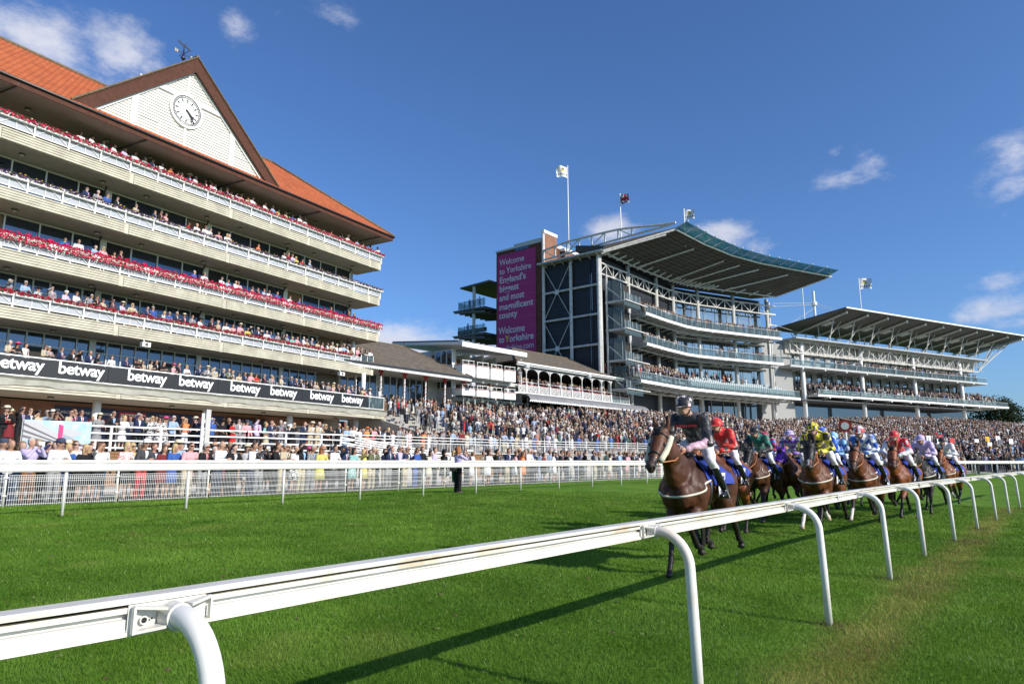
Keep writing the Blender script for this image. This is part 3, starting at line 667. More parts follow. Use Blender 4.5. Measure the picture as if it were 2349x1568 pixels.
# roof
G = 22.85
mb = A(); mb.box(-.3, X1, -2.5, 1.1, 22.52, 22.6); mb.box(-.35, X1, 1.08, 1.14, 22.5, 22.82); mb.box(-.4, -.34, -14, 1.14, 22.5, 22.82); mb.build('eaves_soffit', mat('soffit_brown', (.33, .26, .22), .7, var=.08, scale=3), sa)
mb = A(); mb.box(-.33, X1, 1.1, 1.17, 22.45, 22.78); mb.build('eaves_board', BROWN, sa)
mb = A(); mb.tube([(-.45, 1.24, 22.84), (X1, 1.24, 22.84)], .085, 8); mb.tube([(-.45, 1.24, 22.84), (-.45, -14.5, 22.84)], .085, 8); mb.build('gutter', GUT, sa, smooth=True)
er = Vector((-.42, 1.27, 22.9)); rd = Vector((8.4, -6.3, 28.88))
mb = A(); mb.quad((-.42, 1.27, 22.88), (X1, 1.27, 22.88), (X1, -6.3, 28.88), (8.4, -6.3, 28.88), 0); mb.quad((-.42, -13.9, 22.88), (8.4, -6.3, 28.88), (X1, -6.3, 28.88), (X1, -13.9, 22.88), 0)
mb.add([(-.42, 1.27, 22.88), (8.4, -6.3, 28.88), (-.42, -13.9, 22.88)], [(0, 1, 2)], 1)
mb.build('roof', [TILE, TILEY], sa)
mb = A(); mb.tube([(8.4, -6.3, 28.92), (X1, -6.3, 28.92)], .14, 8); mb.tube([(-.42, 1.27, 22.95), (8.4, -6.3, 28.95)], .12, 8); mb.tube([(-.42, -13.9, 22.95), (8.4, -6.3, 28.95)], .12, 8); mb.build('ridge_tiles', RIDGE, sa, smooth=True)
# clock gable
gx0, gx1, gxa, gzb, gza = 13.75, 28.55, 21.12, 23.15, 30.0
gb = A(); gb.add([(gx0 + .6, .55, gzb), (gx1 - .6, .55, gzb), (gxa, .55, gza - .55), (gxa, .3, gza - .55), (gx0 + .6, .3, gzb), (gx1 - .6, .3, gzb)], [(0, 1, 2), (5, 4, 3)]); gbo = gb.build('gable_wall', mat('shadow_gap', (.50, .48, .43), .9), sa)
mb = A(); zz = gzb + .05
while zz < gza - .8:   # overlapping boards
    f = (zz - gzb) / (gza - .55 - gzb); a = gx0 + .6 + (gxa - gx0 - .6) * f; b = gx1 - .6 - (gx1 - .6 - gxa) * f
    mb.add([(a, .57, zz), (b, .57, zz), (b, .60, zz + .005), (a, .60, zz + .005), (a, .60, zz + .15), (b, .60, zz + .165), (b, .57, zz + .175), (a, .57, zz + .175)], [(0, 3, 2, 1), (3, 4, 5, 2), (4, 7, 6, 5)]); zz += .205
mb.build('weatherboarding', mat('cream_boards', (.66, .65, .60), .6, var=.06, scale=2), sa)
mb = A()
def gz_at(x): return gza - .6 - abs(x - gxa) * ((gza - gzb) / (gxa - gx0) if x < gxa else (gza - gzb) / (gx1 - gxa))
for xa, w_ in ((25.05, .42), (17.6, .42), (gxa + .3, .16)): mb.box(xa - w_ / 2, xa + w_ / 2, .6, .68, gzb, gz_at(xa) + .1)
mb.bar((24.9, .65, 26.9), (17.7, .65, 26.9), .1, .3); mb.bar((gx1 - .2, .66, gzb), (gx0 + .2, .66, gzb), .1, .2)
for s_, g0 in ((1, gx0), (-1, gx1)):
    mb.bar((g0 + s_ * .75, .66, gzb - .1), (gxa, .66, gza - .85), .12, .3)
for xa in (23.3, 15.9): mb.bar((xa, .63, gzb), (xa, .63, gzb + 1.1), .05, .05); mb.bar((xa, .63, gzb + 1.1), (xa + 1.3, .63, gzb + 1.1), .05, .05)
mb.build('gable_trim', WHITE, sa)
mb = A()
for g0 in (gx0, gx1):
    s_ = 1 if g0 < gxa else -1; d = Vector((gxa - g0, 0, gza - gzb)).normalized(); nn_ = Vector((-d.z, 0, d.x)) * (1 if d.x > 0 else -1)
    a = Vector((g0 - s_ * .35, .95, gzb - .1)); b = Vector((gxa, .95, gza + .08)); mb.prism([a, b, (gxa, .95, gza - .95), (g0 + s_ * .7, .95, gzb - .1)], (0, -.12, 0))
    mb.prism([(g0 - s_ * .35, .97, gzb - .06), (gxa, .97, gza + .13), (gxa, .97, gza + .05), (g0 - s_ * .35, .97, gzb - .14)], (0, -.8, 0))
mb.build('barge_board', BROWN, sa)
mb = A(); mb.quad((gx0 - .45, 1.0, gzb - .02), (gxa, 1.0, gza + .2), (gxa, -7.6, gza + .2), (gx0 - .45, -2.0, gzb + 2)); mb.quad((gx1 + .45, 1.0, gzb - .02), (gxa, 1.0, gza + .2), (gxa, -7.6, gza + .2), (gx1 + .45, -2.0, gzb + 2)); mb.build('gable_roof', TILEY, sa)
mb = A(); mb.tube([(gx0 - .45, 1.0, gzb - .02), (gxa, 1.0, gza + .22), (gx1 + .45, 1.0, gzb - .02)], .07, 6); mb.tube([(gxa, 1.0, gza + .25), (gxa, -7.5, gza + .25)], .12, 8); mb.build('verge_tiles', RIDGE, sa)
# clock
cx_, cz_ = 21.45, 25.95
ck = A(); V = []
for (r_, y_) in ((1.28, .6), (1.26, .76), (1.10, .76), (1.10, .70)): V += [(cx_ + r_ * math.sin(k * math.pi / 20), y_, cz_ + r_ * math.cos(k * math.pi / 20)) for k in range(40)]
ck.add(V, [(i * 40 + k, i * 40 + (k + 1) % 40, i * 40 + 40 + (k + 1) % 40, i * 40 + 40 + k) for i in range(3) for k in range(40)]); cko = ck.build('clock', WHITE, sa)
ck = A(); ck.tube([(cx_, .6, cz_), (cx_, .73, cz_)], 1.09, 40); f_ = ck.build('clock_face', mat('clock_white', (.80, .80, .78), .5), cko)
f_.parent = sa; f_.parent = cko; f_.matrix_parent_inverse = Matrix.Identity(4)
def ckpt(deg, r_, y=.745): return (cx_ - r_ * math.sin(R(deg)), y, cz_ + r_ * math.cos(R(deg)))
mb = A()
for k in range(60): mb.bar(ckpt(k * 6, .93), ckpt(k * 6, 1.04), .012, .045)
for k in range(72):
    for r_ in (.92, 1.06, .62): mb.bar(ckpt(k * 5, r_), ckpt(k * 5 + 5.2, r_), .012, .028)
for k in range(12): mb.add([ckpt(k * 30, .64, .75), ckpt(k * 30 - 5, .76, .75), ckpt(k * 30, .90, .75), ckpt(k * 30 + 5, .76, .75)], [(0, 1, 2, 3)])
mb.build('clock_numerals', BLACKM, cko)
mb = A(); mb.bar(ckpt(-40, .12, .77), ckpt(140, .95, .77), .03, .07); mb.bar(ckpt(130, .02, .79), ckpt(131, .68, .79), .03, .12); mb.bar(ckpt(131, .5, .79), ckpt(131, .6, .79), .03, .2); mb.tube([(cx_, .74, cz_), (cx_, .80, cz_)], .07, 12); mb.build('clock_hands', BLACKM, cko)
# weathervane
VS = .58
wv = empty('weathervane', TA_(21.75, .2, 29.9)); tag(wv, 'black running horse weathervane with gilt compass letters on the clock gable', 'weathervane')
px_, py_, _ = TA_(21.75, .2, 0); W_ = lambda a, z, c=0: (px_ + TA_.u.x * a * VS + TA_.n.x * c * VS, py_ + TA_.u.y * a * VS + TA_.n.y * c * VS, 29.98 + (z - 29.9) * VS)
mb = MB(); mb.world = True; mb.tube([W_(0, 29.6), W_(0, 31.75)], .035, 8); mb.ball(W_(0, 30.05), .16); mb.ball(W_(0, 30.45), .06); mb.bar(W_(-1.0, 30.6), W_(1.0, 30.6), .03); mb.bar(W_(0, 30.6, -.9), W_(0, 30.6, .9), .03); mb.tube([W_(0, 30.8), W_(0, 31.1)], .06, 8)
mb.build('pole', BLACKM, wv, smooth=False)
hs = [(-.95, .25), (-.82, .40), (-.62, .36), (-.35, .12), (0, .08), (.08, .30), (.16, .30), (.16, .06), (.4, -.02), (.62, -.14), (.95, -.3), (.9, -.36), (.62, -.25), (.78, -.52), (.70, -.56), (.42, -.24), (.1, -.16), (-.2, -.14), (-.5, -.02), (-.85, -.05), (-.86, -.0), (-.5, .06), (-.45, .12), (-.7, .26)]
mb = MB(); mb.world = True; mb.prism([W_(a, 31.75 + b * .9) for a, b in hs], TA_.n * .03); mb.build('horse_silhouette', BLACKM, wv)
GOLD = mat('gilt', (.9, .72, .35), .25, metal=.8)
for t_, a in (('N', -1.15), ('S', .95)): put_text(t_, .30, W_(a, 30.45), TA_.u, (0, 0, 1), GOLD, wv, name='compass_letter', ext=.02, bold=.02)
# wall-mounted floodlight on end of level 2
# planters
FLM = attr_mat('petals', .7, .2, transl=.2)
def planter_meshes(kind):
    g = np.random.default_rng({'red': 3, 'mixed': 4, 'violet': 5, 'dark': 6}[kind]); V = []; F = []; Cc = []
    L_ = 1.83; n = {'red': 740, 'mixed': 620, 'violet': 480, 'dark': 620}[kind]
    for i in range(n):
        x = g.random() * L_ + .02; r0 = .03 + .028 * g.random(); t_ = g.random()
        hang = {'red': .34, 'mixed': .14, 'violet': .12, 'dark': .14}[kind]
        y = .05 + .26 * g.random(); z = .17 + {'red': .26, 'mixed': .17, 'violet': .16, 'dark': .12}[kind] * g.random() * (.45 + .55 * math.sin(x * 5 + g.random()) ** 2)
        if t_ < .45: y = .20 + .08 * g.random(); z = .22 - hang * g.random()
        u_ = g.random()
        if kind == 'red': c = (.72, .012, .10) if u_ < .70 else ((.75, .73, .62) if u_ < .78 and z < .2 else ((.50, .01, .12) if u_ < .8 else (.04, .10, .015)))
        elif kind == 'mixed': c = (.66, .012, .11) if u_ < .6 else ((.72, .68, .5) if u_ < .68 else (.05, .13, .02))
        elif kind == 'violet': c = (.10, .03, .20) if u_ < .45 else ((.75, .52, .01) if u_ < .55 and z > .2 else ((.20, .08, .13) if u_ < .7 else (.05, .09, .02)))
        else: c = (.48, .014, .06) if u_ < .66 else ((.70, .50, .02) if u_ < .66 else (.05, .10, .02))
        a = g.random(3) * 6.28; q = Matrix.Rotation(a[0], 3, 'X') @ Matrix.Rotation(a[1], 3, 'Z'); k = len(V)
        V += [tuple(Vector((x, y, z)) + q @ Vector(p) * r0) for p in ((1, 0, 0), (0, 1, .3), (-1, 0, 0), (0, -1, .3))]; F.append((k, k + 1, k + 2, k + 3)); Cc += [(*c, 1)] * 4
    me = bpy.data.meshes.new('flowers'); me.from_pydata(V, [], F); at = me.color_attributes.new('Col', 'FLOAT_COLOR', 'POINT'); at.data.foreach_set('color', np.array(Cc, np.float32).ravel()); me.materials.append(FLM); return me
bx_ = MB(); bx_.add([(0.03, .0, 0), (1.85, 0, 0), (1.85, .2, 0), (.03, .2, 0), (0, -.02, .22), (1.88, -.02, .22), (1.88, .26, .22), (0, .26, .22)], [(3, 2, 1, 0), (0, 1, 5, 4), (1, 2, 6, 5), (2, 3, 7, 6), (3, 0, 4, 7), (4, 5, 6, 7)])
box0 = bx_.build('planter_box', WHITE); bme = box0.data; bpy.data.objects.remove(box0)
ORD = ['first', 'second', 'third', 'fourth', 'fifth', 'sixth', 'seventh', 'eighth', 'ninth', 'tenth', 'eleventh', 'twelfth', 'thirteenth', 'fourteenth', 'fifteenth', 'sixteenth', 'seventeenth', 'eighteenth', 'nineteenth', 'twentieth']
FLN = {5: ('mixed', 'pink petunias on the top balcony'), 4: ('violet', 'purple yellow pansies on fourth balcony'), 3: ('red', 'trailing magenta petunias on third balcony'), 2: ('dark', 'dark crimson flowers on second balcony')}
for lv in (5, 4, 3, 2):
    fm = planter_meshes(FLN[lv][0]); z0 = ZB[lv] + .72 + .62
    xs = [x for x in np.arange(1.57, 36.5, 1.915)]
    if lv != 2: xs = [-.33] + xs
    else: xs = [x for x in xs if x > 2]
    for i, x in enumerate(xs):
        r_ = empty('planter', TA_(x, -.04, z0), TA_.rz); tag(r_, 'white planter of %s, %s from right' % (FLN[lv][1], ORD[i] if i < 20 else 'last'), 'planter', 'flower planters on the ' + {5: 'top', 4: 'fourth', 3: 'third', 2: 'second'}[lv] + ' balcony')
        obj('box', bme, r_); f = obj('flowers', fm, r_)
        if (i * 5 + lv) % 3 == 0: f.scale = (-1, 1, 1.1); f.location = (1.87, 0, 0)

# ================================================================ old stand with striped poles
TB_ = frame((-13.25, 70.0), 38.7, .93)
so = empty('old_grandstand', TB_(0, 0, 6.4), TB_.rz); tag(so, 'old white stand with brown slate hip roof carried on red and white striped poles', 'grandstand')
def O(): return MB(TB_)
mb = O(); mb.quad((12, 1.2, 11.13), (-12.3, 1.2, 11.13), (-8.6, -6.6, 15.05), (12, -6.6, 15.05), 0); mb.quad((12, -14.4, 11.13), (12, -6.6, 15.05), (-8.6, -6.6, 15.05), (-12.3, -14.4, 11.13)); mb.add([(-12.3, 1.2, 11.13), (-12.3, -14.4, 11.13), (-8.6, -6.6, 15.05)], [(0, 1, 2)]); mb.build('roof', SLATE, so)
mb = O(); mb.tube([(12, -6.6, 15.07), (-8.6, -6.6, 15.07), (-12.3, 1.2, 11.17)], .1, 6); mb.build('ridge', RIDGE, so)
mb = O(); mb.box(-12.35, 12, 1.15, 1.3, 10.95, 11.14, 1); mb.box(-12.25, 12, 1.05, 1.15, 10.7, 10.95, 0)
for x in np.arange(-12.2, 12, .3): mb.box(x, x + .2, 1.06, 1.13, 10.62, 10.7, 0)
mb.build('eaves', [WHITE, GUT], so)
mb = O(); mb.box(-12.2, 12, -14, 1.05, 10.86, 10.92); mb.build('ceiling', mat('cream_ceiling', (.60, .57, .50), .7), so)
mb = O(); mb.box(-11.9, 12, -4.3, -4.0, 6.4, 10.9); mb.box(-12.2, -11.95, -13, -2.2, 6.4, 10.9); mb.build('wall', mat('old_white_wall', (.55, .55, .53), .7, var=.06), so)
for k in range(14):
    x = 3.5 - k * .98
    if k in (6,): 
        mb = O(); mb.box(x - .95, x, -3.98, -3.94, 7.0, 9.6, 0); mb.box(x - .85, x - .1, -3.935, -3.93, 7.9, 9.45, 1)
        for q in range(1, 3): mb.box(x - .85 + q * .25 - .02, x - .85 + q * .25 + .02, -3.93, -3.92, 7.9, 9.45, 0)
        for q in range(1, 4): mb.box(x - .85, x - .1, -3.93, -3.92, 7.9 + q * .39 - .02, 7.9 + q * .39 + .02, 0)
        mb.build('door', [WHITE, GLASS], so); continue
    mb = O(); mb.box(x - .86, x - .06, -3.97, -3.95, 8.0 if k < 9 else 7.8, 10.75, 1); mb.box(x - .96, x - .86, -4, -3.9, 7.6, 10.85, 0); mb.box(x - .96, x, -3.99, -3.9, 7.85, 7.98, 0)
    mb.build('window', [WHITE, GLASS], so)
RED = mat('pole_red', (.40, .035, .025), .45); BLUEP = mat('pole_blue', (.03, .07, .22), .45)
for i, ux in enumerate((-3.6, -.4, 2.87, 5.97, 9.0, 12.1)):
    mb = O(); V = []; F = []; M_ = []
    n, rows = 12, 60
    for j in range(rows + 1):
        z = 6.3 + j * (10.2 - 6.3) / rows
        for k in range(n): a = 2 * math.pi * k / n + j * .5236; V.append((-ux + .085 * math.cos(a), .085 * math.sin(a), z))
    for j in range(rows):
        for k in range(n): F.append((j * n + k, j * n + (k + 1) % n, (j + 1) * n + (k + 1) % n, (j + 1) * n + k)); M_.append(1 if k % 12 in (0, 1) and True else (2 if k % 12 in (6,) else 0))
    mb.add(V, F); mb.m = M_
    mb.tube([(-ux, 0, 6.0), (-ux, 0, 6.9)], .11, 12, 0); mb.tube([(-ux, 0, 10.15), (-ux, 0, 10.3), (-ux, 0, 10.36), (-ux, 0, 10.72)], [.10, .16, .12, .34], 8, 1)
    mb.m = M_ + mb.m[len(M_):] if len(mb.m) > len(M_) else mb.m
    mb.build('striped_pole', [WHITE, RED, BLUEP], so)
mb = O(); mb.tube([(-1, -3, 14.2), (-1, -3, 15.9)], .01, 5); 
mb = O(); mb.tube([(-8.7, -6.6, 15.0), (-8.7, -6.6, 15.55)], .13, 8); mb.build('vent_pipe', GUT, so)
lx = empty('floodlight', TB_(-12.1, 1.3, 10.4), TB_.rz); tag(lx, 'square white floodlight on the roof corner pole beside the box balconies', 'floodlight')
mb = O(); mb.box(-12.5, -11.9, 1.2, 1.5, 10.1, 10.45, 0); mb.build('housing', WHITE, lx); mb = O(); mb.box(-12.45, -11.95, 1.5, 1.52, 10.15, 10.4); mb.build('lens', PANEL, lx)
mb = O(); mb.prism([(-10.2, -3.8, 6.3), (-10.2, -3.8, 8.2), (-10.2, 4.5, 4.9), (-10.2, 4.5, 4.2)], (-.3, 0, 0), 0); mb.prism([(-10.1, -3.8, 8.25), (-10.1, 4.6, 4.95), (-10.1, 4.6, 4.75), (-10.1, -3.8, 8.05)], (-.5, 0, 0), 1); mb.build('stair_wall', [BRICKD, BLACKM], so)

# ================================================================ white boxes stand and arched veranda stand
TV = frame((.0212 * 78, 78.0), 42.2, 1.05); TX = frame((.0212 * 78, 78.0), 42.2, 1.07)
sb = empty('box_grandstand', TX(6, 0, 6.4), TX.rz); tag(sb, 'white flat roofed stand with two tiers of angular projecting private boxes', 'grandstand')
def VB(): return MB(TX)
mb = VB(); mb.box(1.4, 11.9, -9.5, -3.2, 5.5, 13.0); mb.box(11.1, 11.5, -9.5, -.1, 6.0, 13.0); mb.box(1.2, 1.45, -9.5, .4, 6, 12.9); mb.build('wall', mat('blue_white_boards', (.55, .57, .60), .6, var=.04), sb)
mb = VB(); mb.prism([(12.3, 2.2, 13.05), (2.4, 2.2, 13.05), (2.4, 2.2, 13.35), (12.3, 2.2, 13.35)], (0, -11.5, 1.2), 0); mb.box(2.5, 12.4, 2.1, 2.3, 12.85, 13.3, 0); mb.build('flat_roof', WHITE, sb)
mb = VB(); mb.prism([(12.2, 1.4, 13.46), (2.6, 1.4, 13.46), (2.6, 1.4, 13.6), (12.2, 1.4, 13.6)], (0, -10.7, 1.12)); mb.build('roof_felt', GUT, sb)
for z0, z1, zt in ((11.24, 10.0, 1), (8.8, 7.95, 0)):
    mb = VB(); mb.box(1.4, 11.6, -3.2, .6, z1 - .35, z1 + .02); mb.build('floor_slab', LIGHTG, sb)
    for k in range(4):
        xa = 11.75 - k * 2.1; xb = xa - 2.1; P_ = [(xa, .5), (xa - .15, 1.5), (xb + .45, 1.75), (xb, .9), (xb, .5)]
        mb = VB()
        for (a, b) in zip(P_[:-1], P_[1:]):
            mb.prism([(*a, z1 + .1), (*b, z1 + .1), (*b, z0 - .08), (*a, z0 - .08)], (0, -.05, 0), 0); mb.bar((*a, z0 - .03), (*b, z0 - .03), .1, .035, 1); mb.bar((*a, z1 + .35), (*b, z1 + .35), .07, .05, 0); mb.bar((*a, z0), (*b, z0), .1, .03, 0)
        if zt: mb.prism([(p[0], p[1], z1 + .1) for p in P_], (0, 0, -.1), 0)
        mb.bar((xa - .15, 1.45, z0 + .38), (xb + .45, 1.7, z0 + .38), .05, .05, 0)
        for f in (.05, .5, .95): mb.bar((xa - .15 - 1.5 * f, 1.45 + .25 * f, z0), (xa - .15 - 1.5 * f, 1.45 + .25 * f, z0 + .38), .04, .04, 0)
        mb.build('box_balcony', [WHITE, RED], sb)
        mb = VB(); mb.box(xb + .1, xa - .1, -3.1, -3.0, z0 - .9, z0 + 1.3); mb.build('box_interior', TAN if k % 2 else DARK, sb)
        mb = VB(); mb.box(xb - .06, xb + .12, -3.0, -1.6, z1, z1 + 3.1); mb.build('box_divider', WHITE, sb)
mb = VB(); mb.prism([(12.0, 2.2, 7.7), (1.5, 2.2, 7.7), (1.5, .6, 8.0), (12.0, .6, 8.0)], (0, 0, -.06)); mb.build('glass_canopy', GREYG, sb)
mb = VB()
for z0 in (11.3, 8.9):
    for k in range(3): mb.box(11.52, 11.54, -2.6 + k * .85, -1.85 + k * .85, z0 + .1, z0 + 1.5, 1)
    for k in range(4): mb.box(11.5, 11.6, -2.7 + k * .85, -2.6 + k * .85, z0, z0 + 1.6, 0)
mb.box(11.52, 11.54, -8.4, -7.6, 11.3, 12.2, 1); mb.bar((11.55, -8.0, 11.3), (11.55, -8.0, 12.2), .05, .05, 0); mb.bar((11.55, -8.4, 11.75), (11.55, -7.6, 11.75), .05, .05, 0)
mb.build('side_window', [WHITE, GLASS], sb)
for x in (9.5, 6.2, 3.5): mb = VB(); mb.tube([(x, 1.2, 6.2), (x, 1.2, 7.75)], .1, 8); mb.build('column', WHITE, sb)

def VB(): return MB(TV)
sv = empty('veranda_grandstand', TV(-10, 0, 6.4), TV.rz); tag(sv, 'long old stand with cast iron arched veranda, lattice balcony and grey curved awning', 'grandstand')
mb = VB(); mb.quad((2.3, .5, 12.55), (-22.6, .5, 12.55), (-22.6 + 1.6, -6, 15.55), (-4.2, -6, 15.55)); mb.quad((2.3, -12.5, 12.55), (-4.2, -6, 15.55), (-21.0, -6, 15.55), (-22.6, -12.5, 12.55)); mb.add([(-22.6, .5, 12.55), (-22.6, -12.5, 12.55), (-21.0, -6, 15.55)], [(0, 1, 2)]); mb.add([(2.3, .5, 12.55), (2.3, -12.5, 12.55), (-4.2, -6, 15.55)], [(0, 2, 1)]); mb.build('roof', SLATE, sv)
mb = VB(); mb.tube([(2.3, .5, 12.6), (-4.2, -6, 15.57), (-21.0, -6, 15.57), (-22.6, .5, 12.6)], .09, 6); mb.build('ridge', RIDGE, sv)
mb = VB(); mb.box(-22.7, 2.2, .42, .62, 12.42, 12.6); mb.box(-22.6, 2.1, .25, .42, 12.25, 12.42); mb.build('eaves', WHITE, sv)
mb = VB(); mb.box(-22.4, 2.0, -6.5, -6.2, 6, 12.4); mb.box(-22.4, 2, -6.3, .3, 12.2, 12.24); mb.build('wall', DARK, sv)
mb = VB(); mb.box(-22.0, 2.0, -6.2, .1, 9.0, 9.22); mb.build('floor', WHITE, sv)
BW = 2.154
for k in range(11):
    x0 = 2.0 - k * BW if k else 2.0; xp = -k * BW
    mb = VB(); mb.tube([(xp, 0, 9.2), (xp, 0, 12.2)], .045, 8, 0); mb.tube([(xp, 0, 11.5), (xp, 0, 11.62)], .09, 8, 0); mb.box(xp - .09, xp + .09, -.06, .1, 9.1, 10.22, 0); mb.build('iron_column', WHITE, sv)
    mb = VB(); mb.tube([(xp, .2, 6.0), (xp, .2, 8.6)], .09, 8, 0)
    for j in range(7): mb.bar((xp - .09, .3, 6.2 + j * .35), (xp + .09, .3, 6.32 + j * .35), .04, .09, 1)
    mb.build('lower_column', [LIGHTG, BLACKM], sv)
LAT = mat('lattice_white', (.55, .55, .53), .5)
for k in range(-1, 10):
    xa = -k * BW - .1; xb = -(k + 1) * BW + .1
    if k == -1: xa = 1.5
    mb = VB(); n = 14; W = xa - xb
    # spandrel arch
    P_ = []
    for j in range(n + 1):
        a = math.pi * j / n; P_.append((xa - W / 2 + W / 2 * math.cos(a), 0, 11.55 + .48 * math.sin(a)))
    for a, b in zip(P_[:-1], P_[1:]): mb.add([a, b, (b[0], 0, 12.3), (a[0], 0, 12.3), (a[0], -.05, 12.3), (b[0], -.05, 12.3), (b[0], -.05, b[2]), (a[0], -.05, a[2])], [(0, 1, 2, 3), (7, 4, 5, 6), (0, 7, 6, 1)], 0)
    for j in range(3): q = xa - .28 - j * .12; mb.tube([(q, .004, 12.08 - 0 * j), (q, .012, 12.08)], .035, 6, 1); q = xb + .28 + j * .12; mb.tube([(q, .004, 12.08), (q, .012, 12.08)], .035, 6, 1)
    mb.build('arch_spandrel', [LAT, GUT], sv)
    mb = VB(); mb.box(xb, xa, -.02, .05, 10.14, 10.19, 1); mb.box(xb, xa, -.02, .03, 9.22, 9.3, 0); mb.box(xb, xa, -.02, .03, 10.02, 10.1, 0)
    for j in range(int(W / .13)): q = xb + .06 + j * .13; mb.box(q, q + .05, -.01, .02, 9.3, 10.02, 0)
    for j in (0, 1):
        cx2 = xb + W * (.27 + .46 * j)
        for (a, b) in (((-.32, 0), (0, .34)), ((0, .34), (.32, 0)), ((.32, 0), (0, -.34)), ((0, -.34), (-.32, 0)), ((-.2, 0), (0, .2)), ((0, .2), (.2, 0)), ((.2, 0), (0, -.2)), ((0, -.2), (-.2, 0))): mb.bar((cx2 + a[0], .03, 9.66 + a[1]), (cx2 + b[0], .03, 9.66 + b[1]), .05, .06, 0)
        mb.box(cx2 - .035, cx2 + .035, .03, .06, 9.62, 9.69, 1)
    for j in range(5): mb.box(xb + .1, xa - .1, 0, .025, 9.42 + j * .12, 9.46 + j * .12, 0)
    mb.bar((xa, .02, 10.45), (xb, .02, 10.45), .05, .05, 0); mb.build('lattice_panel', [LAT, RED], sv)
mb = VB(); V = []; n = 10
for x in np.linspace(1.8, -23.3, 60):
    for j in range(n + 1): a = math.pi / 2 * j / n; V.append((x, .15 + 2.0 * math.sin(a), 8.15 + .95 * math.cos(a)))
mb.add(V, [(i * (n + 1) + j, (i + 1) * (n + 1) + j, (i + 1) * (n + 1) + j + 1, i * (n + 1) + j + 1) for i in range(59) for j in range(n)], 0)
mb.add([(-23.3, .15, 8.15)] + V[-(n + 1):], [tuple(range(n + 2))], 0)
for x in np.linspace(1.8, -23.3, 80): mb.box(x - .09, x + .09, 2.13, 2.17, 8.0, 8.12, 1)
mb.box(-23.3, 1.8, 2.1, 2.17, 8.12, 8.2, 1); mb.build('awning', [mat('grey_awning', (.20, .20, .21), .55, var=.12, scale=1.2), WHITE], sv)
for k, x in enumerate((.6, -11.5, -21.0)):
    f = empty('floodlight', TV(x, .7, 12.2), TV.rz); tag(f, 'white floodlight under the veranda eaves, %s of three from the left' % ['first', 'second', 'third'][k], 'floodlight', 'floodlights on the veranda eaves')
    mb = VB(); mb.box(x - .25, x + .25, .45, .8, 12.0, 12.35); mb.build('housing', WHITE, f); mb = VB(); mb.box(x - .21, x + .21, .8, .81, 12.04, 12.3); mb.build('lens', PANEL, f)

# ================================================================ brick tower and big modern stand
TK = frame((12.69, 95.9), 39.5)
def KB(): return MB(TK)
sk = empty('modern_grandstand', TK(0, 0, 6), TK.rz); tag(sk, 'tall modern stand with swept overhanging roof, charcoal cladding, white steel frame and glass balconies', 'grandstand')
tw_ = empty('brick_tower', TK(0, -15, 6), TK.rz); tag(tw_, 'red brick service tower carrying the magenta welcome banner', 'tower')
mb = KB(); mb.box(-9, .2, -19.6, -10.4, 5, 35.3); mb.build('wall', BRICKD, tw_)  # side wall in the darker brick, its shade put into the colour
mb = KB(); mb.box(-9.1, .3, -19.7, -15.8, 35.3, 35.6); mb.box(-9.1, .3, -15.8, -10.3, 35.3, 36.0, 0); mb.box(.2, .24, -15.6, -12.8, 34.85, 35.25, 1); mb.build('parapet', [LIGHTG, GLASS], tw_)
mb = KB(); mb.box(-3.4, -.2, -10.4, -9.9, 30, 36.8); mb.box(-9, -5.2, -10.3, -9.6, 30, 35.0); mb.build('sunlit_brick_face', BRICK, tw_)  # lighter brick tone stands in for sunlight on these faces
mb = KB(); mb.box(-3.5, .1, -10.5, -9.85, 36.8, 37.3); mb.box(-9.1, -5.0, -10.4, -9.5, 35.0, 35.5); mb.build('coping', WHITE, tw_)
wb = empty('welcome_banner', TK(.2, -15.4, 18), TK.rz); tag(wb, 'tall magenta banner welcoming visitors to Yorkshire, hung on the brick tower', 'banner')
mb = KB(); mb.box(.24, .29, -19.3, -11.4, 18.1, 34.7); mb.build('fabric', MAG, wb)
mb = KB()
for z in (32.75, 31.0, 29.2, 27.4, 25.7, 23.9, 22.3, 20.6): mb.box(.29, .294, -19.3, -11.4, z, z + .03)
mb.build('seam', mat('pale_seam', (.45, .12, .28), .6), wb)
tn = TK.n
def kt(t_, size, n0, z, m=PALET, **kw): return put_text(t_, size, TK(.30, n0, z), tn, (0, 0, 1), m, wb, **kw)
def kw_(t_, x0, x1, z, size, m=PALET, bold=.0):
    me = text_mesh(t_, size, bold=bold); wd = max(v.co.x for v in me.vertices); kt(t_, size, x0, z, m, bold=bold, sx=(x1 - x0) / wd)
kw_('Welcome', -18.85, -13.7, 32.95, 1.42, bold=.015); kw_('to Yorkshire', -18.85, -12.3, 31.45, 1.42, bold=.015); kw_("England's", -18.85, -13.4, 29.95, 1.5, bold=.028); kw_('biggest', -18.85, -14.8, 28.5, 1.5, bold=.028); kw_('and most', -18.85, -13.7, 27.0, 1.5, bold=.028); kw_('magnificent', -18.9, -11.9, 25.5, 1.5, bold=.028); kw_('county', -18.9, -15.1, 24.1, 1.5, bold=.028)
kw_('Welcome', -19.0, -13.6, 21.55, 1.6, bold=.028); kw_('to', -18.9, -17.8, 20.15, 1.5, bold=.028); kw_('Y', -17.6, -16.75, 20.15, 1.5, YEL, bold=.028); kw_('orkshire', -16.75, -11.9, 20.15, 1.5, bold=.028); kw_('yorkshire.com', -18.85, -11.9, 18.75, 1.35)
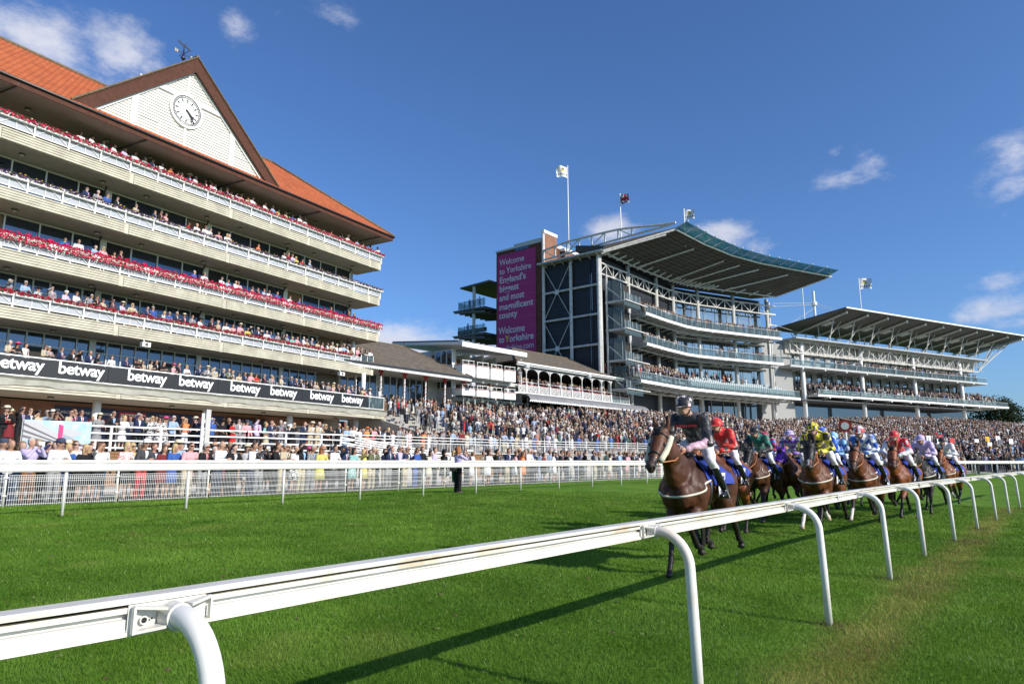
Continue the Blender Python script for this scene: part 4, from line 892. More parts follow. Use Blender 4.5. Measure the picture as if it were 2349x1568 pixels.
# side wall, frame
mb = KB(); mb.box(-24, -.15, -10.2, -.3, 5, 31.2); mb.build('side_wall', CLAD, sk)
mb = KB()
for n0, zt in ((0, 31.1), (-4.9, 31.0), (-10.0, 36.6)): mb.tube([(.15, n0, 5.5), (.15, n0, zt)], .30 if n0 == 0 else .25, 14)
for z in (26.82, 22.45, 18.0, 13.6):
    mb.tube([(.15, -10, z), (.15, 0, z)], .17, 10)
for (za, zb_) in ((31.0, 22.45), (22.45, 13.6)):
    for a, b in (((-10, za), (-4.9, zb_)), ((-4.9, za), (-10, zb_))): mb.tube([(.15, a[0], a[1]), (.15, b[0], b[1])], .055, 6)
    zc = (za + zb_) / 2; mb.tube([(.1, -7.45, zc), (.3, -7.45, zc)], .42, 14)
mb.build('steel_frame', STEELW, sk)
mb = KB(); mb.prism([(1.2, -10.5, 31.35), (1.2, 1.2, 31.35), (1.2, 1.2, 31.6), (1.2, -10.5, 31.6)], (-2.5, 0, 0), 0)
for k in range(7): mb.prism([(1.2, -9.6 + k * 1.6, 31.35), (1.2, -9.45 + k * 1.6, 31.35), (-.1, -9.45 + k * 1.6, 30.9), (-.1, -9.6 + k * 1.6, 30.9)], (0, 0, .25), 0)
mb.build('eaves_brackets', LIGHTG, sk)
# arched truss over the roof edge
mb = KB(); npt = 20; lo = []; hi = []
for i in range(npt + 1):
    t_ = i / npt; n0 = -9.8 + 22.3 * t_; lo.append((.4, n0, 32.2 + .9 * t_)); hi.append((.4, n0, float(np.interp(n0, [-9.8, -5, 0, 3.5, 6, 10, 12.5], [33.7, 34.25, 34.25, 34.2, 33.95, 33.4, 33.2]))))
hi[-1] = lo[-1] = (.4, 12.5, 33.2)
mb.tube(lo, .16, 8); mb.tube(hi, .17, 8)
for i in range(0, 16, 2): mb.bar(lo[i], hi[i], .17); 
for i, j in ((0, 2), (4, 6), (6, 4), (8, 10), (14, 12)): mb.bar(hi[i] if i < 8 else lo[i], lo[j] if i < 8 else hi[j], .14)
mb.build('arched_truss', STEELW, sk)
# curved lines (world): top balcony, roof front, inner, lower
BAL = [(20.0, 99.7), (24.5, 105.3), (28.7, 110.0), (31.2, 112.0), (34.2, 113.8), (41.5, 117.7), (48.9, 121.4)]
def off(L, d):
    L = [Vector(p) for p in L]; out = []
    for i, p in enumerate(L):
        a = (L[i] - L[i - 1]).normalized() if i else (L[1] - L[0]).normalized(); b = (L[i + 1] - L[i]).normalized() if i < len(L) - 1 else a
        t = (a + b).normalized(); out.append((p.x + t.y * d, p.y - t.x * d))
    return out
def world(): m = MB(); m.world = True; return m
COLS = [(12.75, 95.85), (17.9, 101.87), (23.71, 108.88), (27.42, 112.95), (32.52, 116.32), (40.03, 120.3), (47.66, 124.34)]
CLs = [(12.75, 95.85)] + off(BAL, -3.0) + []
for i, (x, y) in enumerate(COLS):
    mb = world(); mb.tube([(x, y, 6), (x, y, 31.3)], .32, 14); mb.build('column', LIGHTG, sk, smooth=True)
GL = off([(12.75, 95.85)] + off(BAL, -3.0), -1.4)
mb = world(); mb.sweep(GL, [(-.2, 28.6), (-.2, 31.3), (-.6, 31.3), (-.6, 28.6)]); mb.build('upper_cladding', CLAD, sk)
LOWL = [(18.1, 95.2), (22.2, 100.0), (25.9, 104.3), (29.5, 107.6), (33.1, 110.5), (42.8, 117.2), (52.5, 123.8)]
LV = [(23.1, BAL, 0), (18.46, BAL, 1), (12.4, LOWL, 2)]
for z, line, kk in LV:
    zt = {23.1: 28.7, 18.46: 22.9, 12.4: 18.2}[z]
    mb = world(); mb.sweep(GL, [(-.25, z), (-.25, zt), (-.3, zt), (-.3, z)]); mb.build('glazing', GLASSW, sk)
    mb = world(); GLv = [Vector(p) for p in GL]
    for a, b in zip(GLv[:-1], GLv[1:]):
        nseg = max(1, round((b - a).length / (2.2 if kk == 1 else 2.6)))
        for j in range(nseg):
            p = a.lerp(b, j / nseg); mb.bar((p.x, p.y, z), (p.x, p.y, zt), .07)
        if kk: mb.bar((a.x, a.y, z + 2.4), (b.x, b.y, z + 2.4), .06)
    mb.build('mullions', BLACKM if kk else FRAME, sk)
    L2 = line if kk < 2 else line
    mb = world(); mb.sweep(L2, [(.0, z), (0, z + .42), (-3.9 if kk < 2 else -6.5, z + .5), (-3.9 if kk < 2 else -6.5, z + .3)], 0); mb.build('balcony_deck', LIGHTG, sk)
    mb = world(); mb.sweep(L2, [(.02, z), (.02, z + .42), (.12, z + .42), (.12, z)]); mb.build('balcony_edge', WHITE, sk)
    mb = world(); Lv = [Vector(p) for p in L2]; In = [Vector(p) for p in off(L2, -4.2)]
    for (a, b), (c, d) in zip(zip(Lv[:-1], Lv[1:]), zip(In[:-1], In[1:])):
        ns = max(1, round((b - a).length / 2.5))
        for j in range(ns): p = a.lerp(b, j / ns); q = c.lerp(d, j / ns); mb.tube([(p.x, p.y, z - .1), (q.x, q.y, z - .55)], [.08, .16], 6)
    mb.tube([(p.x, p.y, z - .35) for p in [Vector(q) for q in off(L2, -1.6)]], .15, 8); mb.tube([(p.x, p.y, z - .5) for p in In], .18, 8)
    mb.build('deck_beams', LIGHTG, sk)
    mb = world(); acc_ = 0
    for a, b in zip(Lv[:-1], Lv[1:]):
        ns = max(1, round((b - a).length / 1.6)); 
        for j in range(ns):
            p = a.lerp(b, j / ns); q = a.lerp(b, (j + 1) / ns); d = (q - p).normalized() * .03
            mb.prism([(p.x + d.x, p.y + d.y, z + .45), (q.x - d.x, q.y - d.y, z + .45), (q.x - d.x, q.y - d.y, z + 1.55), (p.x + d.x, p.y + d.y, z + 1.55)], (.01, -.02, 0), 0)
            mb.bar((p.x, p.y, z + .4), (p.x, p.y, z + 1.6), .05, .05, 1)
        mb.bar((a.x, a.y, z + 1.6), (b.x, b.y, z + 1.6), .05, .05, 1)
    mb.build('glass_balustrade', [GREYG, LIGHTG], sk)
# seating bowl on the lowest deck
SEAT = mat('pale_blue_seats', (.42, .48, .50), .5)
mb = world()
for r_ in range(6):
    La = off(LOWL, -.9 - r_ * .8); mb.sweep(La, [(.4, 12.7), (.4, 12.95 + r_ * .38), (-.4, 12.95 + r_ * .38), (-.4, 12.7)])
mb.build('seating_steps', CONC, sk)
mb = world()
for r_ in range(6):
    La = [Vector(p) for p in off(LOWL, -1.0 - r_ * .8)]; zz = 12.95 + r_ * .38
    for a, b in zip(La[:-1], La[1:]):
        ns = int((b - a).length / .55); u_ = (b - a).normalized()
        for j in range(ns):
            p = a.lerp(b, (j + .5) / ns); mb.bar((p.x - u_.x * .2, p.y - u_.y * .2, zz + .42), (p.x + u_.x * .2, p.y + u_.y * .2, zz + .42), .36, .05); q = p + Vector((-u_.y, u_.x)) * .2; mb.bar((q.x - u_.x * .2, q.y - u_.y * .2, zz + .65), (q.x + u_.x * .2, q.y + u_.y * .2, zz + .65), .05, .36)
tag(mb.build('seat_rows', SEAT, sk), kind='stuff')
# truss band behind the columns' line
CL2 = [(12.75, 95.85)] + off(BAL, -3.0); mb = world(); CV = [Vector(p) for p in CL2]
for z in (30.1, 28.45): mb.tube([(p.x, p.y, z) for p in CV], .14, 8)
tot = []
for a, b in zip(CV[:-1], CV[1:]):
    ns = max(1, round((b - a).length / 1.9))
    for j in range(ns):
        p = a.lerp(b, j / ns); q = a.lerp(b, (j + 1) / ns); mb.bar((p.x, p.y, 28.45), (p.x, p.y, 30.1), .12)
        if j % 2: mb.bar((p.x, p.y, 30.1), (q.x, q.y, 28.45), .11)
        else: mb.bar((p.x, p.y, 28.45), (q.x, q.y, 30.1), .11)
mb.build('truss', STEELW, sk)
# ground storey behind the terrace crowd
mb = world(); mb.sweep(off(GL, -2.5), [(0, 5.5), (0, 12.6), (-.3, 12.6), (-.3, 5.5)]); mb.build('lower_glazing', GLASS, sk)
mb = world(); 
for a, b in zip([Vector(p) for p in off(GL, -2.4)][:-1], [Vector(p) for p in off(GL, -2.4)][1:]):
    ns = max(1, round((b - a).length / 3.2))
    for j in range(ns): p = a.lerp(b, j / ns); mb.bar((p.x, p.y, 5.5), (p.x, p.y, 12.6), .12)
mb.build('lower_mullions', FRAME, sk)
mb = world(); mb.sweep(off(GL, -8), [(0, 5), (0, 31.2), (-8, 31.2), (-8, 5)]); mb.build('core', mat('core_dark', (.05, .06, .07), .8), sk)
# roof
RF = [(25.2, 93.6), (31.2, 100.4), (37.3, 106.2), (43.2, 110.4), (49.5, 113.8), (59.2, 118.9)]
RI = [(13.0, 94.9), (19.6, 103.2), (26.4, 110.7), (30, 113.5), (34.3, 116.0), (48.9, 122.6)]
RB = [(9.5, 97.6), (15.5, 106), (22.4, 114), (27, 117.5), (31.5, 120.0), (46.0, 127.5)]
mb = world(); nR = len(RF)
RFO = RF; RF = off(RF, -1.7); RZ = 34.7
V = [(*p, RZ) for p in RF] + [(*p, 31.45) for p in RI] + [(*p, RZ + .3) for p in RF] + [(*p, 32.3) for p in RI] + [(*p, 33.2) for p in RB] + [(*p, 32.2) for p in RB]
F = []
for i in range(nR - 1):
    F += [(i, i + 1, nR + i + 1, nR + i), (2 * nR + i, 3 * nR + i, 3 * nR + i + 1, 2 * nR + i + 1), (i, 2 * nR + i, 2 * nR + i + 1, i + 1), (3 * nR + i, 4 * nR + i, 4 * nR + i + 1, 3 * nR + i + 1), (nR + i, nR + i + 1, 5 * nR + i + 1, 5 * nR + i), (4 * nR + i, 5 * nR + i, 5 * nR + i + 1, 4 * nR + i + 1)]
for i in (0, nR - 1): F += [(i, nR + i, 3 * nR + i, 2 * nR + i), (nR + i, 5 * nR + i, 4 * nR + i, 3 * nR + i)]
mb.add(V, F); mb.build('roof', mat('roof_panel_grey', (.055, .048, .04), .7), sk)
mb = world()
def RP(i, t_, dz=0):
    i = min(i, nR - 1.001); k = int(i); f = i - k
    a = Vector((*RF[k], RZ)).lerp(Vector((*RF[k + 1], RZ)), f); b = Vector((*RI[k], 31.45)).lerp(Vector((*RI[k + 1], 31.45)), f); p = a.lerp(b, t_); return (p.x, p.y, p.z + dz)
for i in np.arange(0, nR - 1, .25): mb.bar(RP(i, .03, -.06), RP(i, .97, -.06), .09, .05, 0)
for t_ in np.arange(.06, 1, .078): 
    for i in range(nR - 1): mb.bar(RP(i, t_, -.05), RP(i + 1 - 1e-6 if i < nR - 2 else nR - 1.002, t_, -.05), .09, .04, 0)
mb.build('roof_grid', mat('roof_grid_grey', (.16, .155, .14), .6), sk)
mb = world()
for i in (0, .95, 2.0, 2.6, 3.3, 4.2): mb.tube([RP(i, .14, -.35), RP(i, .98, -.25)], .13, 8)
for t_ in (.0, 1.0): mb.tube([RP(i, t_, -.05) for i in range(nR - 1)] + [RP(nR - 1.002, t_, -.05)], .14, 8)
mb.tube([RP(0, t_, .0) for t_ in (0, 1)], .16, 8); mb.tube([RP(nR - 1.002, t_, 0) for t_ in (.1, 1)], .13, 8)
for i in np.arange(0, nR - 1, .2): mb.bar(RP(i, .98, -.1), (RP(i, .98)[0] - 0, RP(i, .98)[1], 31.2), .1, .1); a_ = RP(i, 1.0, -.35); b2 = RP(i, .86, -.12); mb.bar(a_, b2, .14, .22)
mb.build('roof_beams', STEELW, sk)
mb = world()
fo = RFO
for k in range(nR - 1):
    for j in range(3):
        f0 = j / 3; f1 = (j + 1) / 3
        a = Vector((*RF[k], 35.04)).lerp(Vector((*RF[k + 1], 35.04)), f0); b = Vector((*RF[k], 35.04)).lerp(Vector((*RF[k + 1], 35.04)), f1 - .02)
        c = Vector((*fo[k], 35.5)).lerp(Vector((*fo[k + 1], 35.5)), f1 - .02); d = Vector((*fo[k], 35.5)).lerp(Vector((*fo[k + 1], 35.5)), f0)
        mb.add([a, b, c, d, a - Vector((0, 0, .05)), b - Vector((0, 0, .05)), c - Vector((0, 0, .05)), d - Vector((0, 0, .05))], [(0, 1, 2, 3), (7, 6, 5, 4), (0, 4, 5, 1), (1, 5, 6, 2), (2, 6, 7, 3), (3, 7, 4, 0)], 0)
        mb.bar(a - Vector((0, 0, .12)), d + (d - a) * .12, .1, .1, 1); mb.ball(tuple(d + (d - a) * .12), .12, 2, 8, 6)
mb.build('glass_fins', [TEAL, LIGHTG, WHITE], sk)
# glass commentary boxes stacked at the left end
gbx = MB(TK)
for k, z in enumerate((27.6, 23.5, 19.0, 14.9)):
    zb_ = z - 3.4
    g_ = KB(); g_.box(-5.6, -.9, .7, 3.5, zb_ - .3, zb_, 1); g_.box(-5.6, -.9, 3.4, 3.5, zb_, zb_ + 1.1, 0); g_.box(-1.0, -.9, .7, 3.4, zb_, zb_ + 3.2, 0); g_.box(-5.6, -.9, 1.5, 1.6, zb_, zb_ + 3.1, 3); g_.box(-5.6, -.9, 3.44, 3.52, zb_ - .8, zb_, 0)
    for x in (-5.5, -4.3, -3.1, -1.95, -.95): g_.bar((x, 3.5, zb_), (x, 3.5, zb_ + 1.2), .06, .06, 2)
    for x in (-5.5, -3.1): g_.bar((x, 1.7, zb_), (x, 1.7, zb_ + 3.1), .14, .14, 2)
    g_.bar((-.9, .4, zb_ - .1), (-.9, 3.6, zb_ - .1), .22, .22, 2); g_.bar((-.9, 3.7, zb_ - .05), (-7.4, 3.7, zb_ - .05), .14, .14, 2); g_.bar((-.9, .6, zb_ + 2.3), (-.9, 3.0, zb_ + .2), .12, .12, 2)
    g_.build('commentary_box', [GREYG, LIGHTG, STEELW, DARK], sk)
mb = KB(); mb.bar((-.8, .7, 11), (-.8, .7, 28.3), .22, .22); mb.build('box_upright', STEELW, sk)
# rear tiers seen left of the tower
for z, dz in ((26.8, 0), (22.5, 0)):
    mb = KB(); mb.prism([(1.5, -28.2, z - .5), (1.5, -21, z - .8), (1.5, -21, z - .4), (1.5, -28.2, z - .35)], (-9, 0, 0), 0)
    for k in range(7): mb.bar((1.4 - k * 1.3, -27.9, z - .6), (1.4 - k * 1.3, -21, z - 1.3), .15, .4, 0)
    mb.box(1.3, 1.36, -27.0, -21, z - .2, z + 1.0, 1); mb.box(-7, 1.3, -27.05, -27, z - .2, z + 1.0, 1)
    for k in range(5): mb.bar((1.35, -27 + k * 1.4, z - .3), (1.35, -27 + k * 1.4, z + 1.1), .06, .06, 2)
    if z < 24: mb.box(.9, 1.2, -27.3, -21, z - .2, z + .45, 3)
    mb.build('rear_terrace', [mat('dark_soffit', (.07, .07, .075), .6), GREYG, BLACKM, mat('hedge_green', (.02, .03, .012), .9)], sk)
mb = KB(); mb.prism([(1.5, -26.6, 30.1), (1.5, -20, 30.3), (1.5, -20, 30.6), (1.5, -26.6, 30.35)], (-9, 0, 0)); mb.build('rear_roof', mat('dark_soffit', (.07, .07, .075), .6), sk)
mb = KB(); mb.tube([(1.0, -23.8, 6), (1.0, -23.8, 30.2)], .28, 12); mb.build('rear_column', LIGHTG, sk)
# end frame right of the big stand
x, y = COLS[-1]
mb = world(); mb.tube([(x + .9, y + 1.2, 6), (x + .9, y + 1.2, 31)], .2, 10)
for z in (30.2, 28.6, 26.5): mb.bar((x, y, z), (x + 1.9, y + .9, z), .25)
mb.build('end_frame', STEELW, sk)
# cables to the mast
mm = empty('mast', (66.5, 146, 30)); tag(mm, 'short white mast with stay cables between the two modern stands', 'mast')
def A3(x, y, z): return (x, y, z)
mb = world(); mb.tube([(66.5, 146, 30), (66.5, 146, 38.4)], .27, 10); mb.tube([(66.5, 146, 35.2), (66.5, 146, 35.9)], [.6, .6], 10); mb.build('tube', WHITE, mm)
mb = world()
for a, b in (((49, 124.5, 30.6), (66.5, 146, 35.8)), ((49, 124.5, 30.0), (66.5, 146, 35.4)), ((66.5, 146, 35.8), (85, 152, 32)), ((66.5, 146, 35.4), (82, 152, 32)), ((66.5, 146, 34.6), (57, 140, 29)), ((49, 124.5, 26.5), (60, 140, 28))): mb.tube([a, b], .045, 4)
mb.build('stay_cables', LIGHTG, mm)

# ================================================================ third stand
TC = frame((58.8, 131.6), 62.0)
def CB(): return MB(TC)
s3 = empty('far_grandstand', TC(-33, 0, 10), TC.rz); tag(s3, 'far modern stand with flat grey cantilever roof on raking struts and glazed balconies', 'grandstand')
Lr = 70
mb = CB()
mb.prism([(-4.2, 5.2, 30.75), (-4.2, 5.2, 30.95), (1.6, -8.2, 28.45), (1.6, -8.2, 28.2)], (0, 0, 0)) if False else None
V = [(-4.1, 5.2, 30.78), (-Lr, 5.2, 30.78), (-Lr, -8.5, 28.2), (1.4, -8.5, 28.2), (-4.1, 5.2, 30.98), (-Lr, 5.2, 30.98), (-Lr, -8.5, 28.45), (1.4, -8.5, 28.45)]
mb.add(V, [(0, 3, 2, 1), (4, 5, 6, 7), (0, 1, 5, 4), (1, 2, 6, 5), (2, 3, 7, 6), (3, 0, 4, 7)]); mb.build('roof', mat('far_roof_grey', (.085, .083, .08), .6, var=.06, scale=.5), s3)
mb = CB(); mb.box(-Lr, -4.1, 5.2, 5.35, 30.72, 31.0); mb.build('roof_edge', WHITE, s3)
for k in range(11):
    x = -(5.6 + k * 6.43)
    mb = CB(); mb.tube([(x, 4.2, 30.3), (x, -8.4, 27.9)], .24, 10, 0); mb.tube([(x, 4.2, 30.3), (x, 4.26, 30.31)], .3, 12, 1)
    xl = max(x, -59.5); mb.bar((x, 1.2, 29.6), (xl - .1, -1.0, 22.6), .16, .16, 0); mb.bar((x, -3.6, 28.8), (x, -1, 22.6), .16, .16, 0) if False else None
    mb.bar((x, -2.5, 28.9), (max(x + 1.7, -59.5), -1.0, 22.6), .15, .15, 0); mb.bar((max(x - 3.2, -69), .5, 29.4), (max(x + 3.4, -59.5), -1.0, 22.4), .10, .10, 0)
    for q in (0, 1): mb.bar((x + q * 1.2, -8.2, 27.9), (x + q * 1.2 + .3, -6, 24.9), .12, .12, 0)
    mb.build('roof_beam', [STEELW, WHITE], s3)
    mb = CB(); mb.box(x - 3.8, x - 2.0, -3.4, -1.2, 29.14, 29.16); 
    mb.v = [(a, b, 28.2 + (b + 8.5) * .1883 - .02 + (c - 29.14)) for a, b, c in mb.v]; mb.build('skylight', mat('skylight_panel', (.55, .58, .60), .5), s3)
PALE = mat('pale_wall', (.44, .41, .36), .7, var=.1, scale=.5)
mb = CB(); mb.box(-60, 5, -5.5, -2.2, 22.3, 24.9); mb.build('upper_wall', PALE, s3)
mb = CB(); mb.box(-61, 5, -2.6, .6, 24.85, 25.05); mb.build('cornice', LIGHTG, s3)
mb = CB()
for z in (24.6, 22.3): mb.bar((5, -1, z), (-59.5, -1, z), .22)
for k in range(34):
    x = 5 - k * 1.95
    if x < -59: break
    mb.bar((x, -1, 22.3), (x, -1, 24.6), .13)
    if k % 4 in (0, 2): mb.bar((x, -1, 24.6) if k % 4 == 0 else (x, -1, 22.3), (x - 1.95, -1, 23.45), .12); mb.bar((x - 1.95, -1, 23.45), (x - 3.9, -1, 22.3) if k % 4 == 0 else (x - 3.9, -1, 24.6), .12)
mb.build('truss', STEELW, s3)
for k in range(4):
    x = -(-1.4 + k * 17.95)
    mb = CB(); mb.tube([(x, -1.4, 6), (x, -1.4, 24.6)], .42, 14); mb.build('column', WHITE, s3, smooth=True)
mb = CB(); mb.box(-59, 8, -8, -3, 19.5, 22.3); mb.box(-59, 8, -9, -5, 14.1, 19.4); mb.build('glazing', GLASSW, s3)
mb = CB()
for k in range(44):
    x = 6 - k * 1.5; mb.box(x - .05, x + .05, -3.05, -2.95, 19.5, 22.3)
    x = 6 - k * 1.5; mb.box(x - .05, x + .05, -5.05, -4.95, 14.1, 19.4)
for k in range(20):
    x = 4 - k * 3.2; mb.box(x - 1.4, x, -4.9, -4.8, 15.6, 19.3)
for k in range(20):
    x = 5 - k * 3.1; mb.box(x - 1.6, x, -2.9, -2.85, 19.9, 22.2)
mb.build('pale_blinds', mat('blinds', (.34, .36, .38), .6), s3)
for (x0, x1, z, zt, n0, r_) in ((6.5, -60.5, 19.2, 20.7, 0, 1), (.4, -67, 13.75, 15.1, .8, 2)):
    mb = CB(); mb.box(x1, x0, -5, n0, z, z + .45); mb.build('balcony_deck', LIGHTG, s3)
    mb = CB(); mb.box(x1, x0, n0, n0 + .12, z + .05, z + .42); mb.build('balcony_edge', WHITE if r_ == 2 else LIGHTG, s3)
    mb = CB()
    xx = x0
    while xx > x1:
        w_ = 1.6; mb.box(max(x1, xx - w_ + .05), xx, n0 - .02, n0, z + .45, zt, 0); xx -= w_
        if int(xx * 10) % 4 == 0: pass
    for k in range(int((x0 - x1) / 6.4)): x = x0 - k * 6.4; mb.bar((x, n0 + .02, z), (x - .2, n0 + .3, zt), .12, .14, 1)
    mb.bar((x0, n0, zt + .03), (x1, n0, zt + .03), .06, .05, 1); mb.build('glass_balustrade', [GREYG, LIGHTG], s3)
    mb = CB()
    for k in range(int((x0 - x1) / 6.4)): x = x0 - 3 - k * 6.4; mb.bar((x, n0 + .4, z - .15), (x, -5, z - .6), .2); mb.tube([(x, n0 + .4, z - .15), (x, n0 + .5, z - .15)], .17, 8, 1)
    mb.build('deck_beams', [LIGHTG, WHITE], s3)
mb = CB()
for r_ in range(6): mb.box(-65, -1, -1 - r_ * .8, -.2 - r_ * .8, 14.1, 14.3 + r_ * .36)
mb.build('seating_steps', CONC, s3)
mb = CB()
for r_ in range(6):
    for j in range(110): x = -2 - j * .57; mb.box(x - .4, x, -.6 - r_ * .8, -.25 - r_ * .8, 14.65 + r_ * .36, 14.7 + r_ * .36); mb.box(x - .4, x, -.66 - r_ * .8, -.6 - r_ * .8, 14.65 + r_ * .36, 15.0 + r_ * .36)
tag(mb.build('seat_rows', SEAT, s3), kind='stuff')
mb = CB(); mb.box(-57, 3, -11, -5.5, 8, 13.8); mb.box(-62, -57, -11, -7, 8, 13.8); mb.build('lower_glazing', GLASS, s3)
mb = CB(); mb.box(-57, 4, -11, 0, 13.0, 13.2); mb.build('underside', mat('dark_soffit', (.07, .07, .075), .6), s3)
mb = CB(); mb.box(3, 12, -9, -2.5, 8, 24); mb.build('link_block', mat('grey_panels', (.30, .30, .29), .6, var=.1), s3)

# brick ramps between blocks of standing crowd
for i, (s_, wa, wb_) in enumerate(((104, 44, 18), (136, 52, 34), (168, 56, 40))):
    a = P2(s_, wa, .35 + .152 * (wa - 4) + (1.9 if i == 0 else .9)); b = P2(s_, wb_, .35 + .152 * (wb_ - 4) + .3); c = P2(s_ + 4, wa, 0); mb = MB()
    mb.prism([a, b, (b[0], b[1], 0), (a[0], a[1], 0)], (.9, .5, 0), 0); mb.prism([(a[0], a[1], a[2] + .05), (b[0], b[1], b[2] + .05), b, a], (.95, .55, 0), 1)
    tag(mb.build('stair_wall', [BRICKD, mat('stone_coping', (.25, .20, .14), .9)]), 'sloping dark brick stair wall among the far crowd, %s from the left' % ORD[i], 'wall', 'brick stair walls in the far crowd')

# ================================================================ flags
def flagpole(x, y, z0, z1, kind, label, wind=(-1, 0, 0), fs=1.0):
    r_ = empty('flagpole', (x, y, z0)); tag(r_, label, 'flagpole')
    mb = world(); mb.tube([(x, y, z0), (x, y, z1)], [.11, .07], 10); mb.ball((x, y, z1 + .08), .13, 0, 8, 6); mb.build('pole', WHITE, r_, smooth=True)
    W_, H_ = 2.3 * fs, 1.9 * fs; nx, nz_ = 12, 6; V = []; uvs = []; wd = Vector(wind).normalized(); sd_ = Vector((wd.y, -wd.x, 0))
    for i in range(nx + 1):
        for j in range(nz_ + 1):
            t_ = i / nx; q = Vector((x, y, z1 - .15)) + wd * (W_ * t_ * .85) + Vector((0, 0, -H_ * j / nz_ - .35 * t_ * t_ * W_ * .6 + .5 * t_ * fs)) + sd_ * (.35 * fs * math.sin(t_ * 7 + j * .4) * t_); V.append(tuple(q)); uvs.append((t_, j / nz_))
    F = [(i * (nz_ + 1) + j, (i + 1) * (nz_ + 1) + j, (i + 1) * (nz_ + 1) + j + 1, i * (nz_ + 1) + j + 1) for i in range(nx) for j in range(nz_)]
    mm_ = []
    for f in F:
        u_ = sum(uvs[k][0] for k in f) / 4; v_ = sum(uvs[k][1] for k in f) / 4
        if kind == 'union':
            dd = min(abs(u_ - v_), abs(u_ - (1 - v_)))
            m_ = 1 if abs(u_ - .5) < .09 or abs(v_ - .5) < .12 else (0 if abs(u_ - .5) < .16 or abs(v_ - .5) < .2 or dd < .09 else 2)
        else: m_ = 3 if ((u_ - .45) / .2) ** 2 + ((v_ - .42) / .16) ** 2 < 1 and v_ > .4 else (4 if ((u_ - .45) / .2) ** 2 + ((v_ - .38) / .16) ** 2 < 1 else (4 if .68 < v_ < .8 and int(u_ * 12) % 2 else 0))
        mm_.append(m_)
    mb = world(); mb.add(V, F); mb.m = mm_
    mb.build('flag', [mat('flag_white', (.72, .72, .76), .8), mat('flag_red', (.45, .02, .03), .8), mat('flag_navy', (.02, .025, .09), .8), mat('flag_gold', (.55, .42, .04), .8), mat('flag_green', (.05, .08, .06), .8)], r_, smooth=True)
flagpole(9.38, 108, 31, 50.4, 'race', 'white flag with gold emblem on the tallest pole, left of the swept roof', (-.95, -.3, 0))
flagpole(17.6, 105, 32, 44.2, 'union', 'red white and blue union flag on the pole above the arched roof truss', (.8, -.6, 0), .85)
flagpole(26.7, 100.5, 34, 39.9, 'race', 'white flag with gold emblem on the short pole at the swept roof corner', (.9, -.3, 0), .8)
flagpole(78.9, 150, 27, 42.4, 'race', 'white flag with gold emblem flying above the far flat roofed stand', (.95, -.2, 0), 1.3)
fp = empty('flagpole', (62.8, 143, 25)); tag(fp, 'bare white flagpole in the gap between the two modern stands', 'flagpole')
mb = world(); mb.tube([(62.8, 143, 20), (62.8, 143, 39.0)], [.16, .1], 8); mb.build('pole', WHITE, fp)

# ================================================================ tree
def tree(x, y, z0, h, rad_, label, seed, n=9000):
    g = np.random.default_rng(seed); r_ = empty('broadleaf_tree', (x, y, z0)); tag(r_, label, 'tree')
    mb = world(); mb.tube([(x, y, z0), (x + .2, y, z0 + h * .3), (x, y + .2, z0 + h * .55)], [.5, .4, .2], 10)
    cl = []
    for k in range(26):
        a = g.random() * 6.28; e = g.random() ** .7; rr_ = rad_ * (.25 + .62 * g.random()) * math.sin(math.pi * (.25 + .6 * e)); c = Vector((x + rr_ * math.cos(a), y + rr_ * math.sin(a), z0 + h * (.22 + .66 * e))); cl.append((c, rad_ * (.24 + .18 * g.random())))
        mb.tube([(x, y, z0 + h * (.2 + .3 * e)), tuple(c)], [.18, .05], 5)
    mb.build('trunk', mat('bark', (.09, .07, .05), .9), r_)
    V = []; F = []; Cc = []
    for i in range(n):
        c, cr = cl[g.integers(len(cl))]; d = g.normal(size=3); d /= np.linalg.norm(d); rr_ = cr * (.55 + .5 * g.random()); p = c + Vector(d) * rr_; sz = .16 + .2 * g.random()
        q = Matrix.Rotation(g.random() * 6.28, 3, Vector(g.normal(size=3)).normalized()); k = len(V); V += [tuple(p + q @ Vector(v) * sz) for v in ((1, 0, 0), (.2, .6, .1), (-1, 0, 0), (0, -.6, .1))]; F.append((k, k + 1, k + 2, k + 3)); v_ = .6 + .8 * g.random(); Cc += [(.030 * v_, .045 * v_, .012 * v_, 1)] * 4
    me = bpy.data.meshes.new('crown'); me.from_pydata([(a - x, b - y, c - z0) for a, b, c in V], [], F); at = me.color_attributes.new('Col', 'FLOAT_COLOR', 'POINT'); at.data.foreach_set('color', np.array(Cc, np.float32).ravel()); me.materials.append(MATS.get('leaves') or attr_mat('leaves', .7, .2, transl=.15)); obj('crown', me, r_)
tree(133.5, 188, 1.0, 17.4, 9.8, 'large dark green tree standing beyond the end of the far stand', 5, 11000)

# ================================================================ small trackside things
wp = empty('winning_post', P2(61, 2.2, .33)); tag(wp, 'red and white round winning post disc on a white pole beside the rail', 'winning post')
x, y, _ = P2(61, 2.2, 0)
mb = world(); mb.tube([(x, y, .3), (x, y, 4.35)], .09, 10); mb.build('pole', WHITE, wp)
mb = world(); mb.tube([(x - .06, y - .1, 4.35), (x - .02, y - .02, 4.35)], .5, 24, 0); mb.tube([(x - .07, y - .12, 4.35), (x - .06, y - .1, 4.35)], .3, 24, 1); mb.build('disc', [RED, WHITE], wp)
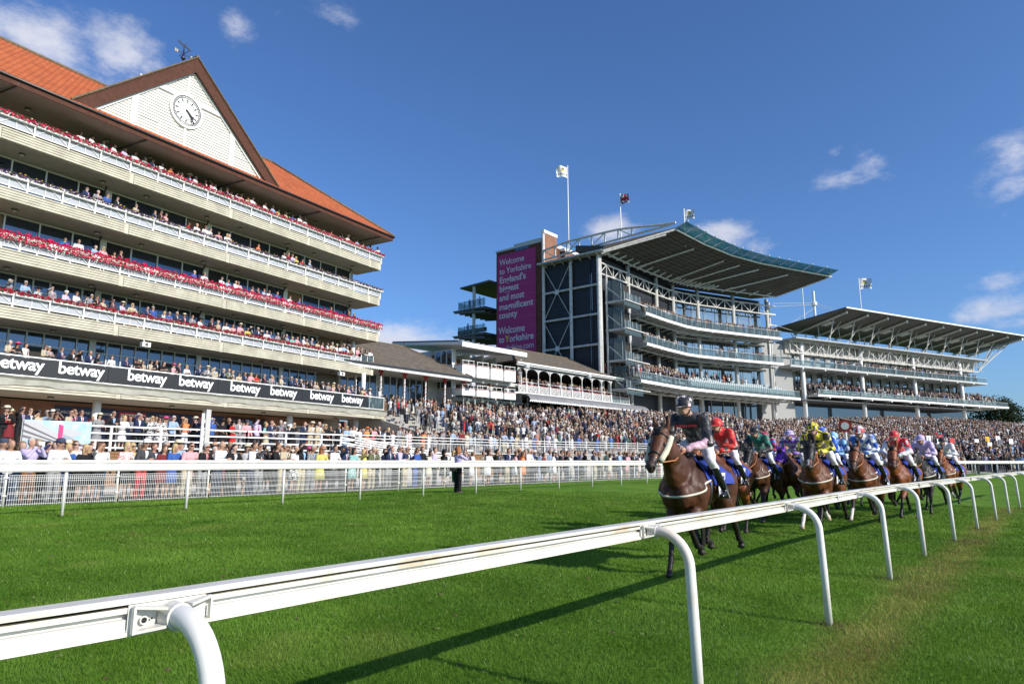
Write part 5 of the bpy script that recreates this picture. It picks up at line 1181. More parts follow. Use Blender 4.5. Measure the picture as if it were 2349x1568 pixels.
# bookmakers' joints
BJ = [('white', (.75, .75, .75)), ('yellow', (.75, .42, .02)), ('red', (.55, .02, .03)), ('navy', (.02, .03, .16)), ('grey', (.10, .10, .11)), ('pale blue', (.12, .40, .75)), ('navy', (.02, .05, .22)), ('white', (.75, .75, .75)), ('red', (.6, .03, .03)), ('white', (.7, .7, .7)), ('yellow', (.7, .5, .03)), ('navy', (.02, .04, .2))]
for i, (cn, c) in enumerate(BJ):
    s_ = 84 + (i % 6) * 2.9 + i * .4; w_ = 13 + (i // 6) * 3.2 + (i % 3); x, y, _ = P2(s_, w_, 0); z = .3 + .152 * (w_ - 4); k_ = (i * 7) % 3
    j = empty('bookmaker_stand', (x, y, z), fhead(s_)); tag(j, '%s bookmaker stand with umbrella pole and board among the crowd, %s from the left' % (cn, ORD[i]), 'bookmaker stand', 'bookmaker stands by the rail')
    m_ = mat('stand_' + cn.replace(' ', '_'), c, .5)
    mb = MB(); mb.prism([(-.3, -.3, .1), (.3, -.3, .1), (.36, -.3, 1.2), (-.36, -.3, 1.2)], (0, .5, 0)); mb.build('body', m_, j)
    mb = MB(); mb.box(-.36, .36, -.1, -.04, 1.55, 2.15 if k_ else 1.95); mb.build('board', mat('stand_white', (.78, .78, .78), .5) if i % 2 else m_, j)
    mb = MB(); mb.bar((-.38, -.07, 0), (-.38, -.07, 2.4), .04); mb.bar((.38, -.07, 0), (.38, -.07, 2.4), .04); mb.build('pole', BLACKM, j)
# picture hoarding behind the fence
TH = frame(tuple(map(float, fr(10.27, 14.5)[:2])), 38.4)
hx = empty('picture_hoarding', TH(0, 0, 1.0), TH.rz); tag(hx, 'large printed hoarding showing white grandstands and a crowd under blue sky', 'hoarding')
def HB(): return MB(TH)
mb = HB(); mb.box(-1.2, 1.2, 0, .06, 1.2, 3.1); mb.build('board', mat('print_sky', (.22, .42, .62), .5, col2=(.55, .62, .66), scale=1.7), hx)
mb = HB()
def hp(P_, m): mb.prism([(1.2 - a * 2.4, .062, 1.2 + b * 1.9) for a, b in P_], (0, .004 + .002 * m, 0), m)
hp([(0, .98), (.18, .98), (.50, .72), (.52, .5), (0, .6)], 0)
for b0, b1 in ((.93, .62), (.80, .56), (.69, .52)): hp([(0, b0), (0, b0 - .05), (.5, b1 - .03), (.5, b1)], 1)
hp([(.5, .93), (.57, .90), (.57, .46), (.5, .48)], 2)
hp([(.57, .86), (.86, .78), (.86, .74), (.72, .64), (.57, .70)], 0); hp([(.58, .72), (.74, .64), (.74, .46), (.58, .46)], 3); hp([(.74, .58), (1.0, .52), (1, .42), (.74, .42)], 0); hp([(.76, .54), (.98, .49), (.98, .46), (.76, .48)], 1)
hp([(0, .42), (.5, .46), (1, .42), (1, 0), (0, 0)], 4)
mb.build('printed_picture', [mat('print_white', (.42, .42, .44), .5), mat('print_grey', (.12, .11, .12), .5), mat('print_pink', (.50, .03, .16), .5), mat('print_blue_grey', (.25, .30, .36), .5), mat('print_crowd', (.55, .42, .38), .5, col2=(.12, .08, .10), scale=16, thresh=(.42, .56))], hx)
rng2 = random.Random(4)
mb = HB()
for k in range(420):
    a, b = rng2.random(), rng2.random() * .38; x = 1.18 - a * 2.36; z = 1.21 + b * 1.85; mb.box(x - .015, x + .015, .072, .078, z, z + .03, rng2.randrange(4))
mb.build('printed_crowd', [mat('pr_a', (.7, .3, .25), .5), mat('pr_b', (.75, .72, .7), .5), mat('pr_c', (.1, .1, .25), .5), mat('pr_d', (.6, .05, .1), .5)], hx)
mb = HB(); 
for x in (-1.2, 1.2): mb.bar((x, -.05, .4), (x, -.05, 3.12), .06)
mb.build('frame_post', LIGHTG, hx)
pst = empty('grey_pillar', P2(18.6, 16.6, .4)); tag(pst, 'tall flat grey metal screen post beside the man in black leaning on the ramp rail', 'screen post')
x, y, _ = P2(17.6, 16.9, 0); mb = world(); mb.prism([(x, y, .4), (x + .12, y + .26, .4), (x + .12, y + .26, 4.1), (x, y, 4.1)], (.05, -.03, 0)); mb.build('screen', LIGHTG, pst); mb = world(); mb.bar((x - .08, y - .1, .4), (x - .08, y - .1, 3.9), .1); mb.build('post', WHITE, pst)

# ================================================================ bodies: fused from tapered limbs
def fuse(name, parts, voxel, smooth=4, fac=.5, dec=None):
    """parts: ('c', p, q, r0, r1[, flat]) tapered limb, ('b', c, (rx,ry,rz)) blob -> one continuous mesh"""
    mb = MB()
    for p in parts:
        if p[0] == 'c':
            a = Vector(p[1]); b = Vector(p[2]); L_ = max((b - a).length, 1e-4); n = 5
            mb.tube([a.lerp(b, i / n) for i in range(n + 1)], [p[3] + (p[4] - p[3]) * i / n for i in range(n + 1)], 12); mb.ball(a, p[3], 0, 12, 8); mb.ball(b, p[4], 0, 12, 8)
        else: mb.ball(p[1], p[2], 0, 14, 10, Matrix.Rotation(p[3], 3, 'Y') if len(p) > 3 else None)
    me = bpy.data.meshes.new(name); me.from_pydata(mb.v, [], mb.f); o = bpy.data.objects.new('tmp', me); COL.objects.link(o)
    m = o.modifiers.new('r', 'REMESH'); m.mode = 'VOXEL'; m.voxel_size = voxel
    m = o.modifiers.new('s', 'SMOOTH'); m.iterations = smooth; m.factor = fac
    if dec: m = o.modifiers.new('d', 'DECIMATE'); m.ratio = dec
    dg = bpy.context.evaluated_depsgraph_get(); dg.update()
    out = bpy.data.meshes.new_from_object(o.evaluated_get(dg)); out.name = name; bpy.data.objects.remove(o); bpy.data.meshes.remove(me)
    out.polygons.foreach_set('use_smooth', [True] * len(out.polygons)); out.update(); return out

# spectators face +X, feet at origin, about 1.74 m tall
ARM = {'s': ((-.03, .26, 1.12), (.09, .25, .88)), 'l': ((.17, .29, 1.13), (.36, .07, 1.17)), 'f': ((.05, .28, 1.14), (.18, -.06, 1.17)), 'p': ((.23, .22, 1.27), (.30, .05, 1.52)), 'e': ((.25, .30, 1.48), (.15, .04, 1.66)), 'h': ((-.02, .27, 1.13), (.16, .10, 1.05))}
def arms(pose):
    L_, R_ = {'s': ('s', 'h'), 'l': ('l', 'l'), 'f': ('f', 'f'), 'p': ('p', 'p'), 'e': ('h', 'e'), 'b': ('h', 's')}[pose]
    out = []
    for k, sgn in ((L_, 1), (R_, -1)):
        e, h = ARM[k]; out.append((Vector((.02 if pose == 'l' else 0, .185 * sgn, 1.40)), Vector((e[0], e[1] * sgn, e[2])), Vector((h[0], h[1] * sgn, h[2] + (.03 if sgn < 0 and k == 'f' else 0)))))
    return out
def lean(p, pose):
    k = {'l': .16, 'e': .0}.get(pose, 0); z = p[2]
    return (p[0] + k * max(0, z - .95) , p[1], p[2])
def body_mesh(sex, pose):
    w_ = .155 if sex == 'w' else .175; P = [('b', (0, 0, .93), (.115, .165, .14)), ('b', (0, 0, 1.10), (.10, w_ - .03, .15)), ('b', lean((.01, 0, 1.28), pose), (.115, w_, .17)), ('b', lean((0, 0, 1.40), pose), (.08, w_ + .01, .07)), ('c', lean((0, 0, 1.42), pose), lean((.02, 0, 1.54), pose), .06, .055), ('b', lean((.02, 0, 1.63), pose), (.095, .077, .12)), ('b', lean((.10, 0, 1.60), pose), (.03, .02, .03)), ('b', lean((.05, 0, 1.56), pose), (.06, .055, .05))]
    for s_ in (-1, 1):
        P += [('c', (0, .09 * s_, .92), (.02, .10 * s_, .5), .085, .055), ('c', (.02, .10 * s_, .5), (-.01, .11 * s_, .09), .055, .036), ('c', (-.02, .11 * s_, .05), (.15, .13 * s_, .035), .04, .035), ('b', lean((.02, .08 * s_, 1.62), pose), (.02, .012, .03))]
    for a, e, h in arms(pose):
        a = Vector(lean(a, pose)); d = (h - e).normalized(); P += [('c', a, e, .048, .038), ('c', e, h, .036, .026), ('b', tuple(h + d * .05), (.045, .035, .05))]
        for q in range(4): off_ = d.orthogonal().normalized() * (.012 * (q - 1.5)); P.append(('c', h + d * .07 + off_, h + d * (.12 + .008 * (1 if q in (1, 2) else 0)) + off_, .009, .008))
    return fuse('person_body', P, .02, 3, dec=.6)
def top_mesh(sex, pose):
    g = .018 if sex == 'm' else .012; w_ = (.155 if sex == 'w' else .178); P = [('b', (0, 0, 1.0), (.115 + g, .15 + g, .12)), ('b', (0, 0, 1.12), (.11 + g, w_ - .02 + g, .16)), ('b', lean((.01, 0, 1.28), pose), (.118 + g, w_ + g, .17)), ('b', lean((0, 0, 1.395), pose), (.085 + g, w_ + .012 + g, .07))]
    if sex == 'm': P.append(('b', (0, 0, .90), (.12 + g, .165 + g, .10)))
    for a, e, h in arms(pose):
        a = Vector(lean(a, pose))
        P.append(('c', a, e, .058 + g * .5, .045 + g * .4))
        if sex == 'm': P.append(('c', e, e.lerp(h, .9), .045 + g * .3, .036 + g * .2))
    return fuse('jacket' if sex == 'm' else 'blouse', P, .022, 3, dec=.6)
def bottom_mesh(kind):
    if kind == 'trousers':
        P = [('b', (0, 0, .93), (.13, .175, .11))]
        for s_ in (-1, 1): P += [('c', (0, .088 * s_, .90), (.02, .10 * s_, .5), .098, .076), ('c', (.02, .10 * s_, .5), (0, .11 * s_, .10), .076, .066)]
        return fuse('trousers', P, .024, 2, dec=.6)
    mb = MB(); n = 18; rows = [(1.08, .125, .145), (.98, .145, .18), (.85, .16, .205), (.68, .175, .225), (.52, .185, .24)]; V = []
    for z, a, b in rows:
        for k in range(n): t_ = 2 * math.pi * k / n; r_ = 1 + (.05 * math.cos(5 * t_) if z < .8 else 0); V.append((a * r_ * math.cos(t_), b * r_ * math.sin(t_), z))
    mb.add(V, [(i * n + k, i * n + (k + 1) % n, (i + 1) * n + (k + 1) % n, (i + 1) * n + k) for i in range(4) for k in range(n)])
    o = mb.build('skirt', WHITE, smooth=True); me = o.data; bpy.data.objects.remove(o); me.materials.clear(); return me
def hair_mesh(kind, pose):
    hx_, _, hz_ = lean((.02, 0, 1.64), pose)
    if kind == 'short': P = [('b', (hx_ - .022, 0, hz_ + .035), (.092, .086, .10)), ('b', (hx_ - .06, 0, hz_ - .02), (.045, .072, .07))]
    elif kind == 'long': P = [('b', (hx_ - .02, 0, hz_ + .03), (.10, .095, .105)), ('b', (hx_ - .06, 0, hz_ - .07), (.055, .10, .13)), ('b', (hx_ - .07, 0, hz_ - .18), (.04, .085, .10)), ('b', (hx_ + .0, .075, hz_ - .08), (.035, .03, .10)), ('b', (hx_, -.075, hz_ - .08), (.035, .03, .10))]
    else: P = [('b', (hx_ - .05, 0, hz_ - .01), (.06, .082, .06))]
    return fuse('hair', P, .018, 2, dec=.7)
def lathe_mesh(name, prof, n, c):
    V = []; 
    for r_, z in prof:
        for k in range(n): t_ = 2 * math.pi * k / n; V.append((c[0] + r_ * 1.08 * math.cos(t_), c[1] + r_ * math.sin(t_), c[2] + z))
    m = len(prof); F = [(i * n + k, i * n + (k + 1) % n, (i + 1) * n + (k + 1) % n, (i + 1) * n + k) for i in range(m - 1) for k in range(n)] + [tuple((m - 1) * n + k for k in range(n))]
    me = bpy.data.meshes.new(name); me.from_pydata(V, [], F); me.polygons.foreach_set('use_smooth', [True] * len(F)); return me
def hat_mesh(kind, pose):
    c = lean((.02, 0, 1.69), pose)
    if kind == 'cap':
        me = lathe_mesh('cap', [(.102, -.03), (.104, .02), (.09, .06), (.05, .085), (.01, .09)], 14, c); return me
    br = {'straw': .185, 'big': .25}[kind]
    return lathe_mesh('hat', [(br, .012), (br - .005, .0), (.108, .008), (.104, .02), (.100, .05), (.094, .095), (.06, .11), (.01, .105)], 20, c)
_c = {}
def cached(fn, *a):
    k = (fn.__name__,) + a
    if k not in _c: _c[k] = fn(*a)
    return _c[k]
def fabric(name, col, rough=.8, **kw): return mat(name, col, rough, spec=.25, **kw)
FAB = {'W': ('white', fabric('white_cotton', (.63, .63, .64))), 'L': ('light blue', fabric('light_blue_cotton', (.28, .40, .58))), 'B': ('blue', fabric('blue_cloth', (.04, .10, .34))), 'N': ('navy', fabric('navy_cloth', (.018, .028, .075))), 'K': ('black', fabric('black_cloth', (.012, .012, .014))), 'G': ('grey', fabric('grey_cloth', (.24, .24, .25), var=.1, scale=30)), 'C': ('charcoal', fabric('charcoal_cloth', (.055, .055, .062))), 'E': ('beige', fabric('beige_cloth', (.46, .39, .27), var=.1, scale=30)), 'R': ('red', fabric('red_cloth', (.46, .02, .02))), 'O': ('coral', fabric('coral_cloth', (.70, .14, .07), col2=(.72, .33, .10), scale=14)), 'P': ('pink', fabric('pink_cloth', (.66, .33, .36))), 'V': ('lilac', fabric('lilac_cloth', (.48, .42, .62))), 'Y': ('yellow', fabric('yellow_cloth', (.52, .46, .12))), 'D': ('olive', fabric('olive_cloth', (.11, .12, .06))), 'T': ('teal patterned', fabric('teal_print', (.04, .28, .28), col2=(.45, .60, .55), scale=28, thresh=(.48, .54))), 'M': ('maroon', fabric('maroon_cloth', (.17, .02, .025))), 'F': ('red floral', fabric('floral_print', (.70, .68, .66), col2=(.62, .06, .08), scale=22, thresh=(.52, .56))), 'Q': ('black and white print', fabric('monochrome_print', (.02, .02, .02), col2=(.75, .75, .75), scale=20, thresh=(.48, .53))), 'S': ('cream', fabric('cream_cloth', (.56, .51, .40))), 'U': ('brown', fabric('brown_cloth', (.19, .085, .035)))}
SKINS = [mat('skin_%d' % i, c, .55, spec=.35) for i, c in enumerate([(.48, .28, .20), (.42, .23, .16), (.53, .34, .26), (.38, .21, .14)])]
HAIR = {'g': ('grey', (.42, .41, .39)), 'b': ('brown', (.10, .05, .025)), 'k': ('dark', (.025, .018, .014)), 'y': ('blonde', (.48, .34, .15)), 'r': ('ginger', (.32, .11, .03)), '0': ('balding', (.25, .23, .21))}
HAIRM = {k: mat('hair_' + v[0], v[1], .7, var=.2, scale=40) for k, v in HAIR.items()}
HATS = {'h': ('cream panama hat', 'straw', (.66, .60, .44)), 'H': ('black wide hat', 'big', (.015, .015, .015)), 'c': ('dark cap', 'cap', (.04, .05, .09)), 'R': ('white cap', 'cap', (.74, .74, .74)), 'p': ('pink wide hat', 'big', (.75, .07, .22)), 'o': ('orange hat', 'big', (.62, .15, .03)), 'w': ('white cap', 'cap', (.74, .74, .74))}
HATM = {k: mat('hat_%s' % v[0].replace(' ', '_'), v[2], .85) for k, v in HATS.items()}
SHOE = mat('shoe_leather', (.03, .02, .015), .4); TIE = [mat('tie_%d' % i, c, .5) for i, c in enumerate([(.02, .03, .10), (.4, .02, .03), (.1, .1, .12), (.45, .12, .2), (.02, .02, .02)])]
def shoe_mesh():
    return fuse('shoes', [('c', (-.03, .11 * s_, .05), (.16, .13 * s_, .04), .047, .042) for s_ in (-1, 1)], .02, 2, dec=.6)
def front_mesh(pose):
    V = []; F = []
    for i, (z, h) in enumerate(((1.42, .055), (1.34, .05), (1.24, .034), (1.12, .008))):
        x = lean((.128 if z < 1.4 else .10, 0, z), pose)[0] + (.012 if 1.15 < z < 1.38 else 0); V += [(x, -h, z), (x + .012, 0, z), (x, h, z)]
    F = [(i * 3 + j, i * 3 + j + 1, i * 3 + 4 + j, i * 3 + 3 + j) for i in range(3) for j in (0, 1)]
    me = bpy.data.meshes.new('shirt_front'); me.from_pydata(V, [], F); return me
def tie_mesh(pose):
    V = []
    for z, h in ((1.41, .018), (1.38, .014), (1.2, .024), (1.08, .03)):
        x = lean((.14 if z < 1.4 else .115, 0, z), pose)[0] + (.02 if 1.15 < z < 1.4 else .008); V += [(x, -h, z), (x, h, z)]
    me = bpy.data.meshes.new('tie'); me.from_pydata(V, [], [(i * 2, i * 2 + 1, i * 2 + 3, i * 2 + 2) for i in range(3)]); return me
def shades_mesh(pose):
    c = lean((.02, 0, 1.64), pose); mb = MB()
    for s_ in (-1, 1): mb.box(c[0] + .078, c[0] + .104, s_ * .04 - .03, s_ * .04 + .03, c[2] - .012, c[2] + .022); mb.bar((c[0] + .085, s_ * .068, c[2] + .01), (c[0] - .01, s_ * .082, c[2] + .012), .008)
    o = mb.build('sunglasses', BLACKM); me = o.data; bpy.data.objects.remove(o); me.materials.clear(); return me
def face_mesh(pose):
    c = lean((.02, 0, 1.64), pose); mb = MB()
    for s_ in (-1, 1): mb.ball((c[0] + .085, s_ * .032, c[2] - .002), (.010, .012, .007), 0, 8, 5)
    mb.ball((c[0] + .082, 0, c[2] - .07), (.012, .024, .006), 1, 8, 5)
    o = mb.build('face', BLACKM); me = o.data; bpy.data.objects.remove(o); me.materials.clear(); return me
def phone_mesh():
    mb = MB(); mb.box(.36, .375, -.075, .075, 1.56, 1.65); o = mb.build('phone', WHITE); me = o.data; bpy.data.objects.remove(o); me.materials.clear(); return me
LIP = mat('lip', (.30, .08, .07), .5)
def child(me, name, par, m):
    me2 = me
    o = bpy.data.objects.new(name, me2); COL.objects.link(o); o.parent = par
    ms = m if isinstance(m, (list, tuple)) else [m]
    while len(me2.materials) < len(ms): me2.materials.append(None)
    for i, mm in enumerate(ms): o.material_slots[i].link = 'OBJECT'; o.material_slots[i].material = mm
    return o
PEOPLE = []
prng = random.Random(11)
def person(x, y, z, rz, code, where, group, scale=None):
    """code: sex, top, bottom ('.' = dress), head, pose"""
    sex, tp, bt_, hd = code[0], code[1], code[2], code[3]; pose = code[4] if len(code) > 4 else 's'
    if pose not in 'slfpeb': pose = 's'
    bm = cached(body_mesh, sex, pose); o = bpy.data.objects.new('person', bm); COL.objects.link(o)
    if not bm.materials: bm.materials.append(None)
    o.material_slots[0].link = 'OBJECT'; o.material_slots[0].material = prng.choice(SKINS)
    sc_ = scale or ((.97 + .07 * prng.random()) if sex == 'm' else (.91 + .07 * prng.random())); gx = prng.uniform(.98, 1.16) if sex == 'm' else prng.uniform(.94, 1.1)
    o.location = (x, y, z); o.rotation_euler = (0, 0, rz + prng.uniform(-.22, .22)); o.scale = (sc_ * gx, sc_ * gx, sc_)
    cn, fm = FAB[tp]; cn2, fm2 = FAB[tp if bt_ == '.' else ('K' if bt_ == 't' else bt_)]
    child(cached(top_mesh, sex, pose), 'jacket' if sex == 'm' and tp in 'NKGCED' else 'top', o, fm)
    child(cached(bottom_mesh, 'trousers' if (sex == 'm' or bt_ == 't' or (bt_ in 'KNW' and tp != bt_ and prng.random() < .5)) else 'skirt'), 'trousers' if sex == 'm' or bt_ == 't' else 'skirt', o, fm2)
    child(cached(shoe_mesh), 'shoes', o, SHOE)
    hk = hd if hd in HAIR else prng.choice('gbk' if sex == 'm' else 'byk')
    child(cached(hair_mesh, 'long' if sex == 'w' and hk != 'g' else ('bald' if hd == '0' else 'short'), pose), 'hair', o, HAIRM[hk])
    hat = ''
    if hd in HATS: child(cached(hat_mesh, HATS[hd][1], pose), 'hat', o, HATM[hd]); hat = HATS[hd][0]
    if prng.random() < .45: child(cached(shades_mesh, pose), 'sunglasses', o, BLACKM)
    child(cached(face_mesh, pose), 'face_features', o, [BLACKM, LIP])
    suit = sex == 'm' and tp in 'NKGCED'
    if suit or (sex == 'm' and tp in 'WLV' and prng.random() < .5):
        if suit: child(cached(front_mesh, pose), 'shirt_front', o, FAB[prng.choice('WWLWP')][1])
        if prng.random() < .7: child(cached(tie_mesh, pose), 'tie', o, prng.choice(TIE))
    if pose == 'p': child(cached(phone_mesh), 'phone', o, WHITE)
    look = ('man' if sex == 'm' else 'woman') + ' in ' + cn + (' dress' if bt_ == '.' else ('' if suit and tp == bt_ else (' jacket' if suit else ' top')) + (' suit' if suit and tp == bt_ else ''))
    look += ' and ' + hat if hat else (', ' + HAIR[hk][0] + ' hair' if hd != '0' else ', balding')
    look += {'s': '', 'l': ', leaning', 'f': ', arms folded', 'p': ', holding up phone', 'e': ', shading eyes', 'b': ''}[pose]
    tag(o, None, 'person', group); PEOPLE.append((o, look, where)); return o
def ordn(k): return ORD[k] if k < 20 else '%dth' % (k + 1)
def finish_labels():
    seen = {}
    for o, look, where in PEOPLE: seen.setdefault((look, where), []).append(o)
    for (look, where), L_ in seen.items():
        for i, o in enumerate(L_): o['label'] = look + ' ' + where + ('' if len(L_) == 1 else ', %s such from left' % ordn(i))
FENCE = "6.1 1 mLNck;6.0 0 mWN0l;6.5 0 mVUgp;7.2 1 mNKke;7.1 0 mWGcl;7.5 1 mRK0s;7.6 1 wBByl;7.7 1 mGGhs;7.9 1 mWKbs;7.8 0 wKKyl;8.2 0 wWKbe;8.6 1 mWLbs;8.9 0 wFKyl;9.5 1 wYKys;9.8 1 mKKhs;9.4 0 mCRwl;10.1 1 mNNbs;10.0 0 wMMbl;10.3 0 wB.yl;10.9 1 mLEhs;10.8 0 mPEbl;11.3 1 wPPks;11.3 0 mKGgl;11.9 1 mEEgs;12.1 1 wGGgs;11.8 0 mWN0l;12.3 0 mKKkl;12.9 1 mGCke;13.0 0 mWNbl;13.3 0 mCGkp;14.1 1 wKKHs;13.9 0 mKKbl;14.2 0 mEEgl;14.9 1 wEEys;14.7 0 wWQgl;15.0 0 mKEke;15.4 0 mGGgl;16.0 1 wPPps;15.8 0 wYYrl;16.6 1 mEGgs;16.4 0 mWCkl;16.9 0 mNCce;17.3 0 wT.kl;18.2 1 mWGge;17.9 0 wY.ye;18.3 0 mDEgl;19.2 0 mNGke;20.1 1 mKKbs;19.7 0 mVKgl;20.1 0 mNE0l;20.7 0 mBBbl;21.5 0 wS.kl;21.9 0 mVKbs;22.5 0 wK.He;23.0 0 wW.yl;23.5 0 mWKkf;24.0 0 mKK0f;24.3 0 wW.bl;25.5 0 wW.kl;26.7 1 mKKbs;26.1 0 mKKkl;27.0 0 mNEbl;27.6 0 wPWbl;28.3 0 wO.be;28.7 0 mWCgl;30.3 1 mBNgs;30.2 0 wMKks;31.1 0 wW.ks;31.7 0 mKKkl;32.3 0 mKNbl;33.3 0 mNNkp;34.2 0 mKGkl;35.3 0 mGE0l;37.0 1 mKKks;36.8 0 wS.kl;37.8 0 mLN0l;38.7 0 wP.bl;39.3 0 mKKbl;40.0 0 wF.kl"
PICK = "9.3 mKKhl;9.5 wM.he;9.9 mKKke;10.2 mNNbs;10.5 wE.He;11.2 wK.ks;11.7 mEK0l;11.9 mKKbs;12.2 mNNks;12.9 wG.hl;13.5 mKK0l;14.0 wW.yl;14.7 mNKge;15.3 wQ.yl;15.7 wQ.bs;16.0 wQ.ps;16.3 mLKgl;17.0 wOWye;17.5 mKKhs;17.7 mNNbp;18.4 mBKge;19.0 wK.Hs;19.6 wR.Hs;19.9 mGGks;20.4 mPCcs;21.0 mVCke;21.6 wTEys;21.8 mNN0l;22.5 mGGgp;23.3 wK.yl;24.0 mNNbl;24.5 mEEhl;25.0 mEEgl;25.6 wK.ys;26.5 mKKgl;27.1 wL.yl;27.7 wWKbs;28.2 wWKHs;28.8 wO.os;29.3 wPRbl;29.8 mKK0s;30.5 wK.yl;31.5 mGGgl;31.9 mDEcs;32.5 wF.ke;33.1 mKKgl;33.8 wO.kl;34.9 wG.bs;35.6 mGGgs;36.3 mLKgl;37.0 mMKkl;37.5 wS.bs;38.4 mGGcl;39.0 mNNkl;39.5 wW.ks;40.3 mKKkl;40.6 mLE0l;41.2 mLNgl;41.7 wE.yl;42.6 wW.ks;43.3 wB.kl;44.1 mKKkl;45.2 wW.yl;46.0 mNNkl;46.8 wW.ye;47.4 mBN0l;48.1 mGGgl;49.2 mBBkl;50.0 wG.ks"
BALC = """5|27.6 mWb;26.9 mWk;26.2 mGk;25.5 mWb;24.8 mV0;24.1 mWk;23.4 wGg;22.9 mNk;22.2 mWb;21.7 wOr;21.5 mOb;21.0 wPb;20.7 wFg;20.1 mNh;19.6 mWg;18.8 mKb;18.3 mPb;18.0 mWb;17.5 wGg;17.1 mKg;16.6 wWr;16.1 mVk;15.7 mPb;15.2 wEr;14.8 mWk;13.6 mWb;12.8 mLg;12.1 mYk;11.3 wEy;10.6 mB0;10.0 mWg;9.7 mWb;9.2 mWg;6.2 wUb;4.9 mKk;4.3 wWh;2.9 mL0;2.1 wEr;1.1 wKk;0.1 mWk
4|26.9 mNk;26.3 mGg;25.6 mBk;25.1 mKk;23.7 mE0;22.4 mNb;22.1 mKk;21.6 mPk;20.0 wRk;19.2 mWg;18.5 mWb;18.1 mWk;17.4 wPb;16.8 wWy;16.5 mEg;13.8 wOr;11.4 wWb;10.8 mMb;10.4 mV0;10.0 wYy;9.3 wRk;8.5 mLg
3|27.8 mBk;27.0 mWb;26.0 mL0;25.6 wPy;24.8 wEb;24.4 mKk;19.1 mBg;18.3 mW0;17.0 mWk;16.3 mLk;15.8 mW0;15.4 mPb;14.1 wEb;13.6 mKk;13.0 mLb;12.5 mWb;11.7 mBb;10.4 mWb;9.4 mBb;5.8 wRb;3.6 mK0;2.9 wKy
2|30.4 mGg;29.7 mLg;28.9 wQH;28.2 mGb;27.4 mVw;26.9 mWb;26.2 wWb;26.0 mGg;25.7 mKk;25.2 wEb;24.6 mCk;24.1 wVh;23.4 wEy;22.4 mNk;21.9 mBg;21.2 wQy;20.8 wBg;20.3 mNg;19.6 mNh;19.1 mGe;18.5 wWH;17.6 mKb;16.9 mEg;16.3 wWb;15.6 wPb;15.1 mPh;14.4 wYb;14.0 mKg;13.5 mNg;13.0 wKg;12.6 wWg;12.1 wBb;11.4 mGg;11.0 wKk;10.5 mGg;9.9 wTy;9.4 mPk;8.9 mWg;8.5 wEg;8.0 mGg;7.3 wEk;6.8 wPb;6.2 wWb;5.6 mEg;4.9 wWh;4.5 mWb;4.2 mLg;3.6 mWg;3.1 mDb;2.5 mPb;2.0 mKb;1.4 wKk;0.8 mWb
1|30.5 mEg;30.1 wKp;29.6 mWk;28.7 mEb;28.4 mGg;27.8 mNb;27.2 mKb;26.7 mKk;26.2 mN0;25.8 wKk;24.8 wWb;23.9 mNk;23.2 wKb;22.8 wEb;22.4 wEk;21.9 mKb;21.5 wKb;20.8 wPp;20.3 mKk;19.7 wWy;18.9 mNb;18.1 mGh;17.6 mE0;17.0 mNg;16.5 mD0;16.1 mEb;15.5 wEb;15.0 mNb;14.6 wPy;14.0 wRk;13.4 mK0;12.7 mGg;12.4 wWy;11.8 mEg;10.8 mNg;10.1 mNg;9.6 mKg;9.0 wKk;8.7 mKb;8.3 wQy;7.9 wEk;7.3 mKg;6.8 mGg;6.3 wPy;6.0 mEh;5.5 mKb;5.0 mKk;4.4 wPy;3.8 mNg;3.1 mKk;2.6 wEk;2.1 wRk;1.5 wWh;0.4 mWg"""
for it in FENCE.split(';'):
    s, r_, c = it.split(); s = float(s); w_ = 4.75 if r_ == '0' else 5.5 + prng.random() * .3
    x, y = map(float, fr(s, w_)); person(x, y, .345, fhead(s) - math.pi / 2 + .35, c, 'at the mesh fence' if r_ == '0' else 'behind the fence row', 'spectators along the mesh fence')
for it in PICK.split(';'):
    s, c = it.split(); s = float(s); x, y = map(float, fr(s, 17.75)); person(x, y, 2.0, fhead(s) - math.pi / 2 + .25, c, 'on the plaza' if s < 27.5 else 'at picket railing', 'spectators on the raised terrace edge')
HEAD_A = math.atan2(TA_.n.y, TA_.n.x)
FLR = {1: 6.3, 2: 9.72 + .37, 3: 13.34, 4: 16.86, 5: 20.34}
BN = {5: 'on top balcony', 4: 'on fourth balcony', 3: 'on third balcony', 2: 'on second balcony', 1: 'above black banner'}
for line in BALC.split('\n'):
    lv, rest = line.split('|'); lv = int(lv)
    for it in rest.split(';'):
        t_, c = it.split(); c = c[:2] + prng.choice('NKGE' if c[0] == 'm' else '..K') + c[2] if len(c) == 3 else c
        if c[0] == 'm' and c[1] in 'NKG' and prng.random() < .8: c = c[:2] + c[1] + c[3]
        c += prng.choice('lllfse' if lv < 3 else 'lsfhb') if len(c) == 4 else ''
        p = TA_(float(t_), (.68 if lv == 1 else -.28) - (.05 if c[-1] == 'l' else .12), FLR[lv] - (.12 if lv > 1 else 0)); person(p[0], p[1], p[2], HEAD_A + prng.uniform(-.1, .6), c, BN[lv], 'spectators on the grandstand balconies')
# photographer inside the rail
ph_ = person(*map(float, (*atp,)), .33, math.radians(20), 'wVKrp', 'between the rails', 'photographers') if False else None
x, y = map(float, fr(18.9, .55)); ph_ = person(x, y, .33, R(35), 'wVtrp', 'inside the running rail beside the track', 'photographers', .97)
mb = MB(); mb.tube([(.36, 0, 1.6), (.66, 0, 1.6)], [.05, .06], 12); o_ = mb.build('telephoto_lens', PVC, ph_)
mb = MB(); mb.prism([(-.14, .17, 1.0), (.14, .2, .98), (.16, .22, .45), (-.05, .2, .4)], (0, .05, 0)); mb.build('green_jacket', mat('green_cloth', (.01, .16, .09), .6), ph_)
mb = MB(); mb.box(-.27, -.13, -.13, .13, .82, 1.02); mb.build('camera_bag', BLACKM, ph_)
finish_labels()

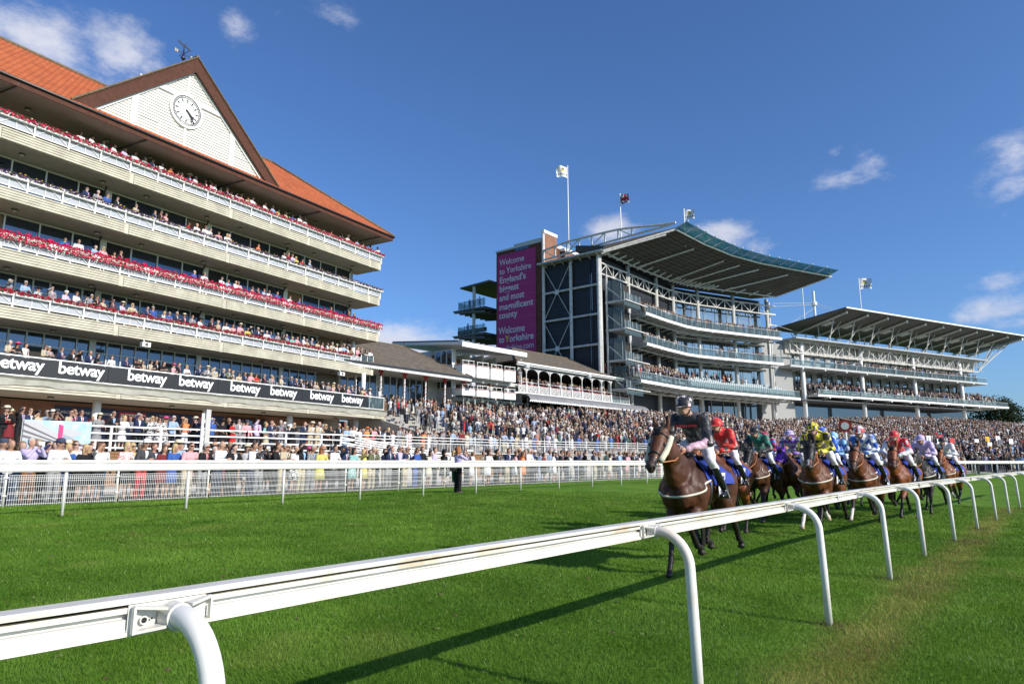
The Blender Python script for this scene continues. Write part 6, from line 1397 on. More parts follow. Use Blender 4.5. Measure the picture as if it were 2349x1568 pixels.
# ================================================================ horses and jockeys  (local +X forward, +Y left)
LEGS_F = {'plant': ((.60, .50), (.66, .20), (.73, .04)), 'fold': ((.74, .66), (.50, .40), (.36, .30)), 'reach': ((.84, .60), (1.06, .32), (1.18, .18)), 'push': ((.32, .50), (.10, .26), (.0, .10)), 'tuck': ((.66, .60), (.36, .46), (.25, .40))}
LEGS_H = {'plant': ((-.45, .88), (-.78, .52), (-.68, .20), (-.60, .04)), 'fwd': ((-.34, .84), (-.48, .50), (-.28, .24), (-.16, .10)), 'back': ((-.58, .86), (-1.02, .62), (-1.22, .34), (-1.32, .22)), 'tuck': ((-.40, .86), (-.76, .58), (-.72, .32), (-.86, .24))}
def horse_parts(hf, neck_up=0.0, turn=0.0):
    nk = neck_up
    P = [('b', (.50, 0, 1.12), (.32, .215, .35)), ('b', (.74, .095, 1.03), (.13, .105, .17)), ('b', (.74, -.095, 1.03), (.13, .105, .17)), ('b', (.60, .165, 1.14), (.14, .075, .27), -.35), ('b', (.60, -.165, 1.14), (.14, .075, .27), -.35), ('b', (.18, 0, 1.10), (.42, .25, .33)), ('b', (-.18, 0, 1.14), (.40, .245, .29)), ('b', (-.58, 0, 1.20), (.34, .26, .30)), ('b', (-.82, .10, 1.10), (.18, .14, .24)), ('b', (-.82, -.10, 1.10), (.18, .14, .24)), ('b', (.34, 0, 1.40), (.30, .10, .13)), ('b', (-.50, 0, 1.38), (.30, .15, .12)),
         ('b', (.70, 0, 1.30 + nk * .2), (.30, .155, .25), -.6), ('b', (.90, turn * .1, 1.46 + nk * .55), (.26, .12, .19), -.75), ('b', (1.04, turn * .2, 1.56 + nk * .8), (.20, .10, .14), -.8), ('c', (.62, 0, 1.42), (1.12, turn * .3, 1.68 + nk), .075, .07), ('c', (.72, 0, 1.18), (1.10, turn * .25, 1.46 + nk), .10, .075)]
    hx0 = Vector((1.18, turn * .35, 1.64 + nk)); hd = Vector((.42, turn * .25, -.46)).normalized(); hp = lambda t_, dz=0: hx0 + hd * t_ + Vector((.4, 0, .4)) * dz
    P += [('b', tuple(hx0), (.11, .085, .11)), ('c', hp(.0), hp(.22), .10, .092), ('b', tuple(hp(.14, -.10)), (.12, .075, .12)), ('c', hp(.2), hp(.44), .085, .06), ('b', tuple(hp(.50)), (.075, .066, .07)), ('b', tuple(hp(.53, -.05)), (.055, .05, .05)), ('c', hp(.2, -.1), hp(.45, -.05), .065, .042)]
    for s_ in (-1, 1):
        e = hx0 + Vector((-.03, .07 * s_, .08)); P += [('c', e, e + Vector((.0, .02 * s_, .09)), .034, .030), ('c', e + Vector((0, .02 * s_, .09)), e + Vector((.015, .025 * s_, .18)), .028, .012), ('b', tuple(hp(.16, .03) + Vector((0, .075 * s_, 0))), (.04, .025, .03))]
    for i, k in enumerate(hf[:2]):
        s_ = 1 if i == 0 else -1; (kx, kz), (fx, fz), (tx, tz) = LEGS_F[k]; y = .15 * s_
        P += [('c', (.55, y, 1.10), (.45, y * 1.1, .90), .17, .125), ('c', (.45, y * 1.1, .90), (kx, y, kz), .105, .06), ('b', (kx, y, kz), (.06, .055, .07)), ('c', (kx, y, kz - .02), (fx, y, fz), .042, .036), ('b', (fx, y, fz), (.045, .043, .05)), ('c', (fx, y, fz), (tx - .02, y, tz + .05), .036, .040), ('b', (tx, y, tz), (.062, .055, .042))]
    for i, k in enumerate(hf[2:]):
        s_ = 1 if i == 0 else -1; (sx_, sz), (kx, kz), (fx, fz), (tx, tz) = LEGS_H[k]; y = .15 * s_
        P += [('c', (-.62, y, 1.15), (sx_, y * 1.15, sz), .22, .15), ('c', (sx_, y * 1.15, sz), (kx, y, kz), .13, .06), ('b', (kx, y, kz), (.06, .05, .075)), ('c', (kx, y, kz), (fx, y, fz), .048, .038), ('b', (fx, y, fz), (.045, .043, .05)), ('c', (fx, y, fz), (tx - .02, y, tz + .05), .036, .040), ('b', (tx, y, tz), (.062, .055, .042))]
    return P, hx0, hp
def leg_axis(hf):
    out = []
    for i, k in enumerate(hf): out.append((LEGS_F if i < 2 else LEGS_H)[k][-3:])
    return out
HMAT = attr_mat('horse_coat', .52, .34, coat=.02, bump=.5)
LEATH = mat('tan_leather', (.42, .15, .05), .45); BLKL = mat('black_leather', (.02, .018, .016), .4); FLEECE = mat('sheepskin', (.68, .64, .48), .95, bump=.8, scale=30, bscale=60); SCLOTH = mat('royal_blue_cloth', (.012, .035, .30), .7, var=.15, scale=6); MANE = mat('black_mane', (.014, .011, .010), .75, var=.2, scale=40); GIRTHM = mat('pale_girth', (.62, .58, .48), .7); STEEL = mat('bit_steel', (.6, .6, .6), .25, metal=1.0)
def crumple(me, amp, fr_, seed=1):
    n = len(me.vertices); co = np.zeros(n * 3); me.vertices.foreach_get('co', co); co = co.reshape(-1, 3); no = np.zeros(n * 3); me.vertices.foreach_get('normal', no); no = no.reshape(-1, 3)
    d = (vnoise(co[:, 0] * fr_ + co[:, 1] * 3, co[:, 2] * fr_ * 1.6 + co[:, 1] * fr_, seed) - .5) + .5 * (vnoise(co[:, 0] * fr_ * 2.3, co[:, 2] * fr_ * 2.9 + co[:, 1] * fr_ * 2, seed + 5) - .5)
    me.vertices.foreach_set('co', (co + no * (d * amp)[:, None]).ravel()); me.update(); return me
def pmat(name, c1, c2, kind, scale):
    if name in MATS: return MATS[name]
    m = bpy.data.materials.new(name); m.use_nodes = True; MATS[name] = m; t = m.node_tree; b = t.nodes['Principled BSDF']; b.inputs['Roughness'].default_value = .42; b.inputs['Sheen Weight'].default_value = .3
    c = t.nodes.new('ShaderNodeTexCoord'); mpp = t.nodes.new('ShaderNodeMapping'); t.links.new(c.outputs['Object'], mpp.inputs[0])
    n = t.nodes.new('ShaderNodeTexNoise'); n.inputs['Scale'].default_value = 9; n.inputs['Detail'].default_value = 5; t.links.new(mpp.outputs[0], n.inputs[0]); bp = t.nodes.new('ShaderNodeBump'); bp.inputs['Strength'].default_value = .7; bp.inputs['Distance'].default_value = .03; t.links.new(n.outputs[0], bp.inputs['Height']); t.links.new(bp.outputs[0], b.inputs['Normal'])
    if kind == 'plain': b.inputs['Base Color'].default_value = (*c1, 1); return m
    if kind == 'check': x = t.nodes.new('ShaderNodeTexChecker'); x.inputs['Scale'].default_value = scale; x.inputs['Color1'].default_value = (*c1, 1); x.inputs['Color2'].default_value = (*c2, 1); t.links.new(mpp.outputs[0], x.inputs[0]); o = x.outputs[0]
    elif kind == 'diamond': mpp.inputs['Rotation'].default_value = (.8, .785, 0); x = t.nodes.new('ShaderNodeTexChecker'); x.inputs['Scale'].default_value = scale; x.inputs['Color1'].default_value = (*c1, 1); x.inputs['Color2'].default_value = (*c2, 1); t.links.new(mpp.outputs[0], x.inputs[0]); o = x.outputs[0]
    elif kind == 'stripe': x = t.nodes.new('ShaderNodeTexWave'); x.bands_direction = 'Z'; x.inputs['Scale'].default_value = scale; t.links.new(mpp.outputs[0], x.inputs[0]); rp = t.nodes.new('ShaderNodeValToRGB'); rp.color_ramp.interpolation = 'CONSTANT'; rp.color_ramp.elements[1].position = .5; rp.color_ramp.elements[0].color = (*c1, 1); rp.color_ramp.elements[1].color = (*c2, 1); t.links.new(x.outputs[0], rp.inputs[0]); o = rp.outputs[0]
    else: x = t.nodes.new('ShaderNodeTexVoronoi'); x.inputs['Scale'].default_value = scale; t.links.new(mpp.outputs[0], x.inputs[0]); rp = t.nodes.new('ShaderNodeValToRGB'); rp.color_ramp.interpolation = 'CONSTANT'; rp.color_ramp.elements[1].position = .28; rp.color_ramp.elements[0].color = (*c2, 1); rp.color_ramp.elements[1].color = (*c1, 1); t.links.new(x.outputs['Distance'], rp.inputs[0]); o = rp.outputs[0]
    t.links.new(o, b.inputs['Base Color']); return m
def horse(x, y, hd_deg, coat, hf, label, num, socks=(), neck_up=0.0, turn=0.0, fleece=None, hood=None, blaze=False, girth=True, voxel=.024, dz=0.0, points=(.016, .012, .011)):
    th_ = R(90 - hd_deg); z = float(gz(x, y)) + dz
    P, hx0, hp = horse_parts(hf, neck_up, turn)
    me = crumple(fuse('racehorse', P, voxel, 3), .012, 6, 3)
    n = len(me.vertices); co = np.zeros(n * 3); me.vertices.foreach_get('co', co); co = co.reshape(-1, 3)
    base = np.array(coat)[None, :].repeat(n, 0)
    sh = np.clip(.75 + .55 * vnoise(co[:, 0] * 4 + 9, co[:, 2] * 4 + co[:, 1] * 3, 3), .6, 1.3)[:, None]; base = base * sh; wet = np.clip((vnoise(co[:, 0] * 3.1 + 4, co[:, 2] * 2.6 + co[:, 1] * 2, 8) - .45) * 3, 0, 1) * np.clip((co[:, 0] + .1) / .3, 0, 1) * (co[:, 0] < 1.1); base = base * (1 - .5 * wet[:, None])
    pt = np.array(points)
    # darker points below knee and hock, muzzle, ear tips
    k = np.clip((.72 - co[:, 2]) / .18, 0, 1)[:, None]; base = base * (1 - k) + pt * k
    hpos = np.array(hp(.5)); d = np.linalg.norm(co - hpos, axis=1); k = np.clip(1.25 - d / .14, 0, .85)[:, None]; base = base * (1 - k) + np.array((.035, .028, .025)) * k
    for li, (a, b_, c_) in enumerate(leg_axis(hf)):
        yy = .15 if li % 2 == 0 else -.15
        hoof = (np.abs(co[:, 0] - c_[0]) < .09) & (np.abs(co[:, 1] - yy) < .09) & (co[:, 2] < c_[1] + .03)
        if li in socks:
            f = np.array((b_[0], yy, b_[1])); t_ = np.array((c_[0], yy, c_[1])); dd = np.minimum(np.linalg.norm(co - f, axis=1), np.linalg.norm(co - (f + t_) / 2, axis=1)); base[dd < .13] = (.62, .58, .52); base[hoof] = (.42, .30, .18)
        else: base[hoof] = (.03, .025, .02)
    if blaze:
        axis = np.array(hp(1)) - np.array(hp(0)); axis /= np.linalg.norm(axis); rel = co - np.array(hp(0)); t_ = rel @ axis; m_ = (t_ > .05) & (t_ < .5) & (np.abs(rel[:, 1] - turn * .25 * t_) < .025) & (rel @ np.array((.7, 0, .7)) > .03); base[m_] = (.62, .58, .55)
    if hood is not None:
        m_ = (co[:, 2] > hx0.z - .25) & (co[:, 0] > hx0.x - .10) & (np.linalg.norm(co - np.array(hp(.08)), axis=1) < .27); base[m_] = hood
    at = me.color_attributes.new('Col', 'FLOAT_COLOR', 'POINT'); at.data.foreach_set('color', np.c_[base, np.ones(n)].astype(np.float32).ravel())
    me.materials.append(HMAT)
    o = bpy.data.objects.new('racehorse', me); COL.objects.link(o); o.location = (x, y, z); o.rotation_euler = (0, 0, th_); tag(o, label, 'horse', 'racehorses galloping')
    bvh = BVHTree.FromPolygons([tuple(v) for v in co], [tuple(p.vertices) for p in me.polygons])
    def hug(p, off_=.012):
        q, nn, _, _ = bvh.find_nearest(Vector(p)); return q + nn * off_
    def ring_on(name, pts, m, r_, off_, axx=.42):
        Q = []
        for a, b in zip(pts[:-1], pts[1:]):
            for i in range(6):
                p = Vector(a).lerp(Vector(b), i / 6); c0 = Vector((min(axx, p.x), 0, p.z)); d = (c0 - p).normalized(); hit = bvh.ray_cast(p - d * .6, d)
                if hit[0] is not None: Q.append(hit[0] - d * off_)
        for _ in range(5): Q = [Q[0]] + [(Q[i - 1] + Q[i] * 2 + Q[i + 1]) / 4 for i in range(1, len(Q) - 1)] + [Q[-1]]
        mb = MB(); mb.tube(Q, r_, 6); return mb.build(name, m, o, smooth=True)
    def strap(name, pts, m, r_=.011, flat=None, off_=.006, sub=4, sm=0):
        Q = []
        for a, b in zip(pts[:-1], pts[1:]):
            for i in range(sub): Q.append(hug(Vector(a).lerp(Vector(b), i / sub), off_))
        Q.append(hug(pts[-1], off_)); Q = [Vector(q) for q in Q]
        for _ in range(sm): Q = [Q[0]] + [(Q[i - 1] + Q[i] * 2 + Q[i + 1]) / 4 for i in range(1, len(Q) - 1)] + [Q[-1]]
        if sm: Q = [(hug(q, off_) if (hug(q, off_) - q).length > .02 and bvh.find_nearest(q)[1].dot(q - bvh.find_nearest(q)[0]) < 0 else q) for q in Q]
        mb = MB(); mb.tube(Q, r_, 6); return mb.build(name, m, o, smooth=True)
    for s_ in (-1, 1):
        mb = MB(); mb.ball(tuple(hug(hp(.17, .04) + Vector((0, .11 * s_, 0)), .003)), .021, 0, 10, 8); mb.build('eye', BLACKM, o, smooth=True)
        mb = MB(); mb.ball(tuple(hug(hp(.52, .02) + Vector((0, .09 * s_, 0)), -.002)), (.020, .012, .026), 0, 8, 6); mb.build('nostril', BLACKM, o, smooth=True)
    # bridle
    A_ = lambda t_, dz_, y_: tuple(hp(t_, dz_) + Vector((0, y_, 0)))
    br = o
    strap('browband', [A_(.05, .0, -.2), A_(.05, .25, 0), A_(.05, .0, .2)], BLKL)
    strap('noseband', [A_(.34, 0, -.16), A_(.34, .2, 0), A_(.34, 0, .16), A_(.34, -.25, 0), A_(.34, 0, -.16)], BLKL if fleece != 'nose' else FLEECE, .011 if fleece != 'nose' else .042, off_=.006 if fleece != 'nose' else .02)
    for s_ in (-1, 1):
        strap('cheekpiece', [A_(.0, -.05, .15 * s_), A_(.2, -.04, .15 * s_), A_(.44, -.03, .12 * s_)], BLKL)
        if fleece == 'cheek': strap('sheepskin_cheekpiece', [A_(.0, -.08, .17 * s_), A_(.18, -.10, .17 * s_), A_(.40, -.10, .14 * s_)], FLEECE, .042, off_=.03)
        mb = MB(); c_ = hug(A_(.45, -.04, .12 * s_), .012)
        for q in range(10): a0 = q * .628; a1 = a0 + .628; mb.bar((c_[0] + .035 * math.cos(a0), c_[1], c_[2] + .035 * math.sin(a0)), (c_[0] + .035 * math.cos(a1), c_[1], c_[2] + .035 * math.sin(a1)), .008)
        mb.build('bit_ring', STEEL, o)
        h_ = Vector((.62, .08 * s_, 1.60)); mb = MB(); mid = (Vector(c_) + h_) / 2 + Vector((0, .05 * s_, -.05)); mb.tube([c_, mid, h_], .010, 6); mb.build('rein', LEATH if s_ else BLKL, o, smooth=True)
    if blaze is None: pass
    # mane and tail
    mb = MB(); g = random.Random(int(x * 100))
    for i in range(70):
        t_ = i / 69; p = Vector((.42, 0, 1.52)).lerp(hx0 + Vector((-.02, 0, .10)), t_); p = hug(p + Vector((-.05, 0, .12)), -.01); q = p + Vector((-.06 - .08 * g.random(), g.uniform(-.10, .03), .02 + .06 * g.random())); mb.tube([p, (p + q) / 2 + Vector((0, 0, .03)), q], [.022, .018, .004], 5)
    for i in range(8): p = hx0 + Vector((.02, g.uniform(-.03, .03), .10)); mb.tube([p, p + Vector((.10, g.uniform(-.03, .03), -.03)), p + Vector((.14, g.uniform(-.04, .04), -.10))], [.02, .016, .004], 5)
    mb.build('mane', MANE, o, smooth=True)
    mb = MB()
    for i in range(26): a_ = g.uniform(-.05, .05); b_ = g.uniform(-.05, .05); mb.tube([(-.93, a_ * .5, 1.30 + b_ * .4), (-1.12, a_, 1.30 + b_), (-1.32, a_ * 2.2, 1.12 + b_ * 2), (-1.5, a_ * 3.5, .82 + b_ * 3)], [.02, .03, .025, .004], 5)
    mb.build('tail', MANE, o, smooth=True)
    # saddle cloth, saddle, girth, breast girth
    V = []; nx_, nf = 8, 16
    for i in range(nx_ + 1):
        for j in range(nf + 1):
            ph = R(-82 + 164 * j / nf); X_ = -.38 + .62 * i / nx_; lo_ = .12 * max(0, abs(ph) - 1.0); c_ = Vector((X_ - lo_, .6 * math.sin(ph), 1.08 + .55 * math.cos(ph))); V.append(hug(c_, .014))
    mb = MB(); mb.add(V, [(i * (nf + 1) + j, (i + 1) * (nf + 1) + j, (i + 1) * (nf + 1) + j + 1, i * (nf + 1) + j + 1) for i in range(nx_) for j in range(nf)]); sc_o = mb.build('saddle_cloth', SCLOTH, o, smooth=True)
    for s_ in (-1, 1):
        q, nn, _, _ = bvh.find_nearest(Vector((-.22, .6 * s_, 1.10))); nn = Vector((0, s_, nn.z * .6)).normalized(); xa = Vector((-s_, 0, 0)); ya = nn.cross(xa); c_ = q + nn * .03
        mb = MB(); mb.prism([c_ + xa * a + ya * b for a, b in ((-.13, -.16), (.13, -.16), (.13, .16), (-.13, .16))], nn * .004); mb.build('number_panel', WHITE, sc_o)
        tm = text_mesh(str(num), .30, ext=.003, bold=.012, align='CENTER').copy(); M4 = Matrix(((xa.x, ya.x, nn.x, c_.x + nn.x * .008 - ya.x * .10), (xa.y, ya.y, nn.y, c_.y + nn.y * .008 - ya.y * .10), (xa.z, ya.z, nn.z, c_.z + nn.z * .008 - ya.z * .10), (0, 0, 0, 1))); tm.transform(M4); tm.materials.clear(); tm.materials.append(SCLOTH); obj('number', tm, sc_o)
    sd_ = fuse('saddle', [('b', (-.02, 0, 1.50), (.20, .14, .04)), ('b', (.12, 0, 1.53), (.07, .07, .05)), ('b', (.02, .22, 1.40), (.12, .04, .14)), ('b', (.02, -.22, 1.40), (.12, .04, .14))], .02, 2); sd_.materials.append(BLKL); obj('saddle', sd_, o)
    strap('girth', [(.12, .5, 1.25), (.14, .5, 1.0), (.16, .3, .6), (.16, 0, .5), (.16, -.3, .6), (.14, -.5, 1.0), (.12, -.5, 1.25)], BLKL, .03, off_=-.005)
    if girth: ring_on('breast_girth', [(.05, .6, 1.22), (.35, .6, 1.17), (.62, .6, 1.10), (.9, .45, 1.05), (1.15, .2, 1.02), (1.2, 0, 1.01), (1.15, -.2, 1.02), (.9, -.45, 1.05), (.62, -.6, 1.10), (.35, -.6, 1.17), (.05, -.6, 1.22)], GIRTHM, .016, .006)
    return o
BREECH = mat('white_breeches', (.72, .72, .72), .6); BOOT = mat('black_boot', (.012, .012, .013), .18, coat=.5); GOG = mat('goggles', (.01, .01, .012), .08)
def jockey(h, jm, hm, label, upright=0.0, sleeve=None, text=False, cap_col=None):
    u_ = upright; T_ = lambda p: (p[0] + 0, p[1], p[2] + dzz)
    dzz = 0.0
    hip = Vector((-.16 + .0 * u_, 0, 1.74)); chest = Vector((.20 - .08 * u_, 0, 1.93 + .06 * u_)); neck = Vector((.34 - .12 * u_, 0, 2.00 + .10 * u_)); head = Vector((.45 - .12 * u_, 0, 2.07 + .12 * u_))
    hands = [Vector((.60, .075 * s_, 1.60)) for s_ in (1, -1)]; sh = [Vector((.26 - .10 * u_, .19 * s_, 1.97 + .09 * u_)) for s_ in (1, -1)]; el = [Vector((.36, .31 * s_, 1.70)) for s_ in (1, -1)]
    hpj = [Vector((-.14, .10 * s_, 1.72)) for s_ in (1, -1)]; kn = [Vector((.22, .28 * s_, 1.46)) for s_ in (1, -1)]; an = [Vector((-.10, .36 * s_, 1.05)) for s_ in (1, -1)]
    P = [('b', tuple(hip), (.13, .15, .12)), ('c', hip, chest, .12, .13), ('c', chest, neck, .10, .06), ('b', tuple(head), (.095, .078, .115)), ('b', tuple(head + Vector((.075, 0, -.04))), (.03, .018, .03)), ('b', tuple(head + Vector((.04, 0, -.08))), (.05, .05, .035)), ('b', tuple(head + Vector((0, .08, -.02))), (.02, .012, .03)), ('b', tuple(head + Vector((0, -.08, -.02))), (.02, .012, .03)), ('c', neck, head + Vector((-.02, 0, -.04)), .055, .055)]
    for i, s_ in enumerate((1, -1)):
        P += [('c', sh[i], el[i], .045, .038), ('c', el[i], hands[i], .036, .026), ('c', hpj[i], kn[i], .08, .05), ('c', kn[i], an[i], .05, .036), ('c', an[i], an[i] + Vector((.15, 0, -.05)), .035, .03)]
        d = (hands[i] - el[i]).normalized(); P.append(('b', tuple(hands[i] + d * .03), (.042, .035, .045)))
    me = fuse('jockey_body', P, .016, 2)
    mb = MB()
    for i, s_ in enumerate((1, -1)):   # fingers curled round the reins, thumb on top
        d = (hands[i] - el[i]).normalized()
        for q in range(4):
            b = hands[i] + d * .045 + Vector((0, -.012 * s_, .022 - q * .017)); l_ = (.034, .038, .036, .028)[q]; mb.tube([b, b + Vector((l_ * .8, -.016 * s_, 0)), b + Vector((l_ * .7, -.045 * s_, -.004)), b + Vector((.006, -.048 * s_, -.006))], [.0095, .009, .0085, .007], 7)
        b = hands[i] + d * .02 + Vector((0, -.01 * s_, .04)); mb.tube([b, b + Vector((.03, -.012 * s_, .012)), b + Vector((.055, -.022 * s_, .002))], [.011, .010, .008], 7)
    bm_ = bmesh.new(); bm_.from_mesh(me); tmp = bpy.data.meshes.new('t'); tmp.from_pydata(mb.v, [], mb.f); bm_.from_mesh(tmp); bm_.to_mesh(me); bm_.free(); bpy.data.meshes.remove(tmp); me.polygons.foreach_set('use_smooth', [True] * len(me.polygons)); me.materials.append(SKINS[0])
    o = bpy.data.objects.new('person', me); COL.objects.link(o); o.location = h.location; o.rotation_euler = h.rotation_euler; tag(o, label, 'jockey', 'jockeys riding in the race')
    g = .016; P = [('b', tuple(hip + Vector((.06, 0, .04))), (.13 + g, .14 + g, .11)), ('c', hip + Vector((.06, 0, .03)), chest, .125 + g, .145 + g), ('b', tuple(chest + Vector((.02, 0, .0))), (.14, .20, .14)), ('c', chest, neck, .12, .06)]
    for i in (0, 1): P.append(('c', sh[i], el[i], .075, .068)); 
    if sleeve is None: P += [('c', el[i], el[i].lerp(hands[i], .85), .064, .045) for i in (0, 1)]
    jk = crumple(fuse('jacket', P, .015, 2), .034, 9); jk.materials.append(jm); jo = obj('silk_jacket', jk, o)
    if sleeve is not None:
        P = [('c', el[i].lerp(sh[i], .05 if sleeve[0] == 'fore' else .85), el[i], .066 if sleeve[0] == 'fore' else .080, .062 if sleeve[0] == 'fore' else .073) for i in (0, 1)] + [('c', el[i], el[i].lerp(hands[i], .88), .060 if sleeve[0] == 'fore' else .072, .042) for i in (0, 1)]
        sm_ = crumple(fuse('sleeves', P, .014, 2), .026, 11); sm_.materials.append(sleeve[1]); obj('sleeve', sm_, o)
    P = [('b', tuple(hip), (.15, .165, .13))]
    for i in (0, 1): P += [('c', hpj[i], kn[i], .098, .068), ('c', kn[i], kn[i].lerp(an[i], .3), .068, .056)]
    bm2 = crumple(fuse('breeches', P, .016, 2), .016, 9); bm2.materials.append(BREECH); obj('breeches', bm2, o)
    for i in (0, 1):
        b2 = fuse('boot', [('c', kn[i].lerp(an[i], .22), an[i], .060, .046), ('c', an[i], an[i] + Vector((.17, 0, -.05)), .044, .038), ('c', an[i], an[i] + Vector((-.03, 0, -.06)), .04, .03)], .014, 2); b2.materials.append(BOOT); obj('boot', b2, o)
        mb = MB(); c_ = an[i] + Vector((.08, 0, -.07)); mb.bar(c_ + Vector((0, -.07, 0)), c_ + Vector((0, .07, 0)), .05, .015); mb.tube([c_ + Vector((0, .07, 0)), c_ + Vector((0, .02, .16)), c_ + Vector((0, -.07, 0))], .007, 5); mb.tube([c_ + Vector((0, .0, .16)), Vector((.05, .22 * (1 if i == 0 else -1), 1.46))], .012, 5); mb.build('stirrup', BLKL, o)
    hc = head + Vector((-.01, 0, .035)); tl = Matrix.Rotation(.15, 3, 'Y'); V = []; F = []; nu, nv = 20, 8
    for j in range(nv + 1):
        t_ = (math.pi / 2) * 1.12 * j / nv
        for k in range(nu): a = 2 * math.pi * k / nu; p = tl @ Vector((.140 * math.sin(t_) * math.cos(a), .120 * math.sin(t_) * math.sin(a), .125 * math.cos(t_))); V.append(hc + p)
    F = [(j * nu + k, (j + 1) * nu + k, (j + 1) * nu + (k + 1) % nu, j * nu + (k + 1) % nu) for j in range(nv) for k in range(nu)]
    mb = MB(); mb.add(V, F); mb.ball(hc + Vector((0, 0, .128)), (.014, .014, .01), 0, 8, 5); hl = mb.build('helmet_silk', hm, o, smooth=True)
    V = []; 
    for k in range(11):
        a = R(-62 + 124 * k / 10); V += [hc + tl @ Vector((.135 * math.cos(a), .118 * math.sin(a), -.010)), hc + tl @ Vector((.135 * math.cos(a) + .06 * math.cos(a * 1.3) ** 2, .125 * math.sin(a), -.022))]
    mb = MB(); mb.add(V, [(2 * k, 2 * k + 2, 2 * k + 3, 2 * k + 1) for k in range(10)]); mb.build('helmet_peak', hm, hl)
    mb = MB(); mb.ball(head + Vector((.072, .033, .010)), (.032, .036, .026), 0, 10, 7); mb.ball(head + Vector((.072, -.033, .010)), (.032, .036, .026), 0, 10, 7)
    for s_ in (-1, 1): mb.tube([head + Vector((.06, .06 * s_, .01)), head + Vector((-.02, .085 * s_, .02)), head + Vector((-.09, .05 * s_, .03))], .011, 6)
    mb.build('goggles', GOG, o, smooth=True)
    mb = MB(); mb.ball(head + Vector((.085, 0, -.068)), (.010, .024, .006), 0, 8, 5); mb.build('mouth', LIP, o)
    mb = MB()
    for s_ in (-1, 1): mb.tube([head + Vector((.0, .088 * s_, .02)), head + Vector((.02, .07 * s_, -.08)), head + Vector((.05, 0, -.122))], .008, 5)
    mb.build('chin_strap', BLKL, o)
    mb = MB(); mb.tube([hands[1] + Vector((0, 0, .05)), hands[1] + Vector((-.1, -.05, -.1)), hands[1] + Vector((-.35, -.18, -.35))], [.012, .009, .004], 6); mb.build('whip', BLKL, o, smooth=True)
    return o
BAY = (.14, .043, .013); BAYD = (.080, .027, .011); CHEST = (.21, .060, .016); DARKB = (.030, .016, .011)
K1 = pmat('silk_black', (.012, .012, .014), None, 'plain', 1); STARH = pmat('silk_black_stars', (.012, .012, .014), (.72, .55, .60), 'spot', 9)
RS = pmat('silk_red_spots', (.62, .02, .012), (.02, .012, .012), 'spot', 5); GN = pmat('silk_green', (.01, .17, .11), (.012, .012, .012), 'plain', 4); BR = pmat('silk_blue_red', (.04, .16, .60), (.42, .02, .08), 'check', 3); CR = pmat('silk_claret', (.35, .01, .05), None, 'plain', 1)
GP = pmat('silk_grey_purple', (.40, .40, .48), (.16, .05, .34), 'stripe', 2.2); WPUR = pmat('silk_white_purple', (.66, .62, .70), (.20, .05, .40), 'stripe', 5)
YK = pmat('silk_yellow_black', (.72, .62, .02), (.012, .012, .012), 'check', 7); YKH = pmat('silk_yellow_spots', (.72, .62, .02), (.012, .012, .012), 'check', 14); BWs = pmat('silk_blue_stars', (.02, .12, .58), (.74, .76, .80), 'spot', 4.5); LB = pmat('silk_blue', (.02, .13, .60), (.20, .45, .75), 'stripe', 1.2); LBH = pmat('silk_sky_blue', (.28, .60, .80), (.6, .6, .1), 'plain', 1)
DI = pmat('silk_white_blue_diamonds', (.70, .72, .76), (.03, .14, .50), 'diamond', 7); RW = pmat('silk_red_white', (.55, .02, .03), (.74, .72, .72), 'check', 5.5); RD = pmat('silk_red', (.62, .015, .02), None, 'plain', 1); PL = pmat('silk_pink_lilac', (.62, .42, .60), (.45, .40, .70), 'stripe', 3); WH = pmat('silk_white', (.72, .72, .75), None, 'plain', 1); PK = pmat('silk_pale_pink', (.68, .42, .52), None, 'plain', 1); KS = WH
def at(r_, d, back=.45):
    """rider head position on the ray r = x/y at depth d; horse centre sits a little behind"""
    return r_ * d, d
def place(px_, d, hd):
    x = px_ * d; h = R(hd); return x - .40 * math.sin(h), d - .40 * math.cos(h)
